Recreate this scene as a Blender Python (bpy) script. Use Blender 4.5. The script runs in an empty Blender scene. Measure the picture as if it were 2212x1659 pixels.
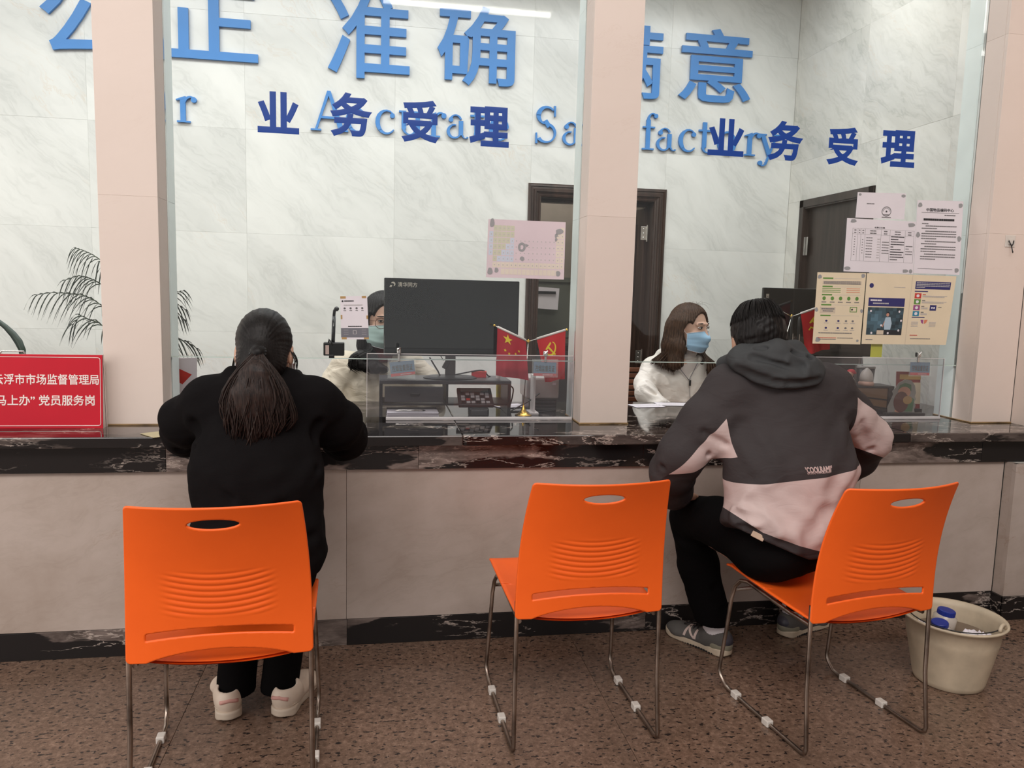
import bpy, bmesh, math, random
import numpy as np
from mathutils import Vector, Matrix, Euler, Quaternion
random.seed(7); np.random.seed(7)
scn = bpy.context.scene
COL = scn.collection
PI = math.pi
# ------------------------------------------------------------------ camera
F_PX, YAW, PITCH, ROLL, CAM_H, CAM_D = 1672.4, 0.1688, 0.1169, 0.0260, 1.3176, 2.81
CAM = np.array([0.0, -CAM_D, CAM_H])
_cy, _sy, _cp, _sp = math.cos(YAW), math.sin(YAW), math.cos(PITCH), math.sin(PITCH)
FWD = np.array([_sy*_cp, _cy*_cp, -_sp]); _r = np.array([_cy, -_sy, 0.0]); _u = np.cross(_r, FWD)
RGT = math.cos(ROLL)*_r + math.sin(ROLL)*_u
UPV = -math.sin(ROLL)*_r + math.cos(ROLL)*_u
def at(px, py, axis, val):
    """world point on the plane axis=val seen at pixel (px, py) of the 2212x1659 photograph"""
    d = FWD + RGT*((px-1106)/F_PX) - UPV*((py-829.5)/F_PX)
    t = (val-CAM[axis])/d[axis]
    return CAM + t*d
cam_data = bpy.data.cameras.new('camera'); cam_data.sensor_width = 36.0; cam_data.lens = F_PX/2212*36.0
cam_data.clip_start = 0.05
cam = bpy.data.objects.new('camera', cam_data); COL.objects.link(cam)
m = Matrix([[RGT[0], UPV[0], -FWD[0], CAM[0]], [RGT[1], UPV[1], -FWD[1], CAM[1]], [RGT[2], UPV[2], -FWD[2], CAM[2]], [0, 0, 0, 1]])
cam.matrix_world = m
scn.camera = cam
# ------------------------------------------------------------------ world, lights, exposure
w = bpy.data.worlds.new('world'); scn.world = w; w.use_nodes = True
w.node_tree.nodes['Background'].inputs[0].default_value = (0.86, 0.93, 1.0, 1)
w.node_tree.nodes['Background'].inputs[1].default_value = 0.15
scn.view_settings.view_transform = 'Standard'
scn.view_settings.look = 'None'
scn.view_settings.exposure = 0.25
scn.view_settings.gamma = 1.0
scn.view_settings.use_curve_mapping = False
scn.cycles.max_bounces = 9; scn.cycles.transparent_max_bounces = 24; scn.cycles.glossy_bounces = 4
scn.cycles.diffuse_bounces = 4; scn.cycles.transmission_bounces = 8
scn.cycles.caustics_reflective = False; scn.cycles.caustics_refractive = False
scn.cycles.use_denoising = True
scn.cycles.sample_clamp_indirect = 6.0
def area(name, loc, rot, sx, sy, power, color):
    l = bpy.data.lights.new(name, 'AREA'); l.shape = 'RECTANGLE'; l.size = sx; l.size_y = sy
    l.energy = power; l.color = color
    o = bpy.data.objects.new(name, l); COL.objects.link(o); o.location = loc; o.rotation_euler = rot
    return o
# office ceiling panels
area('office_panel_light', (-0.2, 1.08, 3.40), (0, 0, 0), 5.5, 0.8, 84, (0.985, 0.995, 1.0))
area('corridor_fill', (1.2, 3.1, 2.66), (0, 0, 0), 1.0, 0.4, 13, (1.0, 0.95, 0.88))  # fill added to brighten the room behind the doorway, no lamp seen there
# hall: added unseen daylight panel high behind the viewer, open entrance on the left, weak glazed front, one linear lamp
area('added_high_daylight', (-1.6, -5.7, 5.9), (math.radians(50), 0, 0), 9.0, 2.3, 370, (1.0, 0.94, 0.90))
area('hall_front_daylight', (0.0, -6.4, 1.75), (math.radians(90), 0, 0), 11.0, 3.1, 36, (1.0, 0.94, 0.90))
area('entrance_daylight', (-4.5, -2.6, 1.75), (0, math.radians(-90), 0), 3.0, 4.0, 95, (1.0, 0.93, 0.87))

# ------------------------------------------------------------------ object helpers
def tag(o, label=None, cat=None, group=None, kind=None):
    if label: o['label'] = label
    if cat: o['category'] = cat
    if group: o['group'] = group
    if kind: o['kind'] = kind
    return o
def empty(name, loc=(0, 0, 0), rz=0.0, label=None, cat=None, group=None, kind=None):
    o = bpy.data.objects.new(name, None); COL.objects.link(o); o.location = loc; o.rotation_euler = (0, 0, rz)
    o.empty_display_size = 0.05
    return tag(o, label, cat, group, kind)
def link(name, me, mat=None, parent=None, smooth=False, loc=None, rot=None):
    o = bpy.data.objects.new(name, me); COL.objects.link(o)
    if mat is not None:
        for q in (mat if isinstance(mat, (list, tuple)) else [mat]): me.materials.append(q)
    if parent is not None: o.parent = parent
    if smooth:
        me.polygons.foreach_set('use_smooth', [True]*len(me.polygons))
    if loc is not None: o.location = loc
    if rot is not None: o.rotation_euler = rot
    return o
def copy_tree(o, parent=None):
    c = o.copy(); COL.objects.link(c); c.parent = parent
    for ch in list(o.children): copy_tree(ch, c)
    return c
class MB:
    """collects simple solids into one mesh"""
    def __init__(s): s.v = []; s.f = []; s.mi = []; s.cur = 0
    def add(s, vs, fs, M=None):
        n = len(s.v)
        for p in vs:
            p = Vector(p)
            if M is not None: p = M @ p
            s.v.append(tuple(p))
        for f in fs: s.f.append(tuple(i+n for i in f)); s.mi.append(s.cur)
        return s
    def box(s, x0, x1, y0, y1, z0, z1, M=None, b=0.0):
        if b > 0:
            b = min(b, (x1-x0)*.45, (y1-y0)*.45, (z1-z0)*.45)
            bm = bmesh.new(); bmesh.ops.create_cube(bm, size=1.0)
            for v in bm.verts:
                v.co = Vector(((x0+x1)/2+v.co.x*(x1-x0), (y0+y1)/2+v.co.y*(y1-y0), (z0+z1)/2+v.co.z*(z1-z0)))
            bmesh.ops.bevel(bm, geom=list(bm.edges), offset=b, segments=2, affect='EDGES', profile=0.5)
            s.bm(bm, M); return s
        v = [(x0, y0, z0), (x1, y0, z0), (x1, y1, z0), (x0, y1, z0), (x0, y0, z1), (x1, y0, z1), (x1, y1, z1), (x0, y1, z1)]
        f = [(0, 3, 2, 1), (4, 5, 6, 7), (0, 1, 5, 4), (1, 2, 6, 5), (2, 3, 7, 6), (3, 0, 4, 7)]
        return s.add(v, f, M)
    def bm(s, bm, M=None):
        bm.verts.index_update()
        s.add([tuple(v.co) for v in bm.verts], [[v.index for v in f.verts] for f in bm.faces], M); bm.free(); return s
    def tube(s, pts, r, n=10, cap=True, M=None, closed=False):
        pts = [Vector(p) for p in pts]; rs = r if isinstance(r, (list, tuple)) else [r]*len(pts)
        vs = []; fs = []; k = len(pts)
        t0 = (pts[1]-pts[0]).normalized()
        nrm = t0.orthogonal().normalized()
        for i, p in enumerate(pts):
            if closed: t = (pts[(i+1) % k]-pts[i-1]).normalized()
            elif i == 0: t = (pts[1]-pts[0]).normalized()
            elif i == k-1: t = (pts[-1]-pts[-2]).normalized()
            else:
                a = (pts[i]-pts[i-1]).normalized(); b = (pts[i+1]-pts[i]).normalized(); t = (a+b)
                t = t.normalized() if t.length > 1e-6 else a
            nrm = (nrm-t*nrm.dot(t)); nrm = nrm.normalized() if nrm.length > 1e-6 else t.orthogonal().normalized()
            bn = t.cross(nrm)
            for j in range(n):
                a = 2*PI*j/n; vs.append(p+(nrm*math.cos(a)+bn*math.sin(a))*rs[i])
        m_ = k if closed else k-1
        for i in range(m_):
            for j in range(n):
                a = i*n+j; b = i*n+(j+1) % n; i2 = (i+1) % k
                fs.append((a, b, i2*n+(j+1) % n, i2*n+j))
        if cap and not closed:
            fs.append(tuple(reversed(range(n)))); fs.append(tuple((k-1)*n+j for j in range(n)))
        return s.add(vs, fs, M)
    def lathe(s, prof, n=24, M=None, sx=1.0, sy=1.0):
        vs = []; fs = []
        for (r, z) in prof:
            for j in range(n):
                a = 2*PI*j/n; vs.append((r*math.cos(a)*sx, r*math.sin(a)*sy, z))
        for i in range(len(prof)-1):
            for j in range(n):
                fs.append((i*n+j, i*n+(j+1) % n, (i+1)*n+(j+1) % n, (i+1)*n+j))
        if prof[0][0] > 1e-5: fs.append(tuple(reversed(range(n))))
        if prof[-1][0] > 1e-5: fs.append(tuple((len(prof)-1)*n+j for j in range(n)))
        return s.add(vs, fs, M)
    def prism(s, pts, y0, y1, M=None):
        """outline (x,z), thickness along y"""
        n = len(pts)
        vs = [(p[0], y0, p[1]) for p in pts]+[(p[0], y1, p[1]) for p in pts]
        ar = sum(pts[i][0]*pts[(i+1) % n][1]-pts[(i+1) % n][0]*pts[i][1] for i in range(n))
        fr = tuple(range(n)); bk = tuple(reversed(range(n, 2*n)))
        sd = [(i, i+n, (i+1) % n+n, (i+1) % n) for i in range(n)]
        if ar < 0: fr = tuple(reversed(fr)); bk = tuple(reversed(bk)); sd = [tuple(reversed(q)) for q in sd]
        return s.add(vs, [fr, bk]+sd, M)
    def ball(s, c, r, M=None, n=12, sc=(1, 1, 1)):
        prof = [(math.sin(PI*i/n)*r, -math.cos(PI*i/n)*r) for i in range(n+1)]
        T = Matrix.Translation(c) @ Matrix.Diagonal((*sc, 1))
        return s.lathe(prof, 2*n, (M @ T) if M is not None else T)
    def mesh(s, name='m'):
        me = bpy.data.meshes.new(name); me.from_pydata(s.v, [], s.f); me.update()
        if any(s.mi): me.polygons.foreach_set('material_index', s.mi)
        return me
    def build(s, name, mat, parent=None, smooth=False, loc=None, rot=None):
        return link(name, s.mesh(name), mat, parent, smooth, loc, rot)
def smooth_by_angle(o, ang=35):
    me = o.data
    bm = bmesh.new(); bm.from_mesh(me)
    bmesh.ops.remove_doubles(bm, verts=bm.verts, dist=1e-5)
    for f in bm.faces: f.smooth = True
    for e in bm.edges:
        if len(e.link_faces) == 2 and e.calc_face_angle(0) > math.radians(ang): e.smooth = False
    bm.to_mesh(me); bm.free(); return o

# ------------------------------------------------------------------ materials
def srgb(r, g, b):
    f = lambda c: (c/255/12.92) if c/255 <= 0.04045 else ((c/255+0.055)/1.055)**2.4
    return (f(r), f(g), f(b), 1)
class NT:
    def __init__(s, name):
        s.m = bpy.data.materials.new(name); s.m.use_nodes = True; s.t = s.m.node_tree
        s.b = s.t.nodes['Principled BSDF']; s.out = s.t.nodes['Material Output']
    def n(s, ty, **k):
        o = s.t.nodes.new(ty)
        for a, b in k.items():
            if a[0] == 'i' and a[1:].isdigit(): s.put(o.inputs[int(a[1:])], b)
            elif a.startswith('I_'): s.put(o.inputs[a[2:].replace('_', ' ')], b)
            else: setattr(o, a, b)
        return o
    def put(s, sock, v):
        if isinstance(v, bpy.types.NodeSocket): s.t.links.new(v, sock)
        elif hasattr(v, 'outputs'): s.t.links.new(v.outputs[0], sock)
        else:
            try: sock.default_value = v
            except Exception: sock.default_value = v[:3]
    def set(s, **k):
        for a, b in k.items(): s.put(s.b.inputs[a.replace('_', ' ')], b)
        return s
    def math(s, op, a, b=0.0, c=0.0, clamp=False):
        o = s.t.nodes.new('ShaderNodeMath'); o.operation = op; o.use_clamp = clamp
        s.put(o.inputs[0], a); s.put(o.inputs[1], b); s.put(o.inputs[2], c); return o.outputs[0]
    def mix(s, f, a, b, mode='MIX'):
        o = s.t.nodes.new('ShaderNodeMix'); o.data_type = 'RGBA'; o.blend_type = mode
        s.put(o.inputs[0], f); s.put(o.inputs[6], a); s.put(o.inputs[7], b); return o.outputs[2]
    def ramp(s, v, stops, interp='LINEAR'):
        o = s.t.nodes.new('ShaderNodeValToRGB'); o.color_ramp.interpolation = interp
        e = o.color_ramp.elements
        while len(e) < len(stops): e.new(0.5)
        for q, (p, c) in zip(e, stops):
            q.position = p; q.color = c if len(c) == 4 else (*c, 1)
        s.put(o.inputs[0], v); return o.outputs[0]
    def coords(s, rnd=0.0, scale=(1, 1, 1), rot=(0, 0, 0), obj=True):
        tc = s.t.nodes.new('ShaderNodeTexCoord'); mp = s.t.nodes.new('ShaderNodeMapping')
        v = tc.outputs['Object' if obj else 'Generated']
        if rnd:
            oi = s.t.nodes.new('ShaderNodeObjectInfo'); 
            cx = s.n('ShaderNodeCombineXYZ', i0=s.math('MULTIPLY', oi.outputs['Random'], rnd), i1=s.math('MULTIPLY', oi.outputs['Random'], rnd*1.7), i2=s.math('MULTIPLY', oi.outputs['Random'], -rnd*1.3))
            va = s.n('ShaderNodeVectorMath', operation='ADD', i0=v, i1=cx); v = va.outputs[0]
        s.put(mp.inputs[0], v); mp.inputs['Rotation'].default_value = rot; mp.inputs['Scale'].default_value = scale
        return mp.outputs[0]
    def noise(s, v, scale, detail=4, rough=0.55, dist=0.0, out=0):
        o = s.n('ShaderNodeTexNoise'); s.put(o.inputs['Vector'], v); o.inputs['Scale'].default_value = scale
        o.inputs['Detail'].default_value = detail; o.inputs['Roughness'].default_value = rough; o.inputs['Distortion'].default_value = dist
        return o.outputs[out]
    def bump(s, h, strength=0.3, dist=0.002):
        o = s.n('ShaderNodeBump'); o.inputs['Strength'].default_value = strength; o.inputs['Distance'].default_value = dist
        s.put(o.inputs['Height'], h); s.t.links.new(o.outputs[0], s.b.inputs['Normal']); return s
MATS = {}
def plain(name, col, rough=0.5, metal=0.0, var=0.06, bump=0.0, bscale=200, spec=0.5, **k):
    if name in MATS: return MATS[name]
    t = NT(name); v = t.coords(0)
    nz = t.noise(v, 9, 4)
    c = tuple(col)
    lo = tuple(max(0, q*(1-var*2)) for q in c[:3])+(1,); hi = tuple(min(1, q*(1+var)) for q in c[:3])+(1,)
    t.set(Base_Color=t.ramp(nz, [(0.3, lo), (0.7, hi)]), Roughness=rough, Metallic=metal)
    t.b.inputs['Specular IOR Level'].default_value = spec
    if bump: t.bump(t.noise(v, bscale, 3), bump, 0.001)
    for a, b in k.items(): t.put(t.b.inputs[a.replace('_', ' ')], b)
    MATS[name] = t.m; return t.m
def glassy(name, tint=(0.985, 0.995, 0.985), refl=1.0, haze=0.0, hazecol=(0.8, 0.85, 0.85)):
    """thin clear pane: straight transmission plus a Fresnel reflection, a trace of surface film"""
    t = NT(name)
    tr = t.n('ShaderNodeBsdfTransparent', i0=(*tint, 1)); gl = t.n('ShaderNodeBsdfGlossy', i0=(1, 1, 1, 1)); gl.inputs['Roughness'].default_value = 0.02
    fr = t.n('ShaderNodeFresnel'); fr.inputs[0].default_value = 1.45
    f = t.math('MULTIPLY', fr.outputs[0], refl*0.55)
    mx = t.n('ShaderNodeMixShader', i0=f, i1=tr, i2=gl)
    if haze > 0:
        df = t.n('ShaderNodeBsdfDiffuse', i0=(*hazecol, 1))
        nz = t.noise(t.coords(0), 2.2, 5)
        mx = t.n('ShaderNodeMixShader', i0=t.math('MULTIPLY', nz, haze*2), i1=mx, i2=df)
    t.t.links.new(mx.outputs[0], t.out.inputs[0]); return t.m
def marble(name, base, vein, spec=0.5, rough=0.22, scale=1.0, ang=0.7, amount=0.6, warm=(0.62, 0.50, 0.38), soil=0.0, rnd=9.0, plane='xz'):
    t = NT(name)
    v = t.coords(rnd, rot=(0, ang, 0) if plane == 'xz' else (ang, 0, 0), scale=(1, 1, 1))
    warp = t.noise(v, 1.6*scale, 4, 0.6, out=1)
    vm = t.n('ShaderNodeVectorMath', operation='SCALE', i0=warp); vm.inputs['Scale'].default_value = 0.35
    va = t.n('ShaderNodeVectorMath', operation='ADD', i0=v, i1=vm)
    mp = t.n('ShaderNodeMapping'); t.put(mp.inputs[0], va); mp.inputs['Scale'].default_value = (0.55, 0.55, 2.6) if plane == 'xz' else (0.55, 0.55, 2.6)
    n1 = t.noise(mp.outputs[0], 1.7*scale, 8, 0.62)
    n2 = t.noise(mp.outputs[0], 5.5*scale, 6, 0.65)
    ridge = t.math('ABSOLUTE', t.math('SUBTRACT', n2, 0.5))
    rv = t.ramp(ridge, [(0.0, (1, 1, 1, 1)), (0.035, (0.25, 0.25, 0.25, 1)), (0.09, (0, 0, 0, 1))])
    cl = t.ramp(n1, [(0.36, (1, 1, 1, 1)), (0.62, (0, 0, 0, 1))])
    m1 = t.math('MULTIPLY', t.math('ADD', t.math('MULTIPLY', cl, 0.65), t.math('MULTIPLY', t.math('MULTIPLY', rv, cl), 0.6)), amount, clamp=True)
    c = t.mix(m1, base, vein)
    n3 = t.noise(mp.outputs[0], 3.1*scale, 7, 0.7)
    wv = t.ramp(t.math('ABSOLUTE', t.math('SUBTRACT', n3, 0.56)), [(0.0, (1, 1, 1, 1)), (0.012, (0, 0, 0, 1))])
    gate = t.ramp(t.noise(v, 1.1, 3), [(0.5, (0, 0, 0, 1)), (0.62, (1, 1, 1, 1))])
    c = t.mix(t.math('MULTIPLY', t.math('MULTIPLY', wv, gate), 0.45), c, (*warm, 1))
    if soil:
        s1 = t.ramp(t.noise(t.coords(0), 2.3, 6, 0.65), [(0.42, (0, 0, 0, 1)), (0.75, (1, 1, 1, 1))])
        c = t.mix(t.math('MULTIPLY', s1, soil), c, (0.22, 0.15, 0.10, 1))
    oi = t.n('ShaderNodeObjectInfo')
    hs = t.n('ShaderNodeHueSaturation'); t.put(hs.inputs['Color'], c); t.put(hs.inputs['Value'], t.math('MULTIPLY_ADD', oi.outputs['Random'], 0.07, 0.965))
    t.set(Base_Color=hs.outputs[0], Roughness=rough); t.b.inputs['Specular IOR Level'].default_value = spec
    return t.m
M_wall = marble('pale_marble', (0.72, 0.725, 0.70, 1), (0.47, 0.48, 0.46, 1), ang=-0.75, amount=0.5)
M_wallr = marble('pale_marble_side', (0.70, 0.69, 0.645, 1), (0.43, 0.43, 0.39, 1), ang=-0.7, plane='yz', amount=0.8)
M_panel = marble('counter_marble', (0.50, 0.42, 0.375, 1), (0.36, 0.295, 0.25, 1), ang=0.25, amount=0.45, soil=0.45, rough=0.35, warm=(0.30, 0.19, 0.12))
M_column = marble('column_beige', (0.74, 0.63, 0.565, 1), (0.70, 0.59, 0.52, 1), ang=0.3, amount=0.25, soil=0.05, rough=0.55, warm=(0.68, 0.56, 0.49))
def dark_marble(name, rough=0.12, patch=0.5, rnd=7.0):
    t = NT(name); v = t.coords(rnd)
    mp0 = t.n('ShaderNodeMapping'); t.put(mp0.inputs[0], v); mp0.inputs['Scale'].default_value = (1, 2.4, 4.2)
    wp = t.noise(mp0.outputs[0], 2.5, 5, 0.6, out=1)
    vm = t.n('ShaderNodeVectorMath', operation='SCALE', i0=wp); vm.inputs['Scale'].default_value = 0.5
    va = t.n('ShaderNodeVectorMath', operation='ADD', i0=mp0.outputs[0], i1=vm)
    n1 = t.noise(va.outputs[0], 1.15, 4, 0.5)
    n2 = t.noise(va.outputs[0], 3.0, 5, 0.6)
    vein = t.ramp(t.math('ABSOLUTE', t.math('SUBTRACT', n2, 0.52)), [(0.0, (1, 1, 1, 1)), (0.006, (0.7, 0.7, 0.7, 1)), (0.013, (0, 0, 0, 1))])
    gate = t.ramp(t.noise(va.outputs[0], 1.3, 2), [(0.47, (0, 0, 0, 1)), (0.56, (1, 1, 1, 1))])
    pat = t.ramp(n1, [(0.565, (0, 0, 0, 1)), (0.58, (1, 1, 1, 1))])
    pcol = t.ramp(t.noise(va.outputs[0], 9, 5), [(0.35, (0.10, 0.075, 0.065, 1)), (0.7, (0.33, 0.26, 0.23, 1))])
    c = t.mix(t.math('MULTIPLY', pat, patch), (0.012, 0.010, 0.010, 1), pcol)
    c = t.mix(t.math('MULTIPLY', t.math('MULTIPLY', vein, gate), 0.9), c, (0.50, 0.42, 0.37, 1))
    t.set(Base_Color=c, Roughness=rough); t.b.inputs['Specular IOR Level'].default_value = 0.5
    return t.m
M_dark = dark_marble('black_veined_marble', 0.16, 0.95)
M_dark2 = dark_marble('black_veined_marble_skirting', 0.3, 0.6)
M_top = dark_marble('black_marble_top', 0.05, 0.35)
def granite():
    t = NT('brown_granite'); v = t.coords(5.0)
    n1 = t.noise(v, 2.0, 4); n2 = t.noise(v, 60, 4, 0.75); n3 = t.noise(v, 110, 2, 0.6)
    sq = t.n('ShaderNodeMapping'); t.put(sq.inputs[0], v); sq.inputs['Scale'].default_value = (1, 1.7, 1)
    vo = t.n('ShaderNodeTexVoronoi'); t.put(vo.inputs['Vector'], sq.outputs[0]); vo.inputs['Scale'].default_value = 95
    base = t.ramp(n2, [(0.3, (0.095, 0.055, 0.038, 1)), (0.52, (0.205, 0.125, 0.088, 1)), (0.75, (0.37, 0.24, 0.175, 1))])
    base = t.mix(t.ramp(n1, [(0.3, (0, 0, 0, 1)), (0.7, (0.5, 0.5, 0.5, 1))]), base, (0.10, 0.07, 0.05, 1))
    fl = t.ramp(t.noise(sq.outputs[0], 48, 2, 0.5), [(0.60, (0, 0, 0, 1)), (0.64, (1, 1, 1, 1))])
    c = t.mix(t.math('MULTIPLY', fl, 0.92), base, (0.012, 0.010, 0.010, 1))
    fl2 = t.ramp(n3, [(0.66, (0, 0, 0, 1)), (0.72, (1, 1, 1, 1))])
    c = t.mix(t.math('MULTIPLY', fl2, 0.5), c, (0.36, 0.25, 0.19, 1))
    t.set(Base_Color=c, Roughness=t.ramp(n1, [(0.3, (0.14, 0.14, 0.14, 1)), (0.7, (0.24, 0.24, 0.24, 1))]))
    t.b.inputs['Specular IOR Level'].default_value = 0.45
    return t.m
M_floor = granite()
M_grout = plain('joint_grout', srgb(60, 48, 42), 0.9)
M_grout_l = plain('pale_joint', srgb(206, 204, 196), 0.9)
M_sil = plain('yellowed_silicone', srgb(70, 58, 44), 0.6, var=0.4)
M_caulk = plain('ochre_caulk', srgb(150, 122, 84), 0.7, var=0.3)
M_white = plain('white_paint', srgb(228, 226, 220), 0.6)
M_wood_t = None
def wood(name, c0, c1, rough=0.35, axis=2, scale=1.0):
    t = NT(name); sc = [14, 14, 14]; sc[axis] = 0.9
    v = t.coords(3.0, scale=tuple(q*scale for q in sc))
    n = t.noise(v, 1.6, 6, 0.6, 0.4)
    t.set(Base_Color=t.ramp(n, [(0.3, c0), (0.7, c1)]), Roughness=rough); t.bump(n, 0.15, 0.001)
    return t.m
M_wood = wood('dark_wood', (0.014, 0.007, 0.005, 1), (0.060, 0.034, 0.025, 1), 0.3)
M_woodr = wood('dark_wood_side', (0.012, 0.008, 0.006, 1), (0.045, 0.030, 0.024, 1), 0.38)
M_chrome = plain('chrome', (0.62, 0.60, 0.57), 0.22, 1.0, var=0.15)
M_steel = plain('worn_steel', (0.40, 0.33, 0.28), 0.33, 1.0, var=0.35, bump=0.15, bscale=260)
M_glass = glassy('window_glass', haze=0.002)
M_glass_edge = plain('glass_edge', srgb(205, 222, 214), 0.15)
M_acr = glassy('clear_acrylic', tint=(0.93, 0.93, 0.94), haze=0.03, hazecol=(0.85, 0.80, 0.82))
M_acr_edge = plain('acrylic_edge', srgb(205, 200, 200), 0.2)
# ------------------------------------------------------------------ the setting
ZC = 0.80          # counter top
def grid_tiles(name_parent, label, xs, zs, mat, mk, thick=0.018, gap=0.0022):
    pass
# floor
fl = empty('floor', (0, 0, 0)); tag(fl, 'polished brown speckled granite floor in large slabs', kind='structure')
MB().box(-4.6, 4.2, -6.6, 2.35, -0.06, -0.012).build('floor_bed', M_grout, fl)
xs = [-0.595+1.325*i for i in range(-3, 5)]; ys = [-6.6, -4.0, -2.65, -1.325, 0.0, 2.35]
g = 0.0006; n_t = 0
for i in range(len(xs)-1):
    for j in range(len(ys)-1):
        dz = random.uniform(-0.0004, 0.0004)
        wx, wy = xs[i+1]-xs[i]-2*g, ys[j+1]-ys[j]-2*g
        o = MB().box(-wx/2, wx/2, -wy/2, wy/2, -0.02, 0.0, b=0.0006).build('tile', M_floor, fl, loc=((xs[i]+xs[i+1])/2, (ys[j]+ys[j+1])/2, dz))
def wall_tiles(root, us, zs, pos, mat, axis, flip=1, thick=0.02, name='tile', b=0.0005, gap=0.0002, kind_part=None):
    """slabs with recessed joints. axis 'y': wall in the xz plane at y=pos, face toward -y. axis 'x': wall in the yz plane at x=pos, face toward -x (flip=1)"""
    for i in range(len(us)-1):
        for j in range(len(zs)-1):
            a = (us[i+1]-us[i])/2-gap; c = (zs[j+1]-zs[j])/2-gap
            mb = MB(); off = random.uniform(0, 0.0008)
            if axis == 'y':
                mb.box(-a, a, 0, thick, -c, c, b=b).build(name, mat, root, loc=((us[i]+us[i+1])/2, pos+off, (zs[j]+zs[j+1])/2))
            else:
                x0, x1 = (0, thick) if flip == 1 else (-thick, 0)
                mb.box(x0, x1, -a, a, -c, c, b=b).build(name, mat, root, loc=(pos+off, (us[i]+us[i+1])/2, (zs[j]+zs[j+1])/2))
# back wall of the office, with a doorway
YB = 2.30; DX0, DX1, DZ = 0.945, 1.895, 2.037
wb = tag(empty('wall_back'), 'pale grey-veined marble office back wall in large slabs', kind='structure')
zj = [0.42, 1.03, 1.645, 2.275, 2.955, 3.45]
xj = [-4.4, -3.52, -2.62, -1.73, -0.83, 0.076, 0.960]
wall_tiles(wb, xj, [0.0]+zj, YB, M_wall, 'y')
wall_tiles(wb, [0.96, 1.884], [2.037, 2.275], YB, M_wall, 'y')
wall_tiles(wb, [0.96, 1.884, 2.79], [2.275, 2.955, 3.45], YB, M_wall, 'y')
wall_tiles(wb, [1.884, 2.79], [0.0]+zj[:4], YB, M_wall, 'y')
MB().box(-4.4, 0.95, YB+0.019, YB+0.12, 0, 3.45).box(1.895, 2.9, YB+0.019, YB+0.12, 0, 3.45).box(0.95, 1.895, YB+0.019, YB+0.12, 2.04, 3.45).build('wall_core', M_grout_l, wb)
# right wall of the office
wr = tag(empty('wall_right'), 'pale marble office side wall with a dark wooden door', kind='structure')
XR = 2.79; RY0, RY1, RZ = 1.327, 2.13, 1.985
wall_tiles(wr, [0.42, 0.75, 1.5, 2.25, 2.30], [2.245, 2.925, 3.45], XR, M_wallr, 'x')
wall_tiles(wr, [0.42, 0.75, 1.327], [0.0, 0.78, 1.5, 2.245], XR, M_wallr, 'x')
wall_tiles(wr, [1.327, 2.13, 2.30], [1.985, 2.245], XR, M_wallr, 'x')
wall_tiles(wr, [2.13, 2.30], [0.0, 0.78, 1.5, 1.985], XR, M_wallr, 'x')
MB().box(XR+0.019, XR+0.12, 0.3, 1.327, 0, 3.45).box(XR+0.019, XR+0.12, 2.13, 2.42, 0, 3.45).box(XR+0.019, XR+0.12, 1.327, 2.13, 1.985, 3.45).build('wall_core', M_grout_l, wr)
# left end of the office, ceiling, hall shell
wl = tag(empty('wall_left'), 'pale marble left end wall of the office', kind='structure')
wall_tiles(wl, [0.3, 1.0, 1.65, 2.30], [0.0, 1.03, 1.645, 2.275, 3.45], -4.4, M_wallr, 'x', flip=-1)
MB().box(-4.6, 4.2, 0.0, 2.42, 3.45, 3.53).box(-4.6, 4.2, -7.5, 0.0, 7.0, 7.1).box(-4.6, 4.2, -0.1, 0.0, 3.45, 7.0).build('ceiling', M_white); tag(bpy.data.objects['ceiling'], 'plain white ceiling', kind='structure')
M_hall = plain('hall_plaster', srgb(150, 138, 128), 0.8)
MB().box(3.6, 3.7, -6.7, -0.2, 0, 5.0).build('wall_hall_side', M_hall); tag(bpy.data.objects['wall_hall_side'], 'plain plaster wall on the right of the hall', kind='structure')
# office door frame and open leaf in the back wall (moulded dark wood)
d1 = tag(empty('door_1'), 'dark brown moulded wooden door frame with its leaf open', kind='structure')
def moulding(root, x0, x1, z1, y, prof, mat):
    """three mitred sides of a door casing; prof: list of (inset, proud)"""
    mb = MB()
    for k in range(len(prof)-1):
        (a, pa), (b, pb) = prof[k], prof[k+1]
        q = lambda i, p, side: {'l': (x0+i, y-p), 'r': (x1-i, y-p)}[side]
        # left
        mb.add([(x0+a, y-pa, 0), (x0+b, y-pb, 0), (x0+b, y-pb, z1-b), (x0+a, y-pa, z1-a)], [(0, 1, 2, 3)])
        mb.add([(x1-b, y-pb, 0), (x1-a, y-pa, 0), (x1-a, y-pa, z1-a), (x1-b, y-pb, z1-b)], [(0, 1, 2, 3)])
        mb.add([(x0+a, y-pa, z1-a), (x0+b, y-pb, z1-b), (x1-b, y-pb, z1-b), (x1-a, y-pa, z1-a)], [(0, 1, 2, 3)])
    return mb.build('casing', mat, root)
PROF = [(0, -0.02), (0, 0.012), (0.008, 0.018), (0.018, 0.020), (0.022, 0.014), (0.034, 0.015), (0.040, 0.024), (0.052, 0.024), (0.056, 0.016), (0.068, 0.012), (0.074, 0.020), (0.084, 0.017), (0.088, 0.004), (0.088, -0.10), (0.106, -0.10), (0.106, -0.16)]
moulding(d1, DX0, DX1, DZ, YB, PROF, M_wood)
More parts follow.
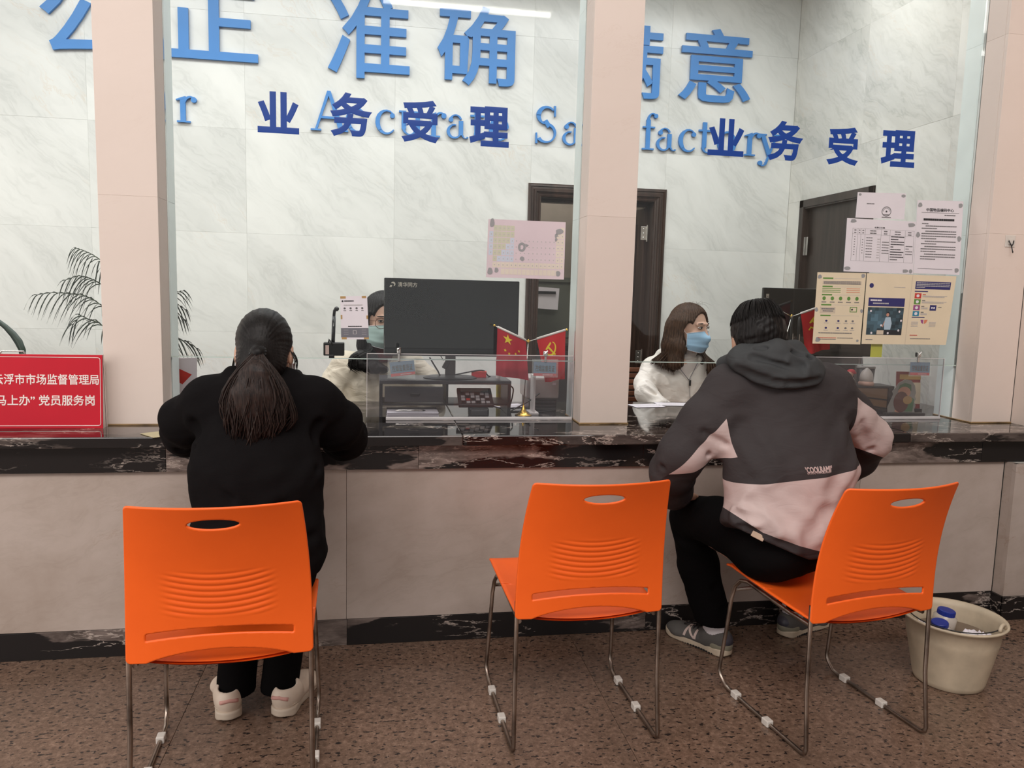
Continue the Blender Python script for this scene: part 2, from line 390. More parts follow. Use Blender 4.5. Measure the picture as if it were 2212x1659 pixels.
# leaf opened into the room behind, hinged on the right jamb
lf = empty('door_leaf', (0, 0, 0)); lf.parent = d1
lf2 = MB(); Lm = Matrix.Translation((DX1-0.112, YB+0.10, 0)) @ Matrix.Rotation(math.radians(100), 4, 'Z')
lf2.box(0, 0.72, -0.04, 0.0, 0.01, 1.92, Lm, b=0.003)
for z0, z1 in ((0.12, 0.62), (0.72, 1.22), (1.32, 1.82)):
    lf2.box(0.10, 0.62, -0.046, -0.04, z0, z1, Lm, b=0.004)
    lf2.box(0.10, 0.62, 0.0, 0.006, z0, z1, Lm, b=0.004)
lf2.build('door_leaf_board', M_wood, d1)
bpy.data.objects.remove(lf)
for z in (1.745, 0.9, 0.25):
    h = MB(); x = DX1-0.112
    h.tube([(x, YB+0.03, z-0.055), (x, YB+0.03, z+0.055)], 0.008, 8); h.box(x-0.045, x-0.004, YB+0.028, YB+0.032, z-0.045, z+0.045, b=0.001)
    for k in (-0.028, 0.0, 0.028): h.ball((x-0.026, YB+0.026, z+k), 0.004, n=4)
    h.build('hinge', M_chrome, d1, smooth=False)
# corridor room seen through the doorway
cr = tag(empty('room_behind'), 'dim corridor seen through the open doorway', kind='structure')
M_cor = plain('corridor_wall', srgb(132, 122, 112), 0.8)
mb = MB(); mb.box(-0.2, 2.5, 3.7, 3.8, 0, 2.7); mb.box(-0.3, -0.2, 2.42, 3.8, 0, 2.7); mb.box(2.5, 2.6, 2.42, 3.8, 0, 2.7); mb.box(-0.3, 2.6, 2.42, 3.8, 2.7, 2.75); mb.box(-0.3, 2.6, 2.36, 3.8, -0.05, 0)
mb.build('corridor_shell', M_cor, cr)
# door in the right wall
d2 = tag(empty('door_2'), 'dark brown flat wooden door in the right marble wall', kind='structure')
mb = MB(); fy0, fy1, fz = RY0, RY1, RZ
mb.box(XR-0.012, XR+0.10, fy1-0.05, fy1, 0, fz, b=0.003); mb.box(XR-0.012, XR+0.10, fy0, fy0+0.05, 0, fz, b=0.003); mb.box(XR-0.012, XR+0.10, fy0, fy1, fz-0.05, fz, b=0.003)
mb.box(XR-0.004, XR+0.06, fy1-0.058, fy1-0.05, 0, fz-0.05); mb.box(XR-0.004, XR+0.06, fy0+0.05, fy0+0.058, 0, fz-0.05); mb.box(XR-0.004, XR+0.06, fy0, fy1, fz-0.058, fz-0.05)
mb.build('door_frame', M_woodr, d2)
MB().box(XR+0.03, XR+0.07, fy0+0.055, fy1-0.055, 0.01, fz-0.055, b=0.002).build('door_leaf', M_woodr, d2)
h = MB(); h.tube([(XR+0.012, fy1-0.06, 1.62), (XR+0.012, fy1-0.06, 1.74)], 0.009, 8); h.box(XR+0.008, XR+0.012, fy1-0.10, fy1-0.06, 1.62, 1.74)
h.build('hinge', M_chrome, d2)
# ---- columns between the glass bays
YF, YG, YR = 0.18, 0.31, 0.42
SL = [0.80, 1.625, 2.445, 3.45]
M_rear = plain('pale_slab', srgb(214, 222, 219), 0.4, var=0.03)
def column(x0, x1, label, sides=True):
    c = tag(empty('column', ((x0+x1)/2, YF, 0)), label, kind='structure'); X = (x1-x0)/2
    for k in range(3):
        h = (SL[k+1]-SL[k])/2-0.0001; z = (SL[k]+SL[k+1])/2
        MB().box(-X, X, 0, 0.018, -h, h, b=0.0007).build('slab', M_column, c, loc=(0, 0, z))
        for s in (-1, 1):
            MB().box(-0.009, 0.009, 0.0, YG-0.008-YF-0.019, -h, h, b=0.001).build('slab', M_column, c, loc=(s*(X-0.009), 0.019, z))
            MB().box(-0.009, 0.009, 0.0, YR-YG-0.008, -h, h, b=0.001).build('slab', M_rear, c, loc=(s*(X-0.009), YG+0.008-YF, z))
    MB().box(-X+0.012, X-0.012, 0.012, YG-YF-0.012, 0.80, 3.45).box(-X+0.012, X-0.012, YG-YF+0.012, YR-YF, 0.80, 3.45).build('column_core', M_caulk, c); MB().box(-X+0.014, X-0.014, YG-YF-0.012, YG-YF+0.012, 0.80, 3.45).build('silicone_joint', M_sil, c)
    mb = MB(); mb.tube([(-X-0.004, 0, 0.8025), (X+0.004, 0, 0.8025)], 0.004, 6); 
    for s in (-1, 1): mb.tube([(s*(X+0.001), 0, 0.8025), (s*(X+0.001), YR-YF, 0.8025)], 0.003, 6)
    mb.build('caulk_line', M_caulk, c)
    return c
column(-0.988, -0.789, 'pinkish beige stone column beside the red sign')
column(0.791, 0.989, 'pinkish beige stone column between the two seated visitors')
column(2.569, 2.764, 'pinkish beige stone column carrying the small hook')
# right of the last column: hall wall turning toward the viewer
wh = tag(empty('wall_hall_corner'), 'stone wall corner at the right end of the counter', kind='structure')
wall_tiles(wh, [-0.9, -0.062, 0.18], [0.80, 1.625, 2.445, 3.45], 2.766, M_column, 'x')
wall_tiles(wh, [-0.056, 0.0], [0.10, 0.669], 2.592, M_panel, 'x')
wall_tiles(wh, [2.592, 3.4], [0.10, 0.669], -0.062, M_panel, 'y')
MB().box(2.614, 3.5, -0.042, -0.004, 0.0, 0.668).box(2.786, 3.6, -0.9, 0.5, 0.80, 3.45).build('wall_core', M_grout_l, wh)
# ---- glass bays
def bay(n, x0, x1):
    g = tag(empty('window_%d' % n), 'tall clear glass screen above the counter', kind='structure')
    MB().box(x0, x1, YG-0.005, YG+0.005, 1.045, 3.45).build('pane', M_glass, g)
    MB().box(x0, x1, YG-0.0052, YG+0.0052, 1.0415, 1.045).build('pane_edge', M_glass_edge, g)
bay(1, -0.789, 0.791); bay(2, 0.989, 2.569); bay(3, -2.57, -0.988)
# ---- counter body
cn = tag(empty('service_counter', (0, 0, 0)), 'long service counter faced in dirty pinkish marble slabs with black skirting', 'counter')
def strip(root, name, js, y0, y1, z0, z1, mat, b=0.0010, gap=0.0005, dy=0.0):
    for i in range(len(js)-1):
        a = (js[i+1]-js[i])/2-gap
        MB().box(-a, a, 0, y1-y0, -(z1-z0)/2, (z1-z0)/2, b=b).build(name, mat, root, loc=((js[i]+js[i+1])/2, y0+random.uniform(0, dy), (z0+z1)/2))
strip(cn, 'slab', [-3.4, -2.05, -0.121, 1.93, 2.59], 0.0, 0.02, 0.101, 0.669, M_panel)
strip(cn, 'skirting_slab', [-3.4, -1.45, -0.119, 1.04, 2.592], -0.003, 0.02, 0.0, 0.1, M_dark2)
strip(cn, 'fascia_slab', [-3.4, -2.0, -0.734, 0.137, 0.994, 1.75, 2.465, 3.4], -0.015, 0.02, 0.669, 0.7605, M_dark)
MB().box(-3.4, 2.6, 0.019, 0.70, 0.0, 0.76).build('counter_core', M_grout_l, cn)
MB().box(2.584, 2.60, -0.066, 0.0, 0.0, 0.1).box(2.584, 3.4, -0.072, -0.062, 0.0, 0.1).build('skirting_return', M_dark2, cn)
wt = tag(empty('worktop', (0, 0, 0)), 'glossy black veined marble worktop running along the whole counter', 'worktop')
strip(wt, 'slab', [-3.4, -1.5, 0.295, 2.1, 3.4], -0.055, 0.82, 0.7615, 0.80, M_top, b=0.004)

lmp = tag(empty('ceiling_lamp', (0.62, -2.56, 3.40)), 'slim linear lamp hanging over the hall, reflected in the glass', 'lamp')
e_ = NT('lamp_tube'); e_.set(Base_Color=(1, 1, 1, 1), Emission_Color=(1, 0.96, 0.9, 1), Emission_Strength=14.0)
MB().tube([(-0.62, 0, 0), (0.62, 0, 0.0)], 0.016, 12).build('tube', e_.m, lmp); MB().box(-0.64, 0.64, -0.03, 0.03, 0.02, 0.06, b=0.004).build('housing', M_white, lmp)
for x in (-0.5, 0.5): MB().tube([(x, 0, 0.06), (x, 0, 3.6)], 0.003, 6).build('suspension_wire', M_chrome, lmp)
# ------------------------------------------------------------------ sheet with holes, text
def sheet(sdf, u0, u1, v0, v1, h, fmap, t, name='m'):
    """thin curved shell: keeps sdf(u,v)<0, edges snapped to its outline and rounded"""
    nu = int(round((u1-u0)/h))+1; nv = int(round((v1-v0)/h))+1
    U, V = np.meshgrid(np.linspace(u0, u1, nu), np.linspace(v0, v1, nv), indexing='ij')
    for _ in range(4):
        f = sdf(U, V); e = 1e-4
        gu = (sdf(U+e, V)-sdf(U-e, V))/(2*e); gv = (sdf(U, V+e)-sdf(U, V-e))/(2*e)
        gl = np.maximum(gu*gu+gv*gv, 0.05); near = np.abs(f) < 0.62*h
        U = np.where(near, U-f*gu/gl, U); V = np.where(near, V-f*gv/gl, V)
    f = sdf(U, V); ins = (f < 1e-4) | near
    e = 1e-4; gu = (sdf(U+e, V)-sdf(U-e, V))/(2*e); gv = (sdf(U, V+e)-sdf(U, V-e))/(2*e)
    P = fmap(U, V); Pu = fmap(U+e, V)-P; Pv = fmap(U, V+e)-P
    N = np.cross(Pu, Pv); N /= np.linalg.norm(N, axis=-1, keepdims=True)+1e-12
    G = (gu[..., None]*Pu+gv[..., None]*Pv); G /= np.linalg.norm(G, axis=-1, keepdims=True)+1e-12
    A = (P+N*t/2).reshape(-1, 3); B = (P-N*t/2).reshape(-1, 3); C = (P+G*t*0.35).reshape(-1, 3)
    fi = f.reshape(-1); idx = lambda i, j: i*nv+j
    faces = []; insf = ins.reshape(-1)
    for i in range(nu-1):
        for j in range(nv-1):
            q = [idx(i, j), idx(i+1, j), idx(i+1, j+1), idx(i, j+1)]
            k = [a for a in q if insf[a]]
            if len(k) == 4: faces.append(k)
            elif len(k) == 3: faces.append(k)
    from collections import Counter
    ctr = [(sum(U.flat[a] for a in q)/len(q), sum(V.flat[a] for a in q)/len(q)) for q in faces]
    if ctr:
        ca = np.array(ctr); fcen = sdf(ca[:, 0], ca[:, 1]); faces = [q for q, v_ in zip(faces, fcen) if v_ < -1e-6]
    ec = Counter()
    for q in faces:
        for a, b in zip(q, q[1:]+q[:1]): ec[(a, b)] += 1
    n = len(A); vs = np.vstack([A, B, C]); fs = [tuple(q) for q in faces]+[tuple(x+n for x in reversed(q)) for q in faces]
    for (a, b) in list(ec):
        if ec.get((b, a), 0) == 0:
            fs.append((b, a, a+2*n, b+2*n)); fs.append((b+2*n, a+2*n, a+n, b+n))
    used = sorted(set(x for q in fs for x in q)); mp = {x: i for i, x in enumerate(used)}
    me = bpy.data.meshes.new(name); me.from_pydata([tuple(vs[x]) for x in used], [], [tuple(mp[x] for x in q) for q in fs]); me.update()
    me.polygons.foreach_set('use_smooth', [True]*len(me.polygons))
    return me
def rbox(u, v, cx, cy, a, b, r):
    qx = np.abs(u-cx)-a+r; qy = np.abs(v-cy)-b+r
    return np.minimum(np.maximum(qx, qy), 0)+np.hypot(np.maximum(qx, 0), np.maximum(qy, 0))-r
def text_mesh(s, box, extr=0.0, bold=0.0, fit=True, res=3, align='fit', shear=0.0):
    """text laid out in the xz plane, facing -y, fitted into box=(x0,x1,z0,z1); bold swells the strokes outward"""
    cu = bpy.data.curves.new('t', 'FONT'); cu.body = s; cu.size = 1.0; cu.extrude = 0; cu.resolution_u = res; cu.shear = shear
    big = bold > 0.0125
    if big: cu.bevel_depth = bold-0.006; cu.bevel_resolution = 1
    else: cu.offset = bold
    o = bpy.data.objects.new('t', cu); COL.objects.link(o)
    dg = bpy.context.evaluated_depsgraph_get(); dg.update()
    me = bpy.data.meshes.new_from_object(o.evaluated_get(dg)); bpy.data.objects.remove(o); bpy.data.curves.remove(cu)
    n = len(me.vertices)
    if not n: return me
    co = np.empty(n*3); me.vertices.foreach_get('co', co); co = co.reshape(-1, 3)
    mn = co.min(0); mx = co.max(0); x0, x1, z0, z1 = box
    if align == 'fit': sx = (x1-x0)/(mx[0]-mn[0]); sz = (z1-z0)/(mx[1]-mn[1]); ox = x0
    else:
        sz = (z1-z0)/(mx[1]-mn[1]); sx = sz
        if (mx[0]-mn[0])*sx > x1-x0: sx = (x1-x0)/(mx[0]-mn[0])
        ox = x0 if align == 'left' else (x0+x1)/2-(mx[0]-mn[0])*sx/2
    out = np.zeros_like(co); out[:, 0] = ox+(co[:, 0]-mn[0])*sx; out[:, 2] = z0+(co[:, 1]-mn[1])*sz
    if big:
        th = extr if extr > 0 else 0.0003
        out[:, 1] = -th*(co[:, 2]-mn[2])/(mx[2]-mn[2])
    me.vertices.foreach_set('co', out.reshape(-1)); me.update()
    bm = bmesh.new(); bm.from_mesh(me)
    if big:
        bmesh.ops.recalc_face_normals(bm, faces=bm.faces)
        for f in bm.faces: f.smooth = False
    else:
        if extr > 0:
            bmesh.ops.remove_doubles(bm, verts=bm.verts, dist=1e-6)
            r = bmesh.ops.extrude_face_region(bm, geom=list(bm.faces))
            vs = [e for e in r['geom'] if isinstance(e, bmesh.types.BMVert)]
            bmesh.ops.translate(bm, verts=vs, vec=(0, -extr, 0))
            bmesh.ops.recalc_face_normals(bm, faces=bm.faces)
        for f in bm.faces: f.smooth = False
    bm.to_mesh(me); bm.free()
    return me
# ------------------------------------------------------------------ wall lettering
M_blue = plain('blue_acrylic_letter', srgb(62, 128, 196), 0.42, var=0.02)
M_vinyl = plain('deep_blue_vinyl', srgb(4, 62, 150), 0.4, var=0.02)
def big_char(ch, box_px, label):
    (x0, y0, x1, y1) = box_px
    a = at(x0, (y0+y1)/2, 1, 2.275); b = at(x1, (y0+y1)/2, 1, 2.275); c = at((x0+x1)/2, y0, 1, 2.275); d = at((x0+x1)/2, y1, 1, 2.275)
    me = text_mesh(ch, (a[0], b[0], d[2], c[2]), 0.018, 0.012)
    o = link('wall_letter', me, M_blue); o.location = (0, 2.288, 0)
    return tag(o, label, 'letter', 'large blue characters on the marble wall')
def world_char(ch, xc, w, z0, z1, label, bold=0.012):
    me = text_mesh(ch, (xc-w/2, xc+w/2, z0, z1), 0.018, bold)
    o = link('wall_letter', me, M_blue); o.location = (0, 2.296, 0)
    return tag(o, label, 'letter', 'large blue characters on the marble wall')
world_char('公', -1.71, 0.50, 2.625, 3.10, 'big blue character 公 cut by the left column')
world_char('正', -1.015, 0.535, 2.665, 3.08, 'big blue character 正 just right of the left column', 0.012)
world_char('准', -0.085, 0.50, 2.62, 3.14, 'big blue character 准 above the first glass lettering')
world_char('确', 0.585, 0.495, 2.622, 3.105, 'big blue character 确 left of the middle column')
world_char('满', 1.57, 0.50, 2.615, 3.075, 'big blue character 满 mostly behind the middle column')
world_char('意', 2.195, 0.51, 2.625, 3.095, 'big blue character 意 near the wall corner')
# serif latin letters, drawn with stems, bowls and slab serifs (em units: x height .46, cap height .70)
def arcp(cx, cy, rx, ry, a0, a1, w0, w1, n=14):
    """tapered stroke along an ellipse arc as quads; w are half widths"""
    out = []; P = []
    for i in range(n+1):
        t = i/n; a = math.radians(a0+(a1-a0)*t); k = w0+(w1-w0)*math.sin(PI*t)
        P.append(((cx+(rx-k)*math.cos(a), cy+(ry-k*0.6)*math.sin(a)), (cx+(rx+k)*math.cos(a), cy+(ry+k*0.6)*math.sin(a))))
    for i in range(n): out.append([P[i][0], P[i][1], P[i+1][1], P[i+1][0]])
    return out
def rc(x0, x1, y0, y1): return [[(x0, y0), (x1, y0), (x1, y1), (x0, y1)]]
def disc(cx, cy, r): return [[(cx+r*math.cos(2*PI*i/14), cy+r*math.sin(2*PI*i/14)) for i in range(14)]]
def pl(*p): return [list(p)]
S_ = 0.045
LG = {
 'r': (.40, rc(.10, .19, 0, .43)+rc(.04, .27, 0, .03)+pl((.03, .40), (.19, .46), (.19, .42), (.10, .39), (.03, .38))+arcp(.28, .32, .11, .13, 175, 60, .012, .03)+disc(.335, .40, .05)),
 'A': (.66, pl((.30, .72), (.36, .72), (.62, 0), (.51, 0))+pl((.30, .72), (.33, .64), (.11, 0), (.07, 0))+rc(.15, .46, .22, .26)+rc(.0, .19, 0, .03)+rc(.45, .68, 0, .03)),
 'c': (.44, arcp(.25, .225, .17, .21, 50, 320, .012, .042)+disc(.355, .345, .045)),
 'u': (.52, rc(.08, .165, .12, .45)+rc(.34, .425, .0, .45)+rc(.03, .165, .42, .45)+rc(.29, .425, .42, .45)+arcp(.235, .13, .115, .11, 180, 330, .03, .02)+rc(.34, .50, 0, .03)),
 'a': (.46, rc(.27, .355, .06, .33)+arcp(.21, .32, .105, .11, 20, 160, .02, .02)+disc(.12, .345, .045)+arcp(.19, .13, .12, .12, 75, 330, .018, .03)+arcp(.40, .06, .05, .05, 180, 330, .02, .01)),
 't': (.32, rc(.11, .195, .10, .60)+rc(.03, .30, .42, .455)+arcp(.22, .11, .09, .10, 180, 330, .03, .015)),
 'e': (.46, arcp(.24, .225, .17, .21, 10, 325, .014, .038)+rc(.08, .41, .23, .26)),
 'S': (.54, arcp(.265, .53, .165, .16, 40, 255, .016, .045)+arcp(.255, .20, .18, .17, -145, 85, .045, .02)+pl((.20, .42), (.27, .46), (.36, .34), (.28, .30))+pl((.40, .72), (.44, .72), (.44, .52), (.41, .52))+pl((.05, .20), (.08, .20), (.09, 0), (.05, 0))),
 'i': (.26, rc(.09, .175, 0, .45)+rc(.03, .235, 0, .03)+rc(.03, .17, .42, .45)+disc(.13, .62, .05)),
 's': (.40, arcp(.20, .33, .11, .10, 40, 260, .012, .032)+arcp(.20, .12, .125, .11, -150, 80, .032, .012)+rc(.29, .31, .31, .45)+rc(.07, .09, 0, .14)),
 'f': (.32, rc(.10, .185, 0, .58)+rc(.03, .27, 0, .03)+rc(.03, .28, .42, .45)+arcp(.22, .58, .08, .12, 180, 60, .025, .02)+disc(.29, .655, .042)),
 'o': (.48, arcp(.24, .225, .17, .21, 0, 360, .03, .03, 28)),
 'y': (.50, pl((.06, .45), (.15, .45), (.30, .10), (.24, .02))+pl((.42, .45), (.45, .45), (.24, -.12), (.19, -.14))+rc(.01, .20, .42, .45)+rc(.34, .50, .42, .45)+arcp(.14, -.10, .08, .08, 250, 360, .02, .02)+disc(.09, -.13, .048)),
 'F': (.56, rc(.10, .19, 0, .70)+rc(.03, .27, 0, .03)+rc(.03, .52, .67, .70)+rc(.19, .40, .34, .37)+rc(.49, .52, .52, .70)+rc(.38, .41, .26, .45)),
}
def latin(ch, x, z, sc, k, label):
    mb = MB(); wdt, pols = LG[ch]
    for i_, p in enumerate(pols): mb.prism([(q[0]*sc, q[1]*sc) for q in p], -0.015-0.0004*(i_ % 9), 0.0004*(i_ % 9))
    o = mb.build('wall_letter', M_blue, loc=(x, 2.296, z))
    return tag(o, label, 'letter', 'blue serif letters on the marble wall')
# measured left edge pixels of each letter at the base line
LS = [('F', 228, 257, 'blue serif capital F hidden behind the left column'), ('a', 290, 262, 'blue serif letter a hidden behind the left column'), ('i', 340, 265, 'blue serif letter i hidden behind the left column, before the r'), ('r', 377, 267, 'blue serif letter r right of the left column'), ('A', 671, 288, 'blue serif capital A below 准'), ('c', 742, 290, 'blue serif letter c hidden by glass character 务'),
      ('c', 806, 293, 'blue serif letter c clear between glass characters 务 and 受'), ('u', 858, 297, 'blue serif letter u behind glass character 受'), ('r', 920, 300, 'blue serif letter r beside glass character 受'),
      ('a', 960, 305, 'blue serif letter a between glass characters 受 and 理'), ('t', 1012, 307, 'blue serif letter t behind glass character 理'), ('e', 1052, 309, 'blue serif letter e behind glass character 理'),
      ('S', 1151, 316, 'blue serif capital S left of the middle column'), ('a', 1210, 320, 'blue serif letter a at the middle column edge'), ('t', 1252, 322, 'blue serif letter t hidden behind the middle column'),
      ('i', 1293, 324, 'blue serif letter i hidden behind the middle column'), ('s', 1324, 326, 'blue serif letter s hidden behind the middle column, before the f'), ('f', 1384, 328, 'blue serif letter f right of the middle column'), ('a', 1413, 331, 'blue serif letter a right of the letter f'), ('c', 1461, 333, 'blue serif letter c under 意'),
      ('t', 1505, 336, 'blue serif letter t left of the second glass 业'), ('o', 1545, 339, 'blue serif letter o behind the second glass 业'), ('r', 1604, 341, 'blue serif letter r right of the second glass 业'), ('y', 1634, 344, 'blue serif letter y touching the second glass 务')]
for ch, px, py, lab in LS:
    p = at(px, py, 1, 2.28); latin(ch, p[0], 2.290, 0.335, 1, lab)
# vinyl characters on the glass panes
def vinyl(ch, x0, y0, x1, y1, label, grp):
    yv = YG-0.0065
    a = at(x0, (y0+y1)/2, 1, yv); b = at(x1, (y0+y1)/2, 1, yv); c = at((x0+x1)/2, y0, 1, yv); d = at((x0+x1)/2, y1, 1, yv)
    o = link('glass_character', text_mesh(ch, (a[0], b[0], d[2], c[2]), 0.0008, 0.040), M_vinyl); o.location = (0, yv+0.001, 0)
    tag(o, label, 'lettering', grp)
for ch, bx in (('业', (556, 198, 646, 288)), ('务', (713, 200, 804, 296)), ('受', (867, 216, 949, 308)), ('理', (1014, 230, 1100, 317))):
    vinyl(ch, *bx, {'业': 'dark blue vinyl 业, two tall bars and side strokes, on the left pane', '务': 'dark blue vinyl 务 covering the capital A on the left pane', '受': 'dark blue vinyl 受 over the serif u on the left pane', '理': 'dark blue vinyl 理 with a grid of squares on the left pane'}[ch], 'left glass lettering')
for ch, bx in (('业', (1530, 256, 1608, 337)), ('务', (1659, 261, 1735, 348)), ('受', (1787, 274, 1856, 357)), ('理', (1904, 281, 1978, 361))):
    vinyl(ch, *bx, {'业': 'dark blue vinyl 业 over the serif letters t and o on the right pane', '务': 'dark blue vinyl 务 before the wall corner on the right pane', '受': 'dark blue vinyl 受 above the wooden side door', '理': 'dark blue vinyl 理 above the glued papers'}[ch], 'right glass lettering')
# ------------------------------------------------------------------ chairs
M_orange = plain('orange_plastic', srgb(255, 104, 30), 0.42, var=0.025, bump=0.08, bscale=900)
M_clip = plain('white_plastic_clip', srgb(215, 208, 200), 0.45, var=0.05)
def seg(z): return z
def back_map(U, V):
    # U across -1..1 * half width in metres, V height 0.40..0.80
    t = (V-0.40)/0.40
    wv = 0.219-0.002*t-0.022*t**2.2
    x = U/0.222*wv
    s = U/0.222
    yb = -0.205-0.075*np.clip(t, 0, 2)**2.4+0.004*np.sin(t*PI)
    bulge = -(0.012+0.030*t)*(1-s*s)
    flare = 0.0*s
    # horizontal ribs pressed into the back
    band = np.clip((V-0.505)/0.02, 0, 1)*np.clip((0.640-V)/0.02, 0, 1)*np.clip((0.145-np.abs(x))/0.05, 0, 1)
    band = band*band*(3-2*band)
    rip = 0.0012*np.sin((V-0.018*(s*s)*3)*2*PI/0.0155)*band
    lip = 0.010*np.clip((0.47-V)/0.07, 0, 1)**2*(1-np.clip((0.5-np.abs(s))/0.5, 0, 1))
    y = yb+bulge+rip+lip*0
    return np.stack([x, y, 0.40+(V-0.40)*1.03], -1)
def back_sdf(U, V):
    arch = 0.400+0.030*np.clip(1-(U/0.175)**2, 0, 1)**0.9
    body = rbox(U, V, 0, 0.60, 0.222, 0.20, 0.010)
    body = np.maximum(body, (arch-V)*0.93)
    k0 = np.hypot(U/0.066, (V-0.757)/0.0145); hole = k0*(k0-1)/(np.hypot(U/0.066**2, (V-0.757)/0.0145**2)+1e-6)
    cz = 0.462+0.014*(1-(U/0.18)**2)
    slot = rbox(U, V, 0, cz, 0.178, 0.0105, 0.006)
    return np.maximum(np.maximum(body, -hole), -slot)
def seat_map(U, V):
    # V along depth -0.20 (rear) .. 0.245 (front)
    f = (V+0.20)/0.445
    z = 0.404+0.026*f**1.5-0.018*np.clip((V-0.20)/0.05, 0, 1.5)**2
    z = z-0.022*(1-(U/0.22)**2)*np.clip(1-f*2.2, 0, 1)-0.014*(1-(U/0.22)**2)*np.sin(np.clip(f, 0, 1)*PI)**0.7+0.004*np.abs(U/0.22)**6
    wv = 0.214+0.008*f
    return np.stack([U/0.222*wv, V-0.012*np.abs(U/0.222)**4*(f > 0.5), z], -1)
def make_chair():
    root = empty('chair', (0, 0, 0))
    link('backrest', sheet(back_sdf, -0.225, 0.225, 0.397, 0.803, 0.0026, back_map, 0.0065), M_orange, root)
    link('seat', sheet(lambda U, V: rbox(U, V, 0, 0.02, 0.222, 0.228, 0.03), -0.225, 0.225, -0.21, 0.25, 0.0075, seat_map, 0.008), M_orange, root)
    for s in (-1, 1):   # sockets holding the rear tubes
        MB().tube([(s*0.207, -0.197, 0.403), (s*0.207, -0.198, 0.46), (s*0.207, -0.200, 0.53)], [0.0088, 0.0088, 0.003], 12).build('leg_socket', M_orange, root, smooth=True)
    for s in (-1, 1):
        x = s*0.215
        pts = [(x, -0.200, 0.45), (x*1.005, -0.207, 0.20), (x*1.02, -0.226, 0.030), (x*1.02, -0.222, 0.014), (x*1.02, -0.208, 0.0078), (x*1.02, -0.10, 0.0078), (x*1.02, 0.16, 0.0078), (x*1.02, 0.185, 0.011),
               (x*1.03, 0.216, 0.034), (x*1.035, 0.224, 0.050), (x*1.035, 0.222, 0.068), (x*1.01, 0.205, 0.20), (x*0.99, 0.192, 0.32), (x*0.975, 0.180, 0.365), (x*0.96, 0.155, 0.392), (x*0.95, 0.12, 0.400), (x*0.94, -0.10, 0.384), (x*0.95, -0.19, 0.385)]
        mb = MB(); mb.tube(pts, 0.0066, 10); smooth_by_angle(mb.build('leg_frame', M_steel, root, smooth=True), 60)
        for yy in (0.125, -0.045):
            MB().box(-0.0115, 0.0115, -0.016, 0.016, 0.0, 0.021, b=0.003).build('runner_clip', M_clip, root, loc=(x*1.02, yy, 0))
    MB().tube([(-0.209, 0.196, 0.345), (0.209, 0.196, 0.345)], 0.0058, 10).build('crossbar', M_steel, root, smooth=True)
    MB().tube([(-0.203, -0.10, 0.384), (0.203, -0.10, 0.384)], 0.0058, 10).build('crossbar', M_steel, root, smooth=True)
    return root
ch0 = make_chair()
def place(o, x, y, rz, label):
    o.location = (x, y, 0); o.rotation_euler = (0, 0, math.radians(rz)); tag(o, label, 'chair', 'orange plastic chairs along the counter')
place(ch0, 0.592, -0.528, 2.0, 'empty orange plastic chair in front of the middle column')
place(copy_tree(ch0), -0.397, -0.68, 3.0, 'orange plastic chair holding the woman in black')
place(copy_tree(ch0), 1.405, -0.628, 8.0, 'orange plastic chair holding the man, beside the bucket')
# ------------------------------------------------------------------ printed sheets
def PM(name, rgb, rough=0.6): return plain(name, srgb(*rgb), rough, var=0.02)
M_ink = PM('black_ink', (40, 40, 44)); M_grey = PM('grey_ink', (118, 116, 118)); M_lgrey = PM('light_grey_ink', (186, 182, 182))
M_paper = PM('white_paper', (226, 220, 226)); M_cream = PM('cream_paper', (226, 210, 182)); M_green = PM('green_ink', (96, 140, 66))
M_orink = PM('orange_ink', (214, 128, 96)); M_navy = PM('navy_ink', (46, 44, 104)); M_redink = PM('red_ink', (196, 60, 52)); M_purp = PM('purple_ink', (150, 74, 130)); M_teal = PM('teal_ink', (52, 130, 160))
M_tape = PM('aged_tape', (176, 142, 92)); M_glue = PM('grey_glue_mark', (150, 150, 152)); M_slate = PM('slate_ink', (112, 112, 120)); M_kraft = PM('beige_ink', (206, 190, 170))
M_pyel = PM('pale_yellow_ink', (218, 208, 194)); M_ppink = PM('pale_pink_ink', (214, 198, 204)); M_pblue = PM('pale_blue_ink', (196, 204, 218)); M_polive = PM('pale_olive_ink', (198, 198, 176))
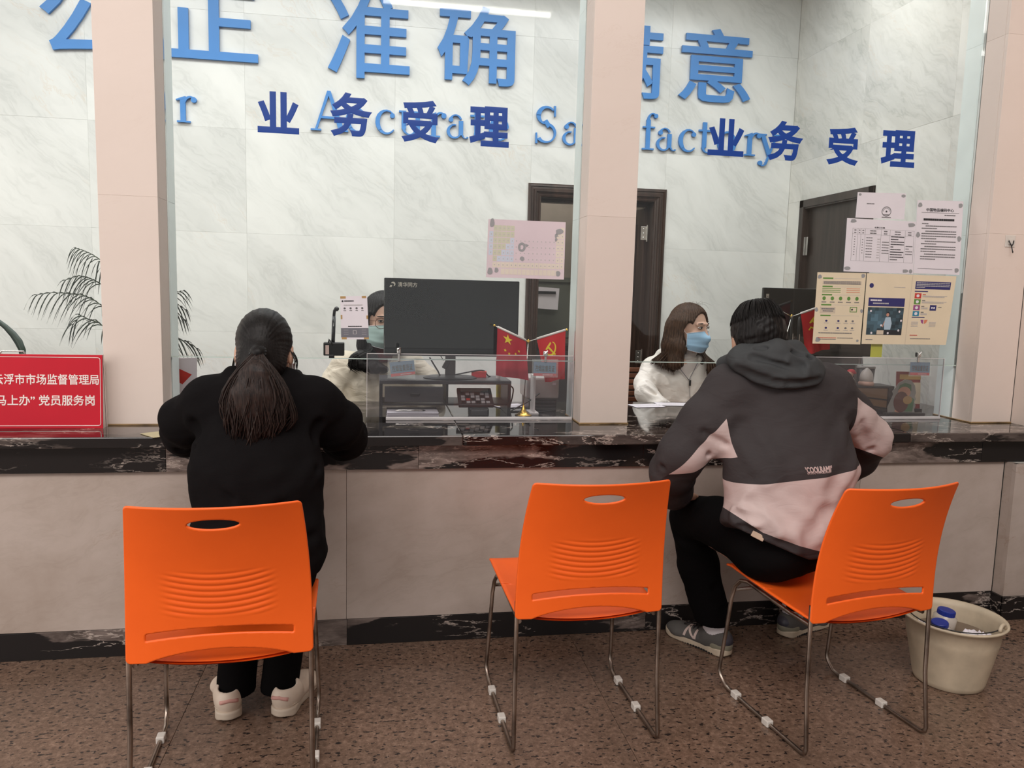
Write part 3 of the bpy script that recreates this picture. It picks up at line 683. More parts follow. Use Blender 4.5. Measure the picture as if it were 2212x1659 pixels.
class Sheet:
    """paper on a plane y=const; quad given as TL, TR, BR, BL pixels"""
    def __init__(s, quad, y, t=0.0006):
        s.P = [at(px, py, 1, y) for px, py in quad]; s.y = y; s.t = t; s.q = {}; s.ext = []; s.k = 0
    def w(s, u, v):
        a, b, c, d = s.P; p = (a*(1-u)+b*u)*(1-v)+(d*(1-u)+c*u)*v
        return p[0], p[2]
    def rect(s, m, u0, v0, u1, v1, lay=1): s.poly(m, [(u0, v0), (u1, v0), (u1, v1), (u0, v1)], lay)
    def poly(s, m, pts, lay=1): s.q.setdefault(m.name, [m, []])[1].append(([s.w(*p) for p in pts], lay))
    def disc(s, m, u, v, ru, rv, lay=2, n=14, wob=0.0):
        s.poly(m, [(u+ru*(1+wob*math.sin(3*a+u*9))*math.cos(a), v+rv*(1+wob*math.cos(2*a+v*7))*math.sin(a)) for a in [2*PI*i/n for i in range(n)]], lay)
    def ring(s, m, u, v, a0, b0, a1, b1, lay=2, n=24):
        for i in range(n):
            t0, t1 = 2*PI*i/n, 2*PI*(i+1)/n; s.poly(m, [(u+a0*math.cos(t0), v+b0*math.sin(t0)), (u+a1*math.cos(t0), v+b1*math.sin(t0)), (u+a1*math.cos(t1), v+b1*math.sin(t1)), (u+a0*math.cos(t1), v+b0*math.sin(t1))], lay)
    def dashes(s, m, u0, u1, v, h, n=None, gap=0.15, last=1.0):
        n = n or max(3, int((u1-u0)/0.05)); w = (u1-u0)/n
        for i in range(n):
            if (i+1)/n > last: break
            s.rect(m, u0+i*w, v, u0+i*w+w*(1-gap*random.random()), v+h, 4)
    def text(s, m, st, u0, v0, u1, v1, bold=0.0):
        me = text_mesh(st, (0, 1, 0, 1), 0, bold); 
        n = len(me.vertices); co = np.empty(n*3); me.vertices.foreach_get('co', co); co = co.reshape(-1, 3)
        for i in range(n):
            x, z = s.w(u0+(u1-u0)*co[i, 0], v1+(v0-v1)*co[i, 2]); co[i] = (x, -0.0012, z)
        me.vertices.foreach_set('co', co.reshape(-1)); me.update(); s.ext.append((me, m))
    def build(s, name, label, mat, group=None, cat='paper'):
        mb = MB(); mb.prism([s.w(0, 0), s.w(1, 0), s.w(1, 1), s.w(0, 1)], -s.t, s.t)
        root = mb.build(name, mat, loc=(0, s.y, 0)); tag(root, label, cat, group)
        if s.q:
            pb = MB(); ms = []
            for nm, (m, L) in s.q.items():
                pb.cur = len(ms); ms.append(m)
                for pts, lay in L:
                    pb.add([(p[0], -s.t-0.0003*lay, p[1]) for p in pts], [tuple(range(len(pts)))])
            o = pb.build('print', ms, root); tag(o, kind='stuff')
        for me, m in s.ext: link('printed_text', me, m, root)
        return root
YP = YG-0.0068
# QR notice (code itself left out), taped to the glass
s = Sheet([(735, 640), (793, 639), (797, 733), (737, 733)], YP)
s.rect(M_slate, 0, 0.735, 1, 0.955)
s.rect(M_tape, 0, 0, .2, .055, 2); s.rect(M_tape, .8, 0.0, .96, .05, 2); s.rect(M_tape, 0, .43, .06, .53, 2); s.rect(M_tape, .94, .45, 1.0, .53, 2); s.rect(M_tape, .02, .95, .2, 1, 2); s.rect(M_tape, .82, .955, 1, .995, 2)
s.disc(M_ink, .08, .115, .035, .022); s.dashes(M_ink, .14, .5, .10, .022, 6); s.dashes(M_lgrey, .12, .82, .195, .02, 10)
for i, u in enumerate((.15, .37, .59, .8)):
    s.disc(M_grey, u, .28, .04, .024); s.rect(M_lgrey, u-.03, .275, u+.03, .285, 2); s.dashes(M_grey, u-.04, u+.05, .325, .012, 2)
s.dashes(M_ink, .26, .76, .685, .022, 7)
for u in (.1, .75):
    for v in (.78, .83, .88): s.rect(M_lgrey, u, v, u+.17, v+.006, 2)
s.rect(M_lgrey, .43, .79, .56, .88, 2); s.rect(M_slate, .45, .80, .54, .87, 3)
s.build('notice', 'white taped notice with grey band beside the gooseneck scanner', M_paper)
# periodic chart, seen from the back, glued with grey blobs
s = Sheet([(1055, 473), (1222, 480), (1218, 604), (1050, 599)], YP)
cols = 18; rows = 7; c0 = .02; cw = .054; r0 = .10; rh = .105
for r in range(rows):
    for c in range(cols):
        if r == 0 and c not in (1, 2, 3, 4, 5, 17): continue
        if r == 1 and 6 <= c <= 15: continue
        if r >= 5 and c in (0,): continue
        m = M_polive if 1 <= c <= 5 and c+r <= 6 else M_pblue if c <= 5 and r < 6 else M_pyel if c >= 16 or r >= 5 and c > 6 and False else M_ppink
        if r == 6: m = M_pyel
        s.rect(m, c0+c*cw, r0+r*rh, c0+c*cw+cw*.9, r0+r*rh+rh*.88)
        s.rect(M_lgrey, c0+c*cw+cw*.35, r0+r*rh+rh*.35, c0+c*cw+cw*.6, r0+r*rh+rh*.55, 2)
for c in range(3, 17): s.rect(M_pyel, c0+c*cw, r0+7.1*rh, c0+c*cw+cw*.9, r0+8*rh)
for (u, v, a, b) in ((.05, .06, .028, .085), (.045, .89, .032, .07), (.125, .87, .024, .05), (.92, .17, .05, .05), (.88, .24, .02, .035), (.88, .31, .017, .03), (.92, .90, .028, .055), (.45, .66, .028, .04)):
    s.disc(M_glue, u, v, a, b, 3, wob=.15)
s.ring(M_glue, .44, .46, .020, .040, .050, .082, 3, 18); s.poly(M_glue, [(.48, .40), (.53, .42), (.50, .46)], 4)
s.build('chart', 'pale pink grid chart glued on the glass above the monitor', M_ppink)
# sheets on the right pane
GR = 'papers glued on the right glass pane'
s = Sheet([(1853, 415), (1957, 418), (1953, 474), (1848, 470)], YP)
s.disc(M_glue, .05, .09, .03, .05, 2); s.disc(M_glue, .95, .10, .045, .06, 2); s.dashes(M_grey, .20, .36, .42, .03, 5)
s.ring(M_grey, .62, .72, .085, .168, .098, .195)
for i in range(9):
    a = PI*(1.05+.9*i/8); s.rect(M_grey, .62+.068*math.cos(a)-.008, .72+.13*math.sin(a)-.012, .62+.068*math.cos(a)+.008, .72+.13*math.sin(a)+.012, 2)
s.poly(M_ink, [(.62+(.028 if i % 2 == 0 else .012)*math.sin(i*PI/5), .72-(.055 if i % 2 == 0 else .024)*math.cos(i*PI/5)) for i in range(10)], 2)
s.dashes(M_grey, .56, .68, .83, .03, 5); s.dashes(M_grey, .53, .72, .93, .035, 6)
s.build('notice', 'upper white letter with a round star seal', M_paper, GR)
s = Sheet([(1830, 471), (1979, 479), (1972, 592), (1822, 586)], YP-0.0016)
s.text(M_ink, '收费公示表', .40, .135, .55, .165, 0.02)
hx = [.09, .165, .21, .27, .50, .63, .85, .98]; 
for x in hx: s.rect(M_grey, x-.0015, .18, x+.0015, .79)
for v in (.18, .285, .79): s.rect(M_grey, .09, v, .98, v+.003)
for a, b in zip(hx, hx[1:]):
    s.dashes(M_grey, a+(b-a)*.3, b-(b-a)*.3, .205, .018, 2); s.dashes(M_grey, a+(b-a)*.3, b-(b-a)*.3, .25, .018, 2)
for i in range(8): s.rect(M_grey, .118, .33+i*.048, .134, .345+i*.048)
for i in range(6): s.rect(M_grey, .232, .38+i*.05, .248, .395+i*.05)
for i in range(8): s.dashes(M_grey, .29, .41, .34+i*.052, .012, 4, last=.9); s.dashes(M_lgrey, .45, .49, .36+i*.05, .012, 2)
for i in range(10): s.dashes(M_ink if i < 9 else M_grey, .645, .84, .30+i*.048, .015, 9, last=(1, .6, 1, 1, .25, .85, 1, .9, 1, .6)[i])
for i in range(5): s.dashes(M_grey, .52, .62, .41+i*.052, .014, 4)
for i in range(4): s.dashes(M_grey, .865, .965, .47+i*.05, .014, 4, last=(1, .5, 1, 1)[i])
s.disc(M_glue, .09, .045, .04, .04, 2, wob=.2); s.disc(M_glue, .93, .07, .05, .045, 2, wob=.2); s.disc(M_glue, .05, .94, .045, .035, 2); s.disc(M_glue, .88, .95, .04, .04, 2, wob=.2); s.disc(M_glue, .96, .95, .025, .04, 2)
s.build('notice', 'wide white sheet with a fee table', M_paper, GR)
s = Sheet([(1982, 432), (2081, 435), (2072, 594), (1973, 590)], YP-0.0008)
s.text(M_ink, '中国物品编码中心', .20, .105, .80, .15, 0.022); s.rect(M_grey, .1, .163, .92, .169)
s.dashes(M_grey, .6, .84, .19, .014, 5); s.dashes(M_ink, .15, .82, .245, .028, 14); s.dashes(M_grey, .12, .26, .31, .012, 3)
v = .34
for n in (2, 4, 2, 3, 3):
    for i in range(n):
        s.dashes(M_grey, .2 if i == 0 else .12, .88, v, .013, 16, last=.45 if i == n-1 else 1); v += .0335
    v += .004
s.rect(M_ink, .08, .93, .84, .935)
for (u, v_) in ((.06, .065), (.94, .06), (.05, .47), (.95, .51), (.93, .94)): s.disc(M_glue, u, v_, .045, .035, 2, wob=.15)
s.build('notice', 'tall white official letter headed 中国物品编码中心', M_paper, GR)
s = Sheet([(1766, 588), (1871, 590), (1858, 744), (1755, 742)], YP-0.001)
for v in (.07, .185, .30, .44, .59): s.rect(M_green, .12, v, .33, v+.02); s.rect(M_lgrey, .35, v+.01, .92, v+.013)
s.rect(M_kraft, .12, .115, .92, .165)
for i in range(3): s.dashes(M_grey, .14, .9, .12+i*.016, .008, 18)
for i in range(3):
    s.rect(M_green, .12, .218+i*.025, .5, .226+i*.025); s.rect(M_orink, .62, .218+i*.025, .9, .226+i*.025)
for i in range(5):
    u = .17+i*.17; s.disc(M_green, u, .36, .035, .027); s.dashes(M_grey, u-.05, u+.05, .405, .012, 3)
s.rect(M_kraft, .1, .48, .42, .57); s.dashes(M_grey, .13, .40, .50, .014, 7); s.dashes(M_grey, .16, .38, .53, .012, 6)
s.rect(M_green, .72, .475, .87, .55); s.rect(M_cream, .735, .485, .855, .54, 2); s.disc(M_ink, .765, .513, .02, .014, 3)
for r in (0, 1):
    for i, u in enumerate((.25, .50, .66, .80)):
        s.disc(M_navy if i < 2 else M_grey, u, .675+r*.1, .025, .014); s.dashes(M_lgrey, u-.05, u+.05, .70+r*.1, .008, 3)
s.dashes(M_grey, .1, .8, .84, .010, 14); s.dashes(M_redink, .1, .48, .91, .008, 9); s.dashes(M_grey, .5, .83, .91, .008, 7); s.dashes(M_grey, .1, .48, .93, .008, 9)
for (u, v_, a) in ((.05, .06, .04), (.94, .04, .04), (.03, .52, .035), (.97, .53, .03), (.10, .94, .05), (.93, .95, .025)): s.disc(M_glue, u, v_, a, a*.8, 2, wob=.15)
s.build('leaflet', 'cream leaflet with green headings', M_cream, GR)
s = Sheet([(1873, 590), (2066, 597), (2043, 745), (1861, 743)], YP-0.001)
s.rect(M_kraft, .505, .0, .51, 1); s.disc(M_navy, .06, .17, .024, .034); s.dashes(M_lgrey, .31, .44, .18, .008, 6)
s.rect(M_navy, .04, .34, .45, .46); s.dashes(M_paper, .06, .19, .365, .022, 5); s.dashes(M_lgrey, .09, .27, .41, .018, 8)
for i in range(10):                       # the printed photograph: a man in a light shirt working in a dim hall
    for j in range(8):
        k = 0.25+0.5*math.exp(-((i-2.2)**2/6+(j-3.0)**2/8))+0.12*math.sin(i*2.1+j*1.7)
        m = plain('photo_tone_%d' % int(max(0, min(5, k*6))), srgb(*[int(c*(.35+.55*max(0, min(5, int(k*6)))/5)) for c in (110, 150, 170)]), .5, var=0.02)
        s.rect(m, .04+i*.041, .475+j*.049, .081+i*.041, .524+j*.049)
SK = PM('skin_ink', (190, 140, 120)); SH = PM('shirt_ink', (170, 190, 205))
s.disc(M_ink, .275, .565, .020, .027, 2); s.disc(SK, .27, .578, .017, .025, 3); s.poly(SH, [(.25, .615), (.305, .61), (.325, .70), (.315, .79), (.245, .79), (.235, .70)], 2); s.poly(SK, [(.235, .68), (.245, .67), (.225, .76), (.215, .75)], 3); s.poly(M_ink, [(.16, .79), (.45, .80), (.45, .865), (.15, .865)], 2); s.poly(M_kraft, [(.16, .80), (.24, .80), (.24, .86), (.16, .86)], 3)
for (u, v_) in ((.075, .53), (.43, .66), (.41, .80), (.29, .84), (.10, .84), (.40, .53), (.205, .73)): s.disc(M_paper, u, v_, .011, .016, 4)
s.dashes(M_grey, .04, .12, .93, .01, 5)
s.rect(M_navy, .55, .09, .95, .20)
for i in range(4): s.dashes(M_lgrey, .56, .94 if i < 3 else .66, .105+i*.022, .010, 14)
s.rect(M_navy, .55, .225, .70, .24)
for i, m in enumerate((M_redink, M_green, M_purp, M_teal)):
    v = .26+i*.085; s.rect(m, .555, v, .63, v+.075); s.disc(M_paper, .592, v+.037, .018, .022, 2)
    s.dashes(M_redink if i == 0 else M_grey, .645, .68, v+.01, .012, 2); s.dashes(M_lgrey, .645, .93 if i < 2 else .72, v+.03, .008, 10); s.dashes(M_lgrey, .645, .90 if i < 2 else .72, v+.045, .008, 10)
s.rect(M_navy, .745, .425, .82, .505); s.disc(M_paper, .77, .465, .010, .014, 2); s.disc(M_paper, .795, .465, .010, .014, 2)
s.dashes(M_grey, .84, .88, .45, .008, 3)
s.rect(M_navy, .55, .60, .70, .613); s.poly(M_purp, [(.655, .64), (.69, .64), (.69, .70), (.67, .685)]); s.poly(M_orink, [(.70, .64), (.74, .64), (.725, .685), (.70, .70)])
for i in range(4): s.dashes(M_lgrey, .55, .63, .67+i*.02, .008, 5); s.dashes(M_lgrey, .76, .84, .67+i*.02, .008, 5)
s.dashes(M_redink, .55, .64, .86, .009, 5); s.dashes(M_grey, .56, .8, .91, .008, 12)
s.build('leaflet', 'open two page cream leaflet with a navy heading and a photograph', M_cream, GR)
# ------------------------------------------------------------------ acrylic guards standing on the worktop
def guard(label, x0, x1, z1, xin):
    r = empty('acrylic_guard', ((x0+x1)/2, 0.296, 0.80), label=label, cat='guard')
    c = (x0+x1)/2; H = z1-0.80
    MB().box(x0-c, x1-c, -0.002, 0.002, 0.012, H).build('front_sheet', M_acr, r)
    MB().box(x0-c, x1-c, -0.003, 0.003, H-0.0015, H+0.001).build('sheet_edge', M_acr_edge, r)
    for x in (x0, x1): MB().box(x-c-0.001, x-c+0.001, -0.003, 0.003, 0.012, H).build('sheet_edge', M_acr_edge, r)
    MB().box(xin-c, x1-c, -0.010, 0.006, 0.0, 0.012, b=0.002).build('base_strip', M_acr_edge, r)
    return r
guard('clear acrylic guard before the black monitor riser', -0.055, 0.785, 1.066, 0.02)
guard('clear acrylic guard before the cartoon standee', 1.60, 2.50, 1.075, 1.60)
# badges hung on the guards
M_bblue = PM('badge_blue', (92, 118, 150)); M_bred = PM('badge_red', (196, 34, 48)); M_btxt = PM('badge_text', (222, 70, 70)); M_sleeve = glassy('plastic_sleeve', haze=0.10)
def badge(quad, clip_px, label):
    s = Sheet(quad, 0.2925, 0.0008)
    s.rect(M_bred, 0, .80, 1, 1); s.text(M_btxt, '控烟监督员证', .08, .24, .92, .68, 0.02); s.dashes(M_ppink, .4, .85, .88, .05, 10)
    r = s.build('badge', label, M_bblue, 'smoking control badges', 'badge')
    e = MB(); P = s.P; cx, cz = (P[0][0]+P[1][0])/2, (P[0][2]+P[1][2])/2
    e.box(cx-0.055, cx+0.055, -0.0025, -0.002, P[3][2]-0.006, cz+0.012).build('plastic_sleeve', M_sleeve, r)
    k = at(*clip_px, 1, 0.288); c = MB()
    c.box(k[0]-0.008, k[0]+0.008, -0.010, 0.012, k[2]-0.012, k[2]+0.010, b=0.003).box(k[0]-0.004, k[0]+0.004, -0.006, 0.0, cz, k[2]-0.005, b=0.001); c.tube([(k[0]-0.006, -0.012, k[2]), (k[0]+0.006, -0.012, k[2]+0.012)], 0.003, 6)
    c.build('clip', M_chrome, r)
badge([(841, 783), (894, 778), (897, 808), (845, 814)], (862, 757), 'tilted blue and red badge in front of the seated clerk with glasses')
badge([(1153, 781), (1202, 783), (1201, 813), (1152, 812)], (1179, 764), 'straight blue and red badge over the table flags')
badge([(1967, 782), (2009, 783), (2007, 811), (1965, 810)], (1985, 766), 'blue and red badge above the red certificate stand')
# ------------------------------------------------------------------ left bay
M_blk = plain('black_gloss_plastic', (0.012, 0.012, 0.013, 1), 0.10, var=0.0); M_blkm = plain('black_matt_plastic', (0.018, 0.018, 0.018, 1), 0.42, var=0.02); M_dkg = plain('dark_grey_plastic', (0.06, 0.058, 0.06, 1), 0.4)
M_scr = plain('glossy_screen', (0.010, 0.010, 0.012, 1), 0.04, var=0.0, spec=0.6)
def monitor(x0, x1, z0, z1, y, label, rz=0.0, stand=True, base_z=0.8):
    cx = (x0+x1)/2; W = (x1-x0)/2; H = z1-z0
    r = empty('monitor', (cx, y, base_z), math.radians(rz), label, 'monitor'); o = z0-base_z
    MB().box(-W, W, 0.0, 0.018, o, o+H, b=0.004).box(-W*.7, W*.7, 0.016, 0.045, o+H*.2, o+H*.8, b=0.01).build('casing', M_blk, r)
    MB().box(-W+0.006, W-0.006, -0.001, 0.001, o+0.022, o+H-0.006).build('screen', M_scr, r)
    if stand:
        MB().box(-0.022, 0.022, 0.045, 0.062, 0.010, o+H*.4, b=0.004).build('neck', M_blkm, r)
        MB().lathe([(0.115, 0), (0.116, 0.004), (0.10, 0.010), (0.03, 0.014), (0.0, 0.014)], 32, Matrix.Translation((0, 0.055, 0)), sx=1.0, sy=0.7).build('foot', M_blkm, r, smooth=False)
    return r
mon = monitor(0.010, 0.578, 1.045, 1.367, 0.455, 'glossy black monitor on the riser behind the left glass', base_z=0.946)
tm = text_mesh('清华同方', (-0.228, -0.148, 0.385, 0.405), 0.0006, 0.018); link('brand_lettering', tm, PM('silver_print', (196, 190, 180)), mon, loc=(0, -0.0015, 0))
lg = MB(); 
for k in range(10):
    a0 = -70+k*22; a1 = a0+22; c = lambda a, r: (-0.247+r*math.cos(math.radians(a)), 0.396+r*math.sin(math.radians(a)))
    w0 = 0.0025+0.004*math.sin(PI*k/10)
    lg.prism([c(a0, .009-w0), c(a0, .0095), c(a1, .0095), c(a1, .009-w0)], -0.0006, 0)
lg.prism([(-0.262, 0.384), (-0.253, 0.384), (-0.250, 0.392), (-0.258, 0.392)], -0.0006, 0)
lg.build('emblem', PM('silver_print2', (196, 190, 180)), mon, loc=(0, -0.0015, 0))
# riser
rs = empty('monitor_riser', (0.27, 0.50, 0.80), label='dark grey desk riser with drawer under the black monitor', cat='desk riser')
MB().box(-0.277, 0.277, -0.085, 0.125, 0.130, 0.146, b=0.002).build('top_board', M_dkg, rs)
for x in (-0.270, 0.270): MB().box(x-0.007, x+0.007, -0.080, 0.12, 0.0, 0.130, b=0.001).build('side_board', M_blkm, rs)
MB().box(0.0, 0.010, -0.075, 0.12, 0.046, 0.130).build('divider', M_blkm, rs)
MB().box(-0.263, 0.263, -0.080, 0.12, 0.040, 0.048).build('shelf', M_blkm, rs)
dr = MB().box(-0.255, -0.01, -0.083, -0.075, 0.054, 0.120, b=0.002).build('drawer', M_dkg, rs)
MB().box(-0.15, -0.11, -0.088, -0.083, 0.08, 0.092, b=0.002).build('handle', M_blkm, dr)
# calculator, terminal and papers in the riser
ck = empty('calculator', (0.40, 0.47, 0.852), label='grey desk calculator standing tilted inside the riser', cat='calculator')
T = Matrix.Rotation(math.radians(28), 4, 'X')
MB().box(-0.075, 0.075, -0.05, 0.075, 0, 0.018, T, b=0.004).build('body', M_dkg, ck)
MB().box(-0.06, 0.06, 0.045, 0.068, 0.018, 0.0195, T).build('display', plain('lcd', srgb(180, 190, 180), 0.2), ck)
for i in range(6):
    for j in range(4):
        MB().box(-0.062+i*0.021, -0.046+i*0.021, -0.042+j*0.020, -0.028+j*0.020, 0.018, 0.022, T, b=0.001).build('key', (M_redink if (i, j) == (1, 1) else M_lgrey if (i+j) % 3 else M_blkm), ck)
t = empty('card_terminal', (0.405, 0.385, 0.80), label='small black box standing below the riser shelf', cat='terminal')
MB().box(-0.042, 0.042, -0.02, 0.03, 0, 0.036, b=0.005).build('body', M_blkm, t); MB().box(-0.034, 0.034, -0.022, -0.018, 0.006, 0.028, b=0.002).build('front', M_dkg, t)
pp = MB()
for k in range(9): 
    M_ = Matrix.Translation((0.13, 0.40, 0.801+k*0.0022)) @ Matrix.Rotation(random.uniform(-.06, .06), 4, 'Z'); pp.cur = 0; pp.box(-0.105, 0.105, -0.05, 0.10, 0, 0.0012, M_)
tag(pp.build('paper_stack', M_paper), 'low stack of white papers under the riser drawer', 'paper stack')['kind'] = 'stuff'
pn = empty('ballpoint_pen', (0.12, 0.365, 0.8235), label='silver pen lying on the papers under the riser', cat='pen')
MB().tube([(-0.06, 0, 0.004), (0.05, 0.0, 0.004)], 0.004, 8).build('barrel', M_chrome, pn, smooth=True); MB().tube([(0.05, 0, 0.004), (0.062, 0, 0.004)], [0.004, 0.001], 8).build('tip', M_blkm, pn)
# flags
M_fred = plain('flag_red_cloth', srgb(206, 22, 32), 0.6, var=0.05, bump=0.2, bscale=500); M_fdk = plain('flag_crimson_cloth', srgb(184, 18, 44), 0.6, var=0.05, bump=0.2, bscale=500)
M_gold = plain('polished_gold', srgb(222, 180, 90), 0.25, 1.0, var=0.05); M_yel = PM('flag_yellow', (240, 210, 50)); M_trim = plain('white_silk', srgb(228, 220, 216), 0.5)
def star(cx, cz, r, rot=0.0):
    return [(cx+(r if i % 2 == 0 else r*.40)*math.sin(i*PI/5+rot), cz+(r if i % 2 == 0 else r*.40)*math.cos(i*PI/5+rot)) for i in range(10)]
def hammer_sickle():
    out = []
    for i in range(12):       # sickle blade: crescent open to the upper left
        a0, a1 = math.radians(-150+i*18), math.radians(-150+(i+1)*18)
        w = lambda k: 0.10+0.17*math.sin(PI*min(1, k/11.0))
        c = lambda a, r: (0.05+r*math.cos(a), 0.02+r*math.sin(a))
        out.append([c(a0, .82-w(i)), c(a0, .82), c(a1, .82), c(a1, .82-w(i+1))])
    out.append([(-.62, -.40), (-.50, -.52), (-.80, -.80), (-.90, -.70)])
    out.append([(.62, -.86), (.78, -.72), (-.16, .30), (-.32, .14)])      # hammer handle
    out.append([(-.72, .10), (-.50, .34), (.06, .80), (.20, .62), (-.20, .26), (-.50, .0)])
    return out
def cloth_flag(mat, P0, P1, LA, LB, SA, SB, emblem, parent, name='flag'):
    """flag hanging from the rod P0-P1; emblem drawn in local flag coordinates"""
    P0 = np.array(P0, float); P1 = np.array(P1, float); ex = (P1-P0)
    nu, nv = 16, 22
    def pos(u, v, off=0.0):
        p = P0+ex*u+np.array([v*(SA+(SB-SA)*u), 0, -v*(LA+(LB-LA)*u)])
        yy = 0.010*math.sin(u*9+v*2.0)*v+0.006*math.sin(u*17+1)*v*v
        return (p[0], p[1]+yy+off, p[2])
    vs = [pos(i/nu, j/nv) for i in range(nu+1) for j in range(nv+1)]
    fs = [(i*(nv+1)+j, i*(nv+1)+j+1, (i+1)*(nv+1)+j+1, (i+1)*(nv+1)+j) for i in range(nu) for j in range(nv)]
    n = len(vs); vs2 = vs+[(a, b+0.0012, c) for a, b, c in vs]
    fs2 = fs+[tuple(x+n for x in reversed(f)) for f in fs]
    o = MB().add(vs2, fs2).build(name, mat, parent, smooth=True)
    em = MB()
    for poly in emblem:      # emblem polygons in (u, v)
        cu = sum(p[0] for p in poly)/len(poly); cv = sum(p[1] for p in poly)/len(poly)
        em.add([pos(cu, cv, -0.0018)]+[pos(p[0], p[1], -0.0018) for p in poly], [(0, k+1, (k+1) % len(poly)+1) for k in range(len(poly))])
    em.build('emblem', M_yel, o)
    sl = MB(); sl.tube([P0+np.array((0, 0, 0.001)), P1+np.array((0, 0, 0.001))], 0.0048, 8); sl.build('sleeve', M_trim, o, smooth=True)
    return o
def flag_stand(base, joint, tipL, tipR, zb, label, left=True, right=True):
    r = empty('flag_stand', base, label=label, cat='table flags')
    B = np.array(base, float); J = np.array(joint)-B; TL = np.array(tipL)-B; TR = np.array(tipR)-B
    MB().lathe([(0.036, 0), (0.036, 0.003), (0.026, 0.006), (0.012, 0.020), (0.006, 0.036), (0.0035, 0.044)], 24).build('base', M_gold, r, smooth=True)
    MB().tube([(0, 0, 0.04), tuple(J)], 0.0022, 8).build('pole', M_chrome, r, smooth=True)
    k = MB(); k.ball(tuple(J), 0.006, n=8); k.ball(tuple(J+np.array((0, 0, 0.006))), 0.004, n=8)
    k.build('joint', M_gold, r)
    MB().tube([tuple(J), tuple(TL)], 0.0022, 8).build('arm', M_chrome, r, smooth=True); MB().tube([tuple(J), tuple(TR)], 0.0022, 8).build('arm', M_chrome, r, smooth=True)
    MB().ball(tuple(TL), 0.0058, n=8).build('finial', M_gold, r, smooth=True); MB().ball(tuple(TR), 0.0058, n=8).build('finial', M_gold, r, smooth=True)
    L = 0.225
    if left:
        a = TL+(J-TL)*.09; b = TL+(J-TL)*.93; e5 = []
        for (u, v, s_) in ((.36, .17, .17), (.27, .42, .055), (.40, .47, .05), (.62, .43, .05), (.74, .34, .05)):
            e5.append([(u+p[0], v-p[1]*.68) for p in star(0, 0, s_)])
        cloth_flag(M_fdk, a, b, .205, .168, 0.0, .014, e5, r)
    if right:
        a = J+(TR-J)*.22; b = J+(TR-J)*.97
        em = [[(.42+p[0]*.26, .30-p[1]*.19) for p in q] for q in hammer_sickle()]
        cloth_flag(M_fred, a, b, .185, .208, .045, .0, em, r)
    return r
flag_stand((0.600, 0.405, 0.80), (0.612, 0.40, 1.116), (0.466, 0.40, 1.181), (0.777, 0.40, 1.169), 0.8, 'pair of small red table flags on a gold foot beside the black monitor')
# gooseneck scanner clamped to the glass edge
sc_ = empty('scanner', (-0.183, 0.335, 1.045), label='black gooseneck scanner clamped on the lower glass edge', cat='scanner')
MB().box(-0.042, 0.038, -0.018, 0.018, 0.008, 0.060, b=0.003).build('box', M_blkm, sc_)
MB().box(-0.034, -0.020, -0.0195, -0.018, 0.014, 0.050).build('sticker', PM('sticker_pink', (216, 190, 184)), sc_)
MB().tube([(-0.006, 0, 0.05), (-0.004, 0, 0.10), (-0.002, 0, 0.165)], 0.0075, 12).tube([(-0.002, 0, 0.165), (0.0, 0, 0.185), (0.006, -0.006, 0.195)], 0.006, 12).build('stem', M_blk, sc_, smooth=True)
MB().ball((0.009, -0.010, 0.193), 0.0095, n=10).build('head', M_blk, sc_, smooth=True)
MB().tube([(-0.022, -0.012, 0.055), (-0.020, -0.016, 0.072), (-0.010, -0.016, 0.060), (-0.006, -0.014, 0.045)], 0.004, 8).build('lever', M_blkm, sc_, smooth=True)
MB().box(-0.02, 0.0, -0.03, 0.0, -0.004, 0.012, b=0.002).build('clamp', M_blkm, sc_)
# desk calendar at the left column
ca = empty('desk_calendar', (-0.80, 0.50, 0.803), math.radians(20), 'white desk calendar with a red diamond behind the left column', 'calendar')
T1 = Matrix.Rotation(math.radians(10), 4, 'X')
MB().box(-0.055, 0.055, 0, 0.002, 0, 0.225, T1).build('front_page', M_paper, ca); MB().prism([(-0.055, 0.15), (-0.02, 0.185), (0.035, 0.155), (0.0, 0.115)], -0.0008, 0, T1).build('red_diamond', M_redink, ca)
MB().box(-0.055, 0.062, 0.085, 0.088, 0, 0.225, Matrix.Rotation(math.radians(-10), 4, 'X') @ Matrix.Translation((0, -0.0, 0))).build('back_board', M_bred, ca)
for k in range(7): MB().tube([(-0.045+k*0.015+0.004*math.cos(a), 0.040*0+0.038+0.004*0, 0.222+0.007*math.sin(a)) for a in [0, 1, 2, 3, 4, 5]], 0.0009, 5).build('ring', M_chrome, ca)
# small things behind the guard
def stamp(x, y, z, h, c1, c2, label, r=0.010):
    o = empty('glue_stick', (x, y, z), label=label, cat='glue stick')
    MB().lathe([(r, 0), (r, h*.62), (r*.9, h*.64)], 16).build('tube', c1, o); MB().lathe([(r*1.05, h*.62), (r*1.05, h), (0, h)], 16).build('cap', c2, o)
M_yl = plain('yellow_plastic', srgb(206, 190, 90), 0.4); 
stamp(0.505, 0.52, 0.946, 0.085, M_trim, M_bred, 'upright tube with red cap on the riser behind the cable')
stamp(0.535, 0.66, 0.80, 0.12, M_yl, M_yl, 'yellow glue bottle behind the riser', 0.016)
cb = empty('card_box', (0.425, 0.56, 0.946), math.radians(-5), 'small red card box on the riser behind the monitor foot', 'box')
MB().box(-0.032, 0.032, -0.02, 0.02, 0, 0.024, b=0.001).build('body', M_bred, cb); MB().box(-0.033, 0.033, -0.021, 0.021, 0.020, 0.0265, b=0.001).build('lid', M_redink, cb)
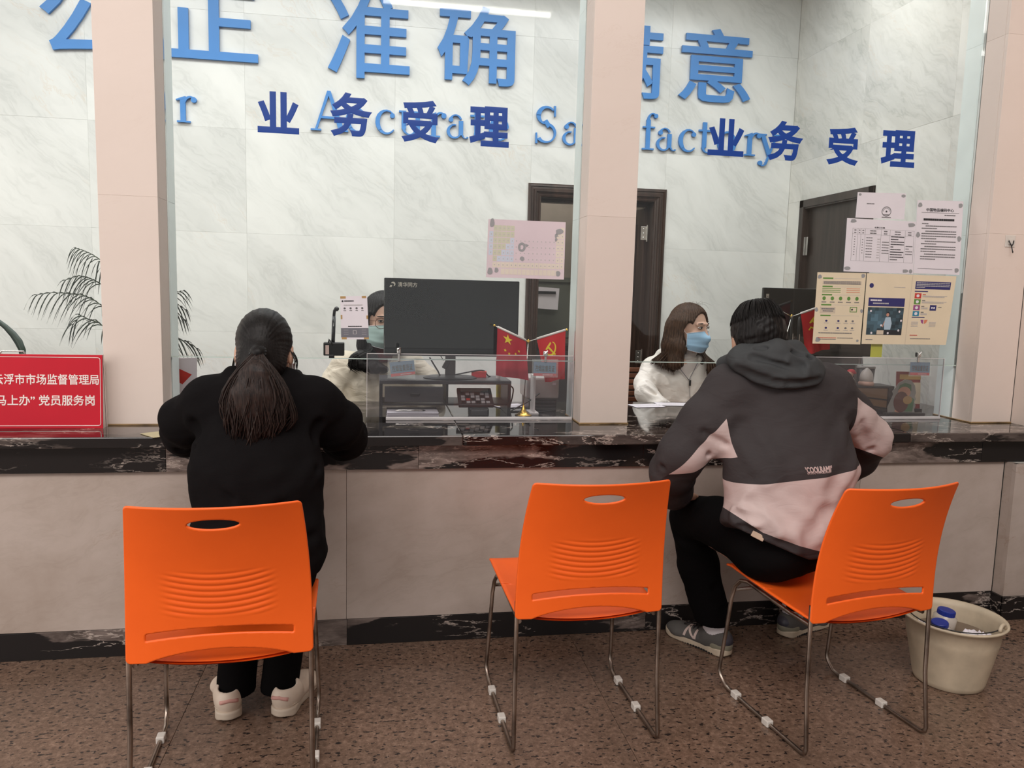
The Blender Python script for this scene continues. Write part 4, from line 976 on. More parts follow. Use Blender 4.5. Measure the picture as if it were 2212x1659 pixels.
def cable(pts, label, r=0.0032):
    P = [Vector(p) for p in pts]; Q = []
    for i in range(len(P)-1):
        p0 = P[max(0, i-1)]; p1 = P[i]; p2 = P[i+1]; p3 = P[min(len(P)-1, i+2)]
        for k in range(8):
            t = k/8; Q.append(0.5*((2*p1)+(-p0+p2)*t+(2*p0-5*p1+4*p2-p3)*t*t+(-p0+3*p1-3*p2+p3)*t**3))
    Q.append(P[-1]); return tag(MB().tube(Q, r, 8).build('cable', M_blkm, smooth=True), label, 'cable')
w3 = lambda px, py, y: tuple(at(px, py, 1, y))
cable([w3(928, 772, .50), w3(945, 800, .50), (0.26, .50, .953), w3(990, 808, .52), w3(1040, 800, .55), w3(1055, 812, .57), w3(1075, 822, .60), w3(1105, 835, .60), w3(1108, 850, .60), w3(1100, 880, .60), (0.56, .60, .803)], 'black cable looping from the monitor over the riser')
cable([w3(1165, 850, .50), w3(1140, 868, .47), w3(1110, 884, .45), w3(1098, 892, .44), (0.545, .44, .803)], 'thin black cable running down beside the gold flag foot')
cable([(0.555, .50, .803), (0.62, .50, .803), (0.68, .48, .803), (0.72, .50, .803), (0.765, .52, .803)], 'black cable lying on the worktop behind the flag foot')
ad = empty('cable_plug', w3(963, 788, .50), label='black plug hanging on the cable under the monitor', cat='plug')
MB().box(-0.010, 0.010, -0.006, 0.006, -0.018, 0.018, Matrix.Rotation(.5, 4, 'Y'), b=0.002).build('body', M_blkm, ad); MB().tube([(-0.01, 0, 0.018), (-0.03, 0, 0.05)], 0.002, 6).build('lead', M_blkm, ad)
# printer and holder behind the flags
pr = empty('printer', (0.72, 0.60, 0.80), label='pale grey printer behind the small table flags', cat='printer')
M_pgr = plain('pale_grey_plastic', srgb(188, 180, 176), 0.45)
MB().box(-0.085, 0.06, -0.08, 0.10, 0.055, 0.15, b=0.008).build('body', M_pgr, pr); MB().box(-0.075, 0.05, -0.084, 0.09, 0.0, 0.055, b=0.003).build('paper_tray', M_blkm, pr)
for k in range(3): MB().box(-0.07, 0.045, -0.090, -0.084, 0.008+k*0.016, 0.014+k*0.016).build('tray_slot', M_dkg, pr)
MB().box(0.030, 0.045, -0.083, -0.08, 0.118, 0.128).build('button', M_paper, pr)
dh = empty('document_holder', (0.650, 0.462, 0.80), label='tall white document holder between flag pole and printer', cat='holder')
MB().box(-0.004, 0.004, -0.04, 0.04, 0, 0.17, b=0.002).box(-0.02, 0.02, -0.045, 0.045, 0, 0.01, b=0.002).build('body', M_trim, dh)
lp = MB().box(-0.07, 0.07, -0.05, 0.05, 0, 0.002, Matrix.Rotation(.35, 4, 'Z')).build('paper', M_paper, loc=(0.585, 0.66, 0.802)); tag(lp, 'loose white sheet lying behind the flag foot', 'paper')
# ------------------------------------------------------------------ right bay
m2 = monitor(1.765, 2.345, 1.055, 1.374, 0.60, 'dark maroon black monitor behind the seated man', base_z=0.80)
MB().box(-0.276, -0.262, -0.0025, -0.001, 0.47, 0.545).build('sticker', PM('sticker_grey', (150, 142, 132)), m2)
link('sticker_text', text_mesh('OAO', (-0.022, 0.022, -0.004, 0.004), 0, 0.02), M_ink, m2, loc=(-0.269, -0.003, 0.513), rot=(0, math.radians(90), 0))
flag_stand((1.742, 0.46, 0.80), (1.815, 0.42, 1.245), (1.665, 0.42, 1.315), (2.01, 0.42, 1.312), 0.8, 'red table flag with yellow emblem right of the seated man', left=False)
bk = empty('storage_case', (2.20, 0.76, 0.80), label='black flat case below the right monitor', cat='case')
MB().box(-0.27, 0.17, -0.03, 0.10, 0.205, 0.275, b=0.004).build('lid', M_blkm, bk); MB().box(-0.26, 0.16, -0.02, 0.09, 0.0, 0.205, b=0.004).build('body', M_dkg, bk); MB().box(-0.075, -0.045, -0.036, -0.03, 0.205, 0.23, b=0.002).build('latch', M_chrome, bk)
ph = empty('pen_holder', (1.815, 0.36, 0.80), label='dark pen holder mostly hidden behind the seated man', cat='pen holder')
MB().lathe([(0.036, 0), (0.038, 0.10), (0.034, 0.10), (0.033, 0.004), (0, 0.004)], 20).build('cup', M_blkm, ph, smooth=True)
def pen(p0, p1, m1, m2_, label, r=0.0055):
    o = empty('pen', p0, label=label, cat='pen'); d = np.array(p1)-np.array(p0)
    MB().tube([(0, 0, 0), tuple(d*.72)], r, 8).build('barrel', m1, o, smooth=True); MB().tube([tuple(d*.72), tuple(d*.97), tuple(d)], [r*1.15, r*1.1, r*.5], 8).build('cap', m2_, o, smooth=True)
    MB().box(-0.0015, 0.0015, -r*1.9, -r*1.2, 0, 0.035, Matrix.Translation(tuple(d*.74))).build('clip', M_chrome, o)
pen((1.822, .36, .815), tuple(w3(1727, 684, .36)), M_paper, M_blkm, 'white pen with black cap before the red flag')
pen((1.806, .37, .815), tuple(w3(1711, 682, .37)), M_blkm, M_blkm, 'black pen beside the white pen')
nt = MB().box(-0.028, 0.028, -0.0005, 0.0, -0.03, 0.03).build('sticky_note', plain('yellow_note', srgb(214, 212, 84), 0.6), loc=tuple(at(1893, 757, 1, YG+0.008)))
tag(nt, 'yellow sticky note below the leaflets on the right pane', 'note')
bx = empty('wooden_box', (2.26, 0.52, 0.80), math.radians(-3), 'brown box with dark slanted bands behind the right guard', 'box')
M_bxw = plain('box_brown', srgb(120, 92, 66), 0.5)
MB().box(-0.155, 0.13, -0.05, 0.07, 0.118, 0.128, b=0.002).build('lid', M_blkm, bx); MB().box(-0.15, 0.125, -0.045, 0.06, 0.02, 0.118, b=0.002).build('body', M_bxw, bx); MB().box(-0.15, 0.125, -0.05, 0.06, 0.0, 0.02).build('plinth', M_blkm, bx)
for k in range(2): MB().prism([(-0.14, 0.09-k*.035), (0.10, 0.065-k*.04), (0.10, 0.058-k*.04), (-0.14, 0.083-k*.035)], -0.047, -0.045).build('band', M_blkm, bx)
MB().box(0.10, 0.128, -0.052, 0.06, 0.0, 0.12, b=0.003).build('corner_post', M_blkm, bx)
gb = empty('bell_ornament', (2.262, 0.50, 0.928), label='small frosted bell ornament with pink base on the brown box', cat='ornament')
MB().lathe([(0.030, 0.012), (0.031, 0.035), (0.027, 0.055), (0.018, 0.070), (0.006, 0.080), (0.0, 0.084)], 24).build('dome', plain('frosted_glass', srgb(196, 186, 178), 0.3), gb, smooth=True); MB().lathe([(0.034, 0), (0.036, 0.010), (0.030, 0.020), (0.028, 0.020)], 24).build('base', plain('pink_resin', srgb(206, 164, 146), 0.5), gb, smooth=True)
sg = empty('gift_ornament', (2.175, 0.50, 0.928), label='small figurine in a red cap on the brown box', cat='ornament')
b_ = MB(); b_.ball((0, 0, 0.022), 0.022, n=10); b_.build('body', plain('resin_white', srgb(214, 206, 200), 0.5), sg, smooth=True)
MB().ball((-0.004, -0.004, 0.050), 0.017, n=10).build('head', plain('resin_skin', srgb(190, 140, 116), 0.5), sg, smooth=True); MB().ball((0.006, 0, 0.062), 0.018, n=10, sc=(1.1, 1, .8)).build('cap', M_bred, sg, smooth=True); MB().ball((0.024, -0.004, 0.058), 0.006, n=6).build('pompom', M_bred, sg)
cu_ = empty('tumbler', (2.365, 0.66, 0.80), label='black tumbler with a clear lid and a straw', cat='tumbler')
MB().lathe([(0.030, 0), (0.042, 0.195), (0.040, 0.195)], 28).build('cup', M_blkm, cu_, smooth=True); MB().lathe([(0.044, 0.195), (0.044, 0.204), (0.036, 0.208), (0, 0.208)], 28).build('lid', plain('clear_lid', srgb(170, 168, 162), 0.1), cu_); MB().tube([(-0.020, 0, 0.20), (-0.032, 0, 0.27)], 0.004, 8).build('straw', M_slate, cu_)
# cardboard standee with a printed festive figure, plain and generic
st = empty('standee', (2.43, 0.45, 0.80), math.radians(-8), 'small cardboard standee of a smiling figure in green', 'standee')
ol = [(-0.072, 0), (-0.075, 0.03), (-0.060, 0.07), (-0.052, 0.09), (-0.058, 0.105), (-0.045, 0.12), (-0.030, 0.145), (0.0, 0.162), (0.03, 0.158), (0.048, 0.135), (0.056, 0.10), (0.052, 0.085), (0.058, 0.07), (0.052, 0.055), (0.06, 0.04), (0.054, 0.02), (0.06, 0)]
MB().prism(ol, 0, 0.002).build('board', plain('board_grey', srgb(150, 148, 140), 0.6), st)
fg = MB(); ms = [plain('fig_green', srgb(84, 120, 84), 0.6), plain('fig_skin', srgb(206, 150, 122), 0.6), plain('fig_brown', srgb(104, 66, 58), 0.6), plain('fig_gold', srgb(176, 140, 90), 0.6)]
el = lambda cx, cz, a, b: [(cx+a*math.cos(t), cz+b*math.sin(t)) for t in [2*PI*i/18 for i in range(18)]]
for k, pts in ((2, el(-0.012, 0.055, .036, .050)), (0, [(-.0, .01), (.045, .01), (.05, .07), (.02, .085), (-.012, .05)]), (3, el(.018, .065, .022, .02)), (1, el(.0, .102, .030, .026)), (0, [(-.03, .112), (.0, .118), (.033, .108), (.030, .138), (.0, .146), (-.024, .135)]), (1, el(-.018, .078, .012, .010)), (2, el(0, .094, .010, .004)), (1, el(-.02, .012, .02, .008))):
    fg.cur = k; fg.prism(pts, -0.0006-0.0002*k, 0)
fg.build('print', ms, st)
MB().box(-0.02, 0.02, 0.002, 0.05, 0, 0.002).build('foot', ms[2], st)
cf = empty('certificate_stand', (2.515, 0.535, 0.80), math.radians(-6), 'red and cream certificate stand beside the cartoon standee', 'certificate')
T1 = Matrix.Rotation(math.radians(-6), 4, 'X')
MB().box(-0.055, 0.065, 0, 0.006, 0.012, 0.190, T1, b=0.001).build('frame', plain('muted_red', srgb(150, 60, 58), 0.5), cf); MB().box(-0.036, 0.065, -0.002, 0.0, 0.034, 0.138, T1).build('page', M_cream, cf); MB().box(-0.04, 0.065, -0.002, 0.0, 0.152, 0.176, T1).build('heading_band', plain('ochre', srgb(206, 164, 96), 0.5), cf)
MB().box(-0.06, 0.07, -0.01, 0.05, 0, 0.012, b=0.001).build('foot', M_blkm, cf)
tg = MB().box(-0.10, 0.10, -0.015, 0.015, 0, 0.012, b=0.003).build('pen_tray', M_blkm, loc=(2.40, 0.40, 0.80)); tag(tg, 'long dark tray lying before the standee', 'tray')
for k, (px, py, rz, sx, lab) in enumerate(((1396, 877, .15, .075, 'white sheet near the middle column before the clerk'), (1462, 874, -.08, .10, 'second white sheet right of the first, before the clerk'))):
    p = at(px, py, 2, 0.80); q = empty('form_sheet', (p[0], p[1], 0.801), rz, lab, 'paper')
    MB().box(-sx, sx, -0.05, 0.05, 0, 0.0012).build('page', M_paper, q)
    for j in range(4): MB().box(-sx*.8, sx*.8, -0.03+j*.018, -0.027+j*.018, 0.0012, 0.0015).build('printed_line', M_lgrey, q)
p0 = MB().box(-0.06, 0.02, -0.04, 0.06, 0, 0.0015, Matrix.Rotation(.7, 4, 'Z')).build('paper', plain('buff_paper', srgb(190, 178, 142), 0.6), loc=(-0.735, -0.005, 0.801)); tag(p0, 'corner of a buff paper under the elbow of the woman in black', 'paper')
# slatted chair back behind the clerk with long hair
cbk = empty('slatted_chair', (1.45, 1.42, 0), label='brown wooden chair with a slatted back behind the clerk', cat='chair')
M_slat = wood('slat_wood', (0.10, 0.035, 0.018, 1), (0.24, 0.09, 0.045, 1), 0.35, axis=0)
for k in range(13): MB().box(-0.20, 0.24, 0, 0.012, 0.48+k*0.034, 0.505+k*0.034, b=0.004).build('slat', M_slat, cbk)
for x in (-0.20, 0.24): MB().box(x-0.018, x+0.018, -0.01, 0.02, 0, 0.93, b=0.004).build('post', M_wood, cbk)
MB().box(-0.20, 0.24, -0.45, 0.0, 0.43, 0.46, b=0.008).build('seat', M_slat, cbk)
for x in (-0.18, 0.22): MB().box(x-0.015, x+0.015, -0.44, -0.41, 0, 0.43).build('leg', M_wood, cbk)
# a bundle of papers and a shelf seen through the doorway
hs = empty('wall_file_holder', (1.20, 3.60, 1.14), label='white file pages hanging in the room behind the doorway', cat='file holder')
MB().box(-0.02, 0.26, -0.02, 0, 0.06, 0.24, Matrix.Rotation(.05, 4, 'Y')).build('page', M_paper, hs); MB().box(0.0, 0.24, -0.03, -0.02, 0.18, 0.20).build('holder', M_blkm, hs)
sd = empty('sideboard', (1.3, 3.5, 0), label='dark glazed sideboard in the room behind the doorway', cat='sideboard')
MB().box(-0.35, 0.75, -0.05, 0.18, 0, 0.90, b=0.005).build('body', M_blkm, sd); MB().box(-0.3, 0.7, -0.06, -0.05, 0.3, 0.85).build('door', M_dkg, sd)
wf = MB().box(-0.4, 0.9, -0.02, 0, 1.42, 1.46).box(-0.4, 0.9, -0.01, 0, 0.95, 1.42).build('notice_board', plain('board_olive', srgb(96, 98, 88), 0.5), loc=(1.3, 3.69, 0)); tag(wf, 'dull green board on the wall of the room behind', 'board')
# ------------------------------------------------------------------ red desk sign
sn = empty('desk_sign', (-1.18, 0.12, 0.80), label='red desk sign with white lettering and thin white border', cat='sign')
M_sred = plain('sign_red', srgb(196, 16, 40), 0.22, var=0.02); M_swh = plain('sign_white', srgb(240, 226, 222), 0.4, var=0.01)
T = Matrix.Rotation(math.radians(-4), 4, 'X')
X1 = 0.202
MB().box(-0.36, X1, 0, 0.004, 0, 0.262, T, b=0.001).build('face', M_sred, sn)
MB().prism([(0, 0), (0.055, 0), (0.022, 0.262), (0, 0.262)], 0, 0, ).v
sb = MB(); 
for x in (-0.358, X1-0.003): sb.add([(x, 0.003, 0), (x, 0.052, 0), (x, 0.034, 0.262), (x, 0.022, 0.262), (x+0.003, 0.003, 0), (x+0.003, 0.052, 0), (x+0.003, 0.034, 0.262), (x+0.003, 0.022, 0.262)], [(0, 1, 2, 3), (7, 6, 5, 4), (0, 4, 5, 1), (1, 5, 6, 2), (2, 6, 7, 3), (3, 7, 4, 0)])
sb.box(-0.358, X1, 0.030, 0.034, 0, 0.26, Matrix.Rotation(math.radians(2), 4, 'X'))
sb.build('side_panel', M_swh, sn)
MB().tube([(-0.26, 0.02, 0.262), (-0.255, 0.02, 0.270), (-0.10, 0.02, 0.270), (-0.095, 0.02, 0.262)], 0.003, 8).build('handle', M_chrome, sn) if False else MB().tube([(-0.03-0.10, 0.02, 0.263), (-0.025-0.10, 0.02, 0.271), (0.045-0.10, 0.02, 0.271), (0.05-0.10, 0.02, 0.263)], 0.003, 8).build('handle', M_chrome, sn)
def snm(px, py):
    p = at(px, py, 1, 0.128); return p[0]+1.18, p[2]-0.80
bt = MB(); x0, z0 = -0.345, 0.010; x1, z1 = X1-0.007, 0.252
pts = [(x0, z0), (x1-0.008, z0), (x1-0.002, z0+0.002), (x1, z0+0.008), (x1, z1-0.008), (x1-0.002, z1-0.002), (x1-0.008, z1), (x0, z1)]
bt.tube([(p[0], -0.0008, p[1]) for p in pts], 0.0012, 6, M=T, closed=True); bt.build('border_line', M_swh, sn)
a = snm(-16, 819); b = snm(213, 819); c = snm(100, 808); d = snm(100, 831)
o = link('sign_text', text_mesh('云浮市市场监督管理局', (a[0], b[0], d[1], c[1]), 0.0006, 0.022), M_swh, sn); o.matrix_local = T @ Matrix.Translation((0, -0.0006, 0))
a = snm(-20, 864); b = snm(205, 864); c = snm(100, 853); d = snm(100, 876)
o = link('sign_text', text_mesh('“马上办” 党员服务岗', (a[0], b[0], d[1], c[1]), 0.0006, 0.022), M_swh, sn); o.matrix_local = T @ Matrix.Translation((0, -0.0006, 0))
# hook on the right column
hk = empty('wall_hook', (2.672, 0.18, 1.575), label='small white adhesive hook with a black metal hook', cat='hook')
MB().box(-0.024, 0.024, -0.004, 0, -0.005, 0.045, b=0.004).build('plate', M_clip, hk)
MB().box(-0.010, 0.010, -0.008, -0.004, 0.005, 0.03, b=0.002).build('bracket', M_clip, hk)
MB().tube([(-0.012, -0.008, 0.022), (-0.008, -0.012, 0.010), (0.0, -0.012, -0.002), (0.004, -0.014, -0.02), (0.0, -0.022, -0.030), (-0.008, -0.03, -0.024)], 0.0022, 8).tube([(0.012, -0.008, 0.022), (0.008, -0.012, 0.010), (0.0, -0.012, -0.002)], 0.0022, 8).build('metal_hook', M_blkm, hk, smooth=True)
# ------------------------------------------------------------------ bucket and what lies in it
M_bkt = plain('grubby_white_plastic', srgb(198, 182, 158), 0.5, var=0.12, bump=0.1, bscale=60)
BX, BY = 1.985, -0.505
bu = empty('bucket', (BX, BY, 0), label='grubby cream plastic bucket at the right end of the counter', cat='bucket')
R0, R1, HB = 0.112, 0.158, 0.235
MB().lathe([(R0-0.006, 0.0), (R0, 0.004), (R0+0.004, 0.02), (R0+0.030, 0.15), (R0+0.031, 0.153), (R0+0.034, 0.17), (R0+0.0345, 0.173), (R1-0.006, HB-0.012), (R1+0.006, HB-0.008), (R1+0.010, HB-0.002), (R1+0.008, HB+0.002), (R1-0.002, HB), (R1-0.010, HB-0.02), (R0+0.022, 0.12), (R0-0.006, 0.012), (0, 0.010)], 56).build('shell', M_bkt, bu, smooth=True)
for sx_ in (-1, 1):
    e = MB(); ex = math.cos(math.radians(-62 if sx_ == 1 else 118)); ey = math.sin(math.radians(-62 if sx_ == 1 else 118))
    cx, cy_ = (R1-0.004)*ex, (R1-0.004)*ey; tx, ty = -ey, ex
    e.tube([(cx+tx*0.022*math.cos(a), cy_+ty*0.022*math.cos(a), HB+0.004+0.018*math.sin(a)) for a in [PI*k/8 for k in range(9)]], 0.006, 8)
    e.build('ear', M_bkt, bu, smooth=True)
hb = []
for k in range(17):
    a = PI*k/16; t_ = -math.cos(a)
    ex, ey = math.cos(math.radians(-62)), math.sin(math.radians(-62)); nx, ny = ey, -ex
    hb.append((ex*t_*(R1-0.008)+nx*(R1-0.02)*math.sin(a), ey*t_*(R1-0.008)+ny*(R1-0.02)*math.sin(a), HB+0.008-0.012*math.sin(a)))
MB().tube(hb, 0.0022, 8).build('bail_handle', M_blkm, bu, smooth=True)
M_cap = plain('blue_cap_plastic', srgb(24, 46, 140), 0.4); M_btl = plain('cloudy_bottle', srgb(196, 186, 176), 0.25)
def bottle(x, y, z, h, r, tilt, label, n):
    o = empty('bottle', (BX+x, BY+y, z), label=label, cat='bottle'); o.rotation_euler = (math.radians(tilt[0]), math.radians(tilt[1]), 0)
    MB().lathe([(r*.9, 0), (r, 0.005), (r, h*.68), (r*.62, h*.82), (r*.55, h*.86), (0, h*.86)], 24).build('body', M_btl, o, smooth=True)
    c = MB().lathe([(r*.74, h-.034), (r*.76, h-.033), (r*.76, h-.002), (r*.70, h), (0, h)], 28)
    c.build('cap', M_cap, o); g = MB()
    for k in range(28):
        a = 2*PI*k/28; g.box(-0.0006, 0.0006, r*.75, r*.775, h-.032, h-.004, Matrix.Rotation(a, 4, 'Z'))
    tag(g.build('cap_ridges', M_cap, o), kind='stuff')
bottle(-0.062, -0.012, 0.16, 0.066, 0.036, (6, -6), 'blue capped bottle in the bucket nearest the chair leg', 0)
bottle(-0.008, 0.040, 0.165, 0.078, 0.038, (4, 6), 'blue capped bottle standing right of the other in the bucket', 1)
def crumple(x, y, z, sx, sy, seed, label):
    rn = random.Random(seed); n = 9; vs = [(x+(i/(n-1)-.5)*sx+rn.uniform(-.004, .004), y+(j/(n-1)-.5)*sy+rn.uniform(-.004, .004), z+rn.uniform(-.009, .009)+.012*math.sin(i*1.1+seed)) for i in range(n) for j in range(n)]
    o = MB().add(vs, [(i*n+j, (i+1)*n+j, (i+1)*n+j+1, i*n+j+1) for i in range(n-1) for j in range(n-1)]).build('crumpled_paper', M_paper, loc=(BX, BY, 0)); tag(o, label, 'paper')
crumple(-.01, -.075, .188, .10, .07, 1, 'crumpled white paper before the bottles in the bucket')
crumple(.055, -.040, .180, .09, .06, 4, 'crumpled white paper at the right of the bucket')
crumple(-.055, .055, .175, .07, .05, 6, 'white tissue tucked between bottles and bucket wall')
tag(MB().lathe([(0.10, 0.0), (0.128, 0.158), (0, 0.164)], 24).build('rubbish', plain('dull_rubbish', srgb(120, 104, 88), 0.8), loc=(BX, BY, 0.013)), 'dull rubbish filling the bucket', 'rubbish', kind='stuff')
# ------------------------------------------------------------------ palm and big leaves behind the left glass
M_leaf = plain('palm_leaf', (0.018, 0.030, 0.018, 1), 0.45, var=0.25); M_stem = plain('palm_stem', (0.05, 0.075, 0.03, 1), 0.5); M_pot = plain('brown_pot', srgb(90, 60, 44), 0.5)
def frond(P, n, ln, droop, width=0.0062, side=1):
    """leaflets along the rachis P (list of points)"""
    mb = MB(); P = [Vector(p) for p in P]; out = []
    st_ = MB().tube(P, [0.0032*(1-.7*i/(len(P)-1)) for i in range(len(P))], 6)
    for k in range(n):
        t = 0.30+0.70*k/(n-1); f = t*(len(P)-1); i = min(int(f), len(P)-2); p = P[i].lerp(P[i+1], f-i); d = (P[i+1]-P[i]).normalized()
        L = ln*(0.45+0.75*math.sin(PI*min(1, t*.85+.1)))
        for sd in (-1, 1):
            sd_ = Vector((0, 0, 1)) if sd < 0 else Vector((0, 0, -1))
            out_d = (d*1.0+sd_*(0.62 if sd < 0 else 0.45)+Vector((0, sd*0.3, 0))).normalized()
            q = []; wv = []
            for m_ in range(6):
                u = m_/5; pt = p+out_d*L*u+Vector((0, 0, -1))*droop*L*u*u*(1.3 if sd < 0 else 0.8); q.append(pt); wv.append(width*math.sin(PI*min(1, u*.9+.1))**.6*(1 if u < 1 else 0.1))
            vs = []
            nrm = out_d.cross(Vector((0, 1, 0))).normalized()
            for a_, ww in zip(q, wv): vs += [a_+nrm*ww*.5, a_-nrm*ww*.5+Vector((0, 0.002, 0))]
            out.append((vs, [(2*i_, 2*i_+1, 2*i_+3, 2*i_+2) for i_ in range(5)]))
    return st_, out
pm = empty('potted_palm', (-1.03, 0.80, 0.42), label='feathery palm behind the glass, mostly hidden by the left column', cat='plant')
MB().lathe([(0.07, 0), (0.10, 0.20), (0.105, 0.20), (0.09, 0.205), (0.0, 0.19)], 24, Matrix.Translation((0, 0.16, 0))).build('pot', M_pot, pm, smooth=True)
MB().lathe([(0.11, -0.42), (0.09, -0.40), (0.04, -0.30), (0.04, -0.05), (0.09, 0.0)], 24, Matrix.Translation((0, 0.16, 0))).build('stand', M_wood, pm, smooth=True)
B0 = Vector((-1.03, 0.80, 0.42))
def frx(pxs, y=0.80): return [Vector(at(px, py, 1, y))-B0 for px, py in pxs]
for pts, n, ln, dr in (([(232, 720), (225, 664), (203, 648), (180, 638), (148, 634), (112, 632), (80, 637)], 16, 0.085, .9),
                       ([(240, 740), (222, 616), (205, 606), (190, 600), (170, 596), (142, 605)], 13, 0.085, 1.0),
                       ([(245, 700), (232, 590), (218, 562), (200, 550), (182, 542), (165, 536)], 13, 0.08, 1.1),
                       ([(240, 780), (224, 706), (212, 696), (196, 692), (175, 682), (158, 700)], 12, 0.085, 0.8),
                       ([(300, 800), (340, 725), (372, 722), (392, 736), (404, 738), (424, 752)], 11, 0.07, 0.9),
                       ([(300, 760), (350, 650), (378, 632), (396, 628)], 9, 0.06, 1.0),
                       ([(300, 780), (350, 690), (378, 672), (398, 690)], 9, 0.05, 1.0), ([(300, 700), (350, 640), (380, 655), (400, 668)], 8, 0.05, 1.0)):
    s_, L_ = frond([Vector((0, 0.16, 0.19))]+frx(pts), int(n*.8), ln*1.15, dr*1.35)
    so = s_.build('frond', M_stem, pm, smooth=True)
    for vs, fs in L_: MB().add(vs, fs).build('leaflet', M_leaf, so, smooth=True)
lv = empty('broad_leaf_plant', (-1.36, 0.62, 0.80), label='plant with one thick dark leaf behind the red sign', cat='plant')
P = [Vector(at(px, py, 1, 0.62))-Vector((-1.36, 0.62, 0.80)) for px, py in ((50, 790), (48, 756), (40, 738), (28, 722), (12, 706), (-6, 692), (-30, 680))]
wd = [0.010, 0.014, 0.016, 0.014, 0.011, 0.009, 0.004]; vs = []; fs = []
for i, p in enumerate(P):
    t_ = (P[min(i+1, 6)]-P[max(i-1, 0)]).normalized(); nr = Vector((t_.z, 0, -t_.x)); 
    vs += [p-nr*wd[i], p+Vector((0, -0.004, 0)), p+nr*wd[i], p+Vector((0, 0.003, 0))]
for i in range(6):
    for k in range(4): a_ = i*4+k; b_ = i*4+(k+1) % 4; fs.append((a_, b_, b_+4, a_+4))
MB().add(vs, fs).build('leaf', plain('thick_leaf', (0.03, 0.055, 0.04, 1), 0.4), lv, smooth=True)
MB().lathe([(0.04, 0), (0.055, 0.09), (0.05, 0.09), (0, 0.085)], 20, Matrix.Translation((0.045, 0, 0))).build('pot', M_pot, lv)
# ------------------------------------------------------------------ people: smooth distance-field surfaces
V3 = lambda *a: np.array(a, np.float32)
def cone(P, a, b, ra, rb):
    a = V3(*a); b = V3(*b); ab = b-a; t = np.clip(((P-a)@ab)/float(ab@ab), 0, 1)
    return np.linalg.norm(P-(a+t[:, None]*ab), axis=1)-(ra+(rb-ra)*t)
def ell(P, c, r, M=None):
    q = P-V3(*c)
    if M is not None: q = q@M
    r = V3(*r); k0 = np.linalg.norm(q/r, axis=1); k1 = np.linalg.norm(q/(r*r), axis=1)+1e-9
    return k0*(k0-1)/k1
def ecap(P, a, b, ra, rb, up=(0, 1, 0)):
    """tapered limb with an elliptical section: ra=(width, depth) at a, rb at b; depth measured along 'up'"""
    a = V3(*a); b = V3(*b); ab = b-a; L = float(np.linalg.norm(ab)); d = ab/L; u = V3(*up); u = u-d*float(u@d); u /= np.linalg.norm(u); w_ = np.cross(d, u)
    q = P-a; s = q@d; t = np.clip(s/L, 0, 1); rx = ra[0]+(rb[0]-ra[0])*t; ry = ra[1]+(rb[1]-ra[1])*t
    ex = (s-t*L); k = np.sqrt(((q@w_)/rx)**2+((q@u)/ry)**2+(ex/np.minimum(rx, ry))**2)
    return (k-1)*np.minimum(rx, ry)
def smin(a, b, k=0.03):
    h = np.clip(0.5+0.5*(b-a)/k, 0, 1); return b+(a-b)*h-k*h*(1-h)
def smax(a, b, k=0.01): return -smin(-a, -b, k)
def U(P, parts, k=0.03):
    r = parts[0]
    for p in parts[1:]: r = smin(r, p, k)
    return r
def chain(P, pts, rs, k=0.02):
    return U(P, [cone(P, pts[i], pts[i+1], rs[i], rs[i+1]) for i in range(len(pts)-1)], k)
def wav(P, s, seed=0.0):
    """soft pseudo noise in -1..1"""
    x, y, z = P[:, 0]*s+seed, P[:, 1]*s+seed*1.7, P[:, 2]*s-seed
    a = np.sin(x*1.0+1.3*np.sin(y*.9+z*.4+seed))+np.sin(y*1.1+1.2*np.sin(z*1.2-x*.5))+np.sin(z*.95+1.4*np.sin(x*.8+y*.7))
    return a/3
def creases(P, f, L, depth=0.006, wid=0.012):
    """cloth folds: each (a, b) is pressed in as a soft groove with a raised lip"""
    for c in L:
        a, b = c[0], c[1]; dp = c[2] if len(c) > 2 else depth; wd = c[3] if len(c) > 3 else wid
        d = cone(P, a, b, 0, 0); f = f+dp*np.exp(-(d/wd)**2)-dp*0.7*np.exp(-((d-wd*1.9)/wd)**2)
    return f
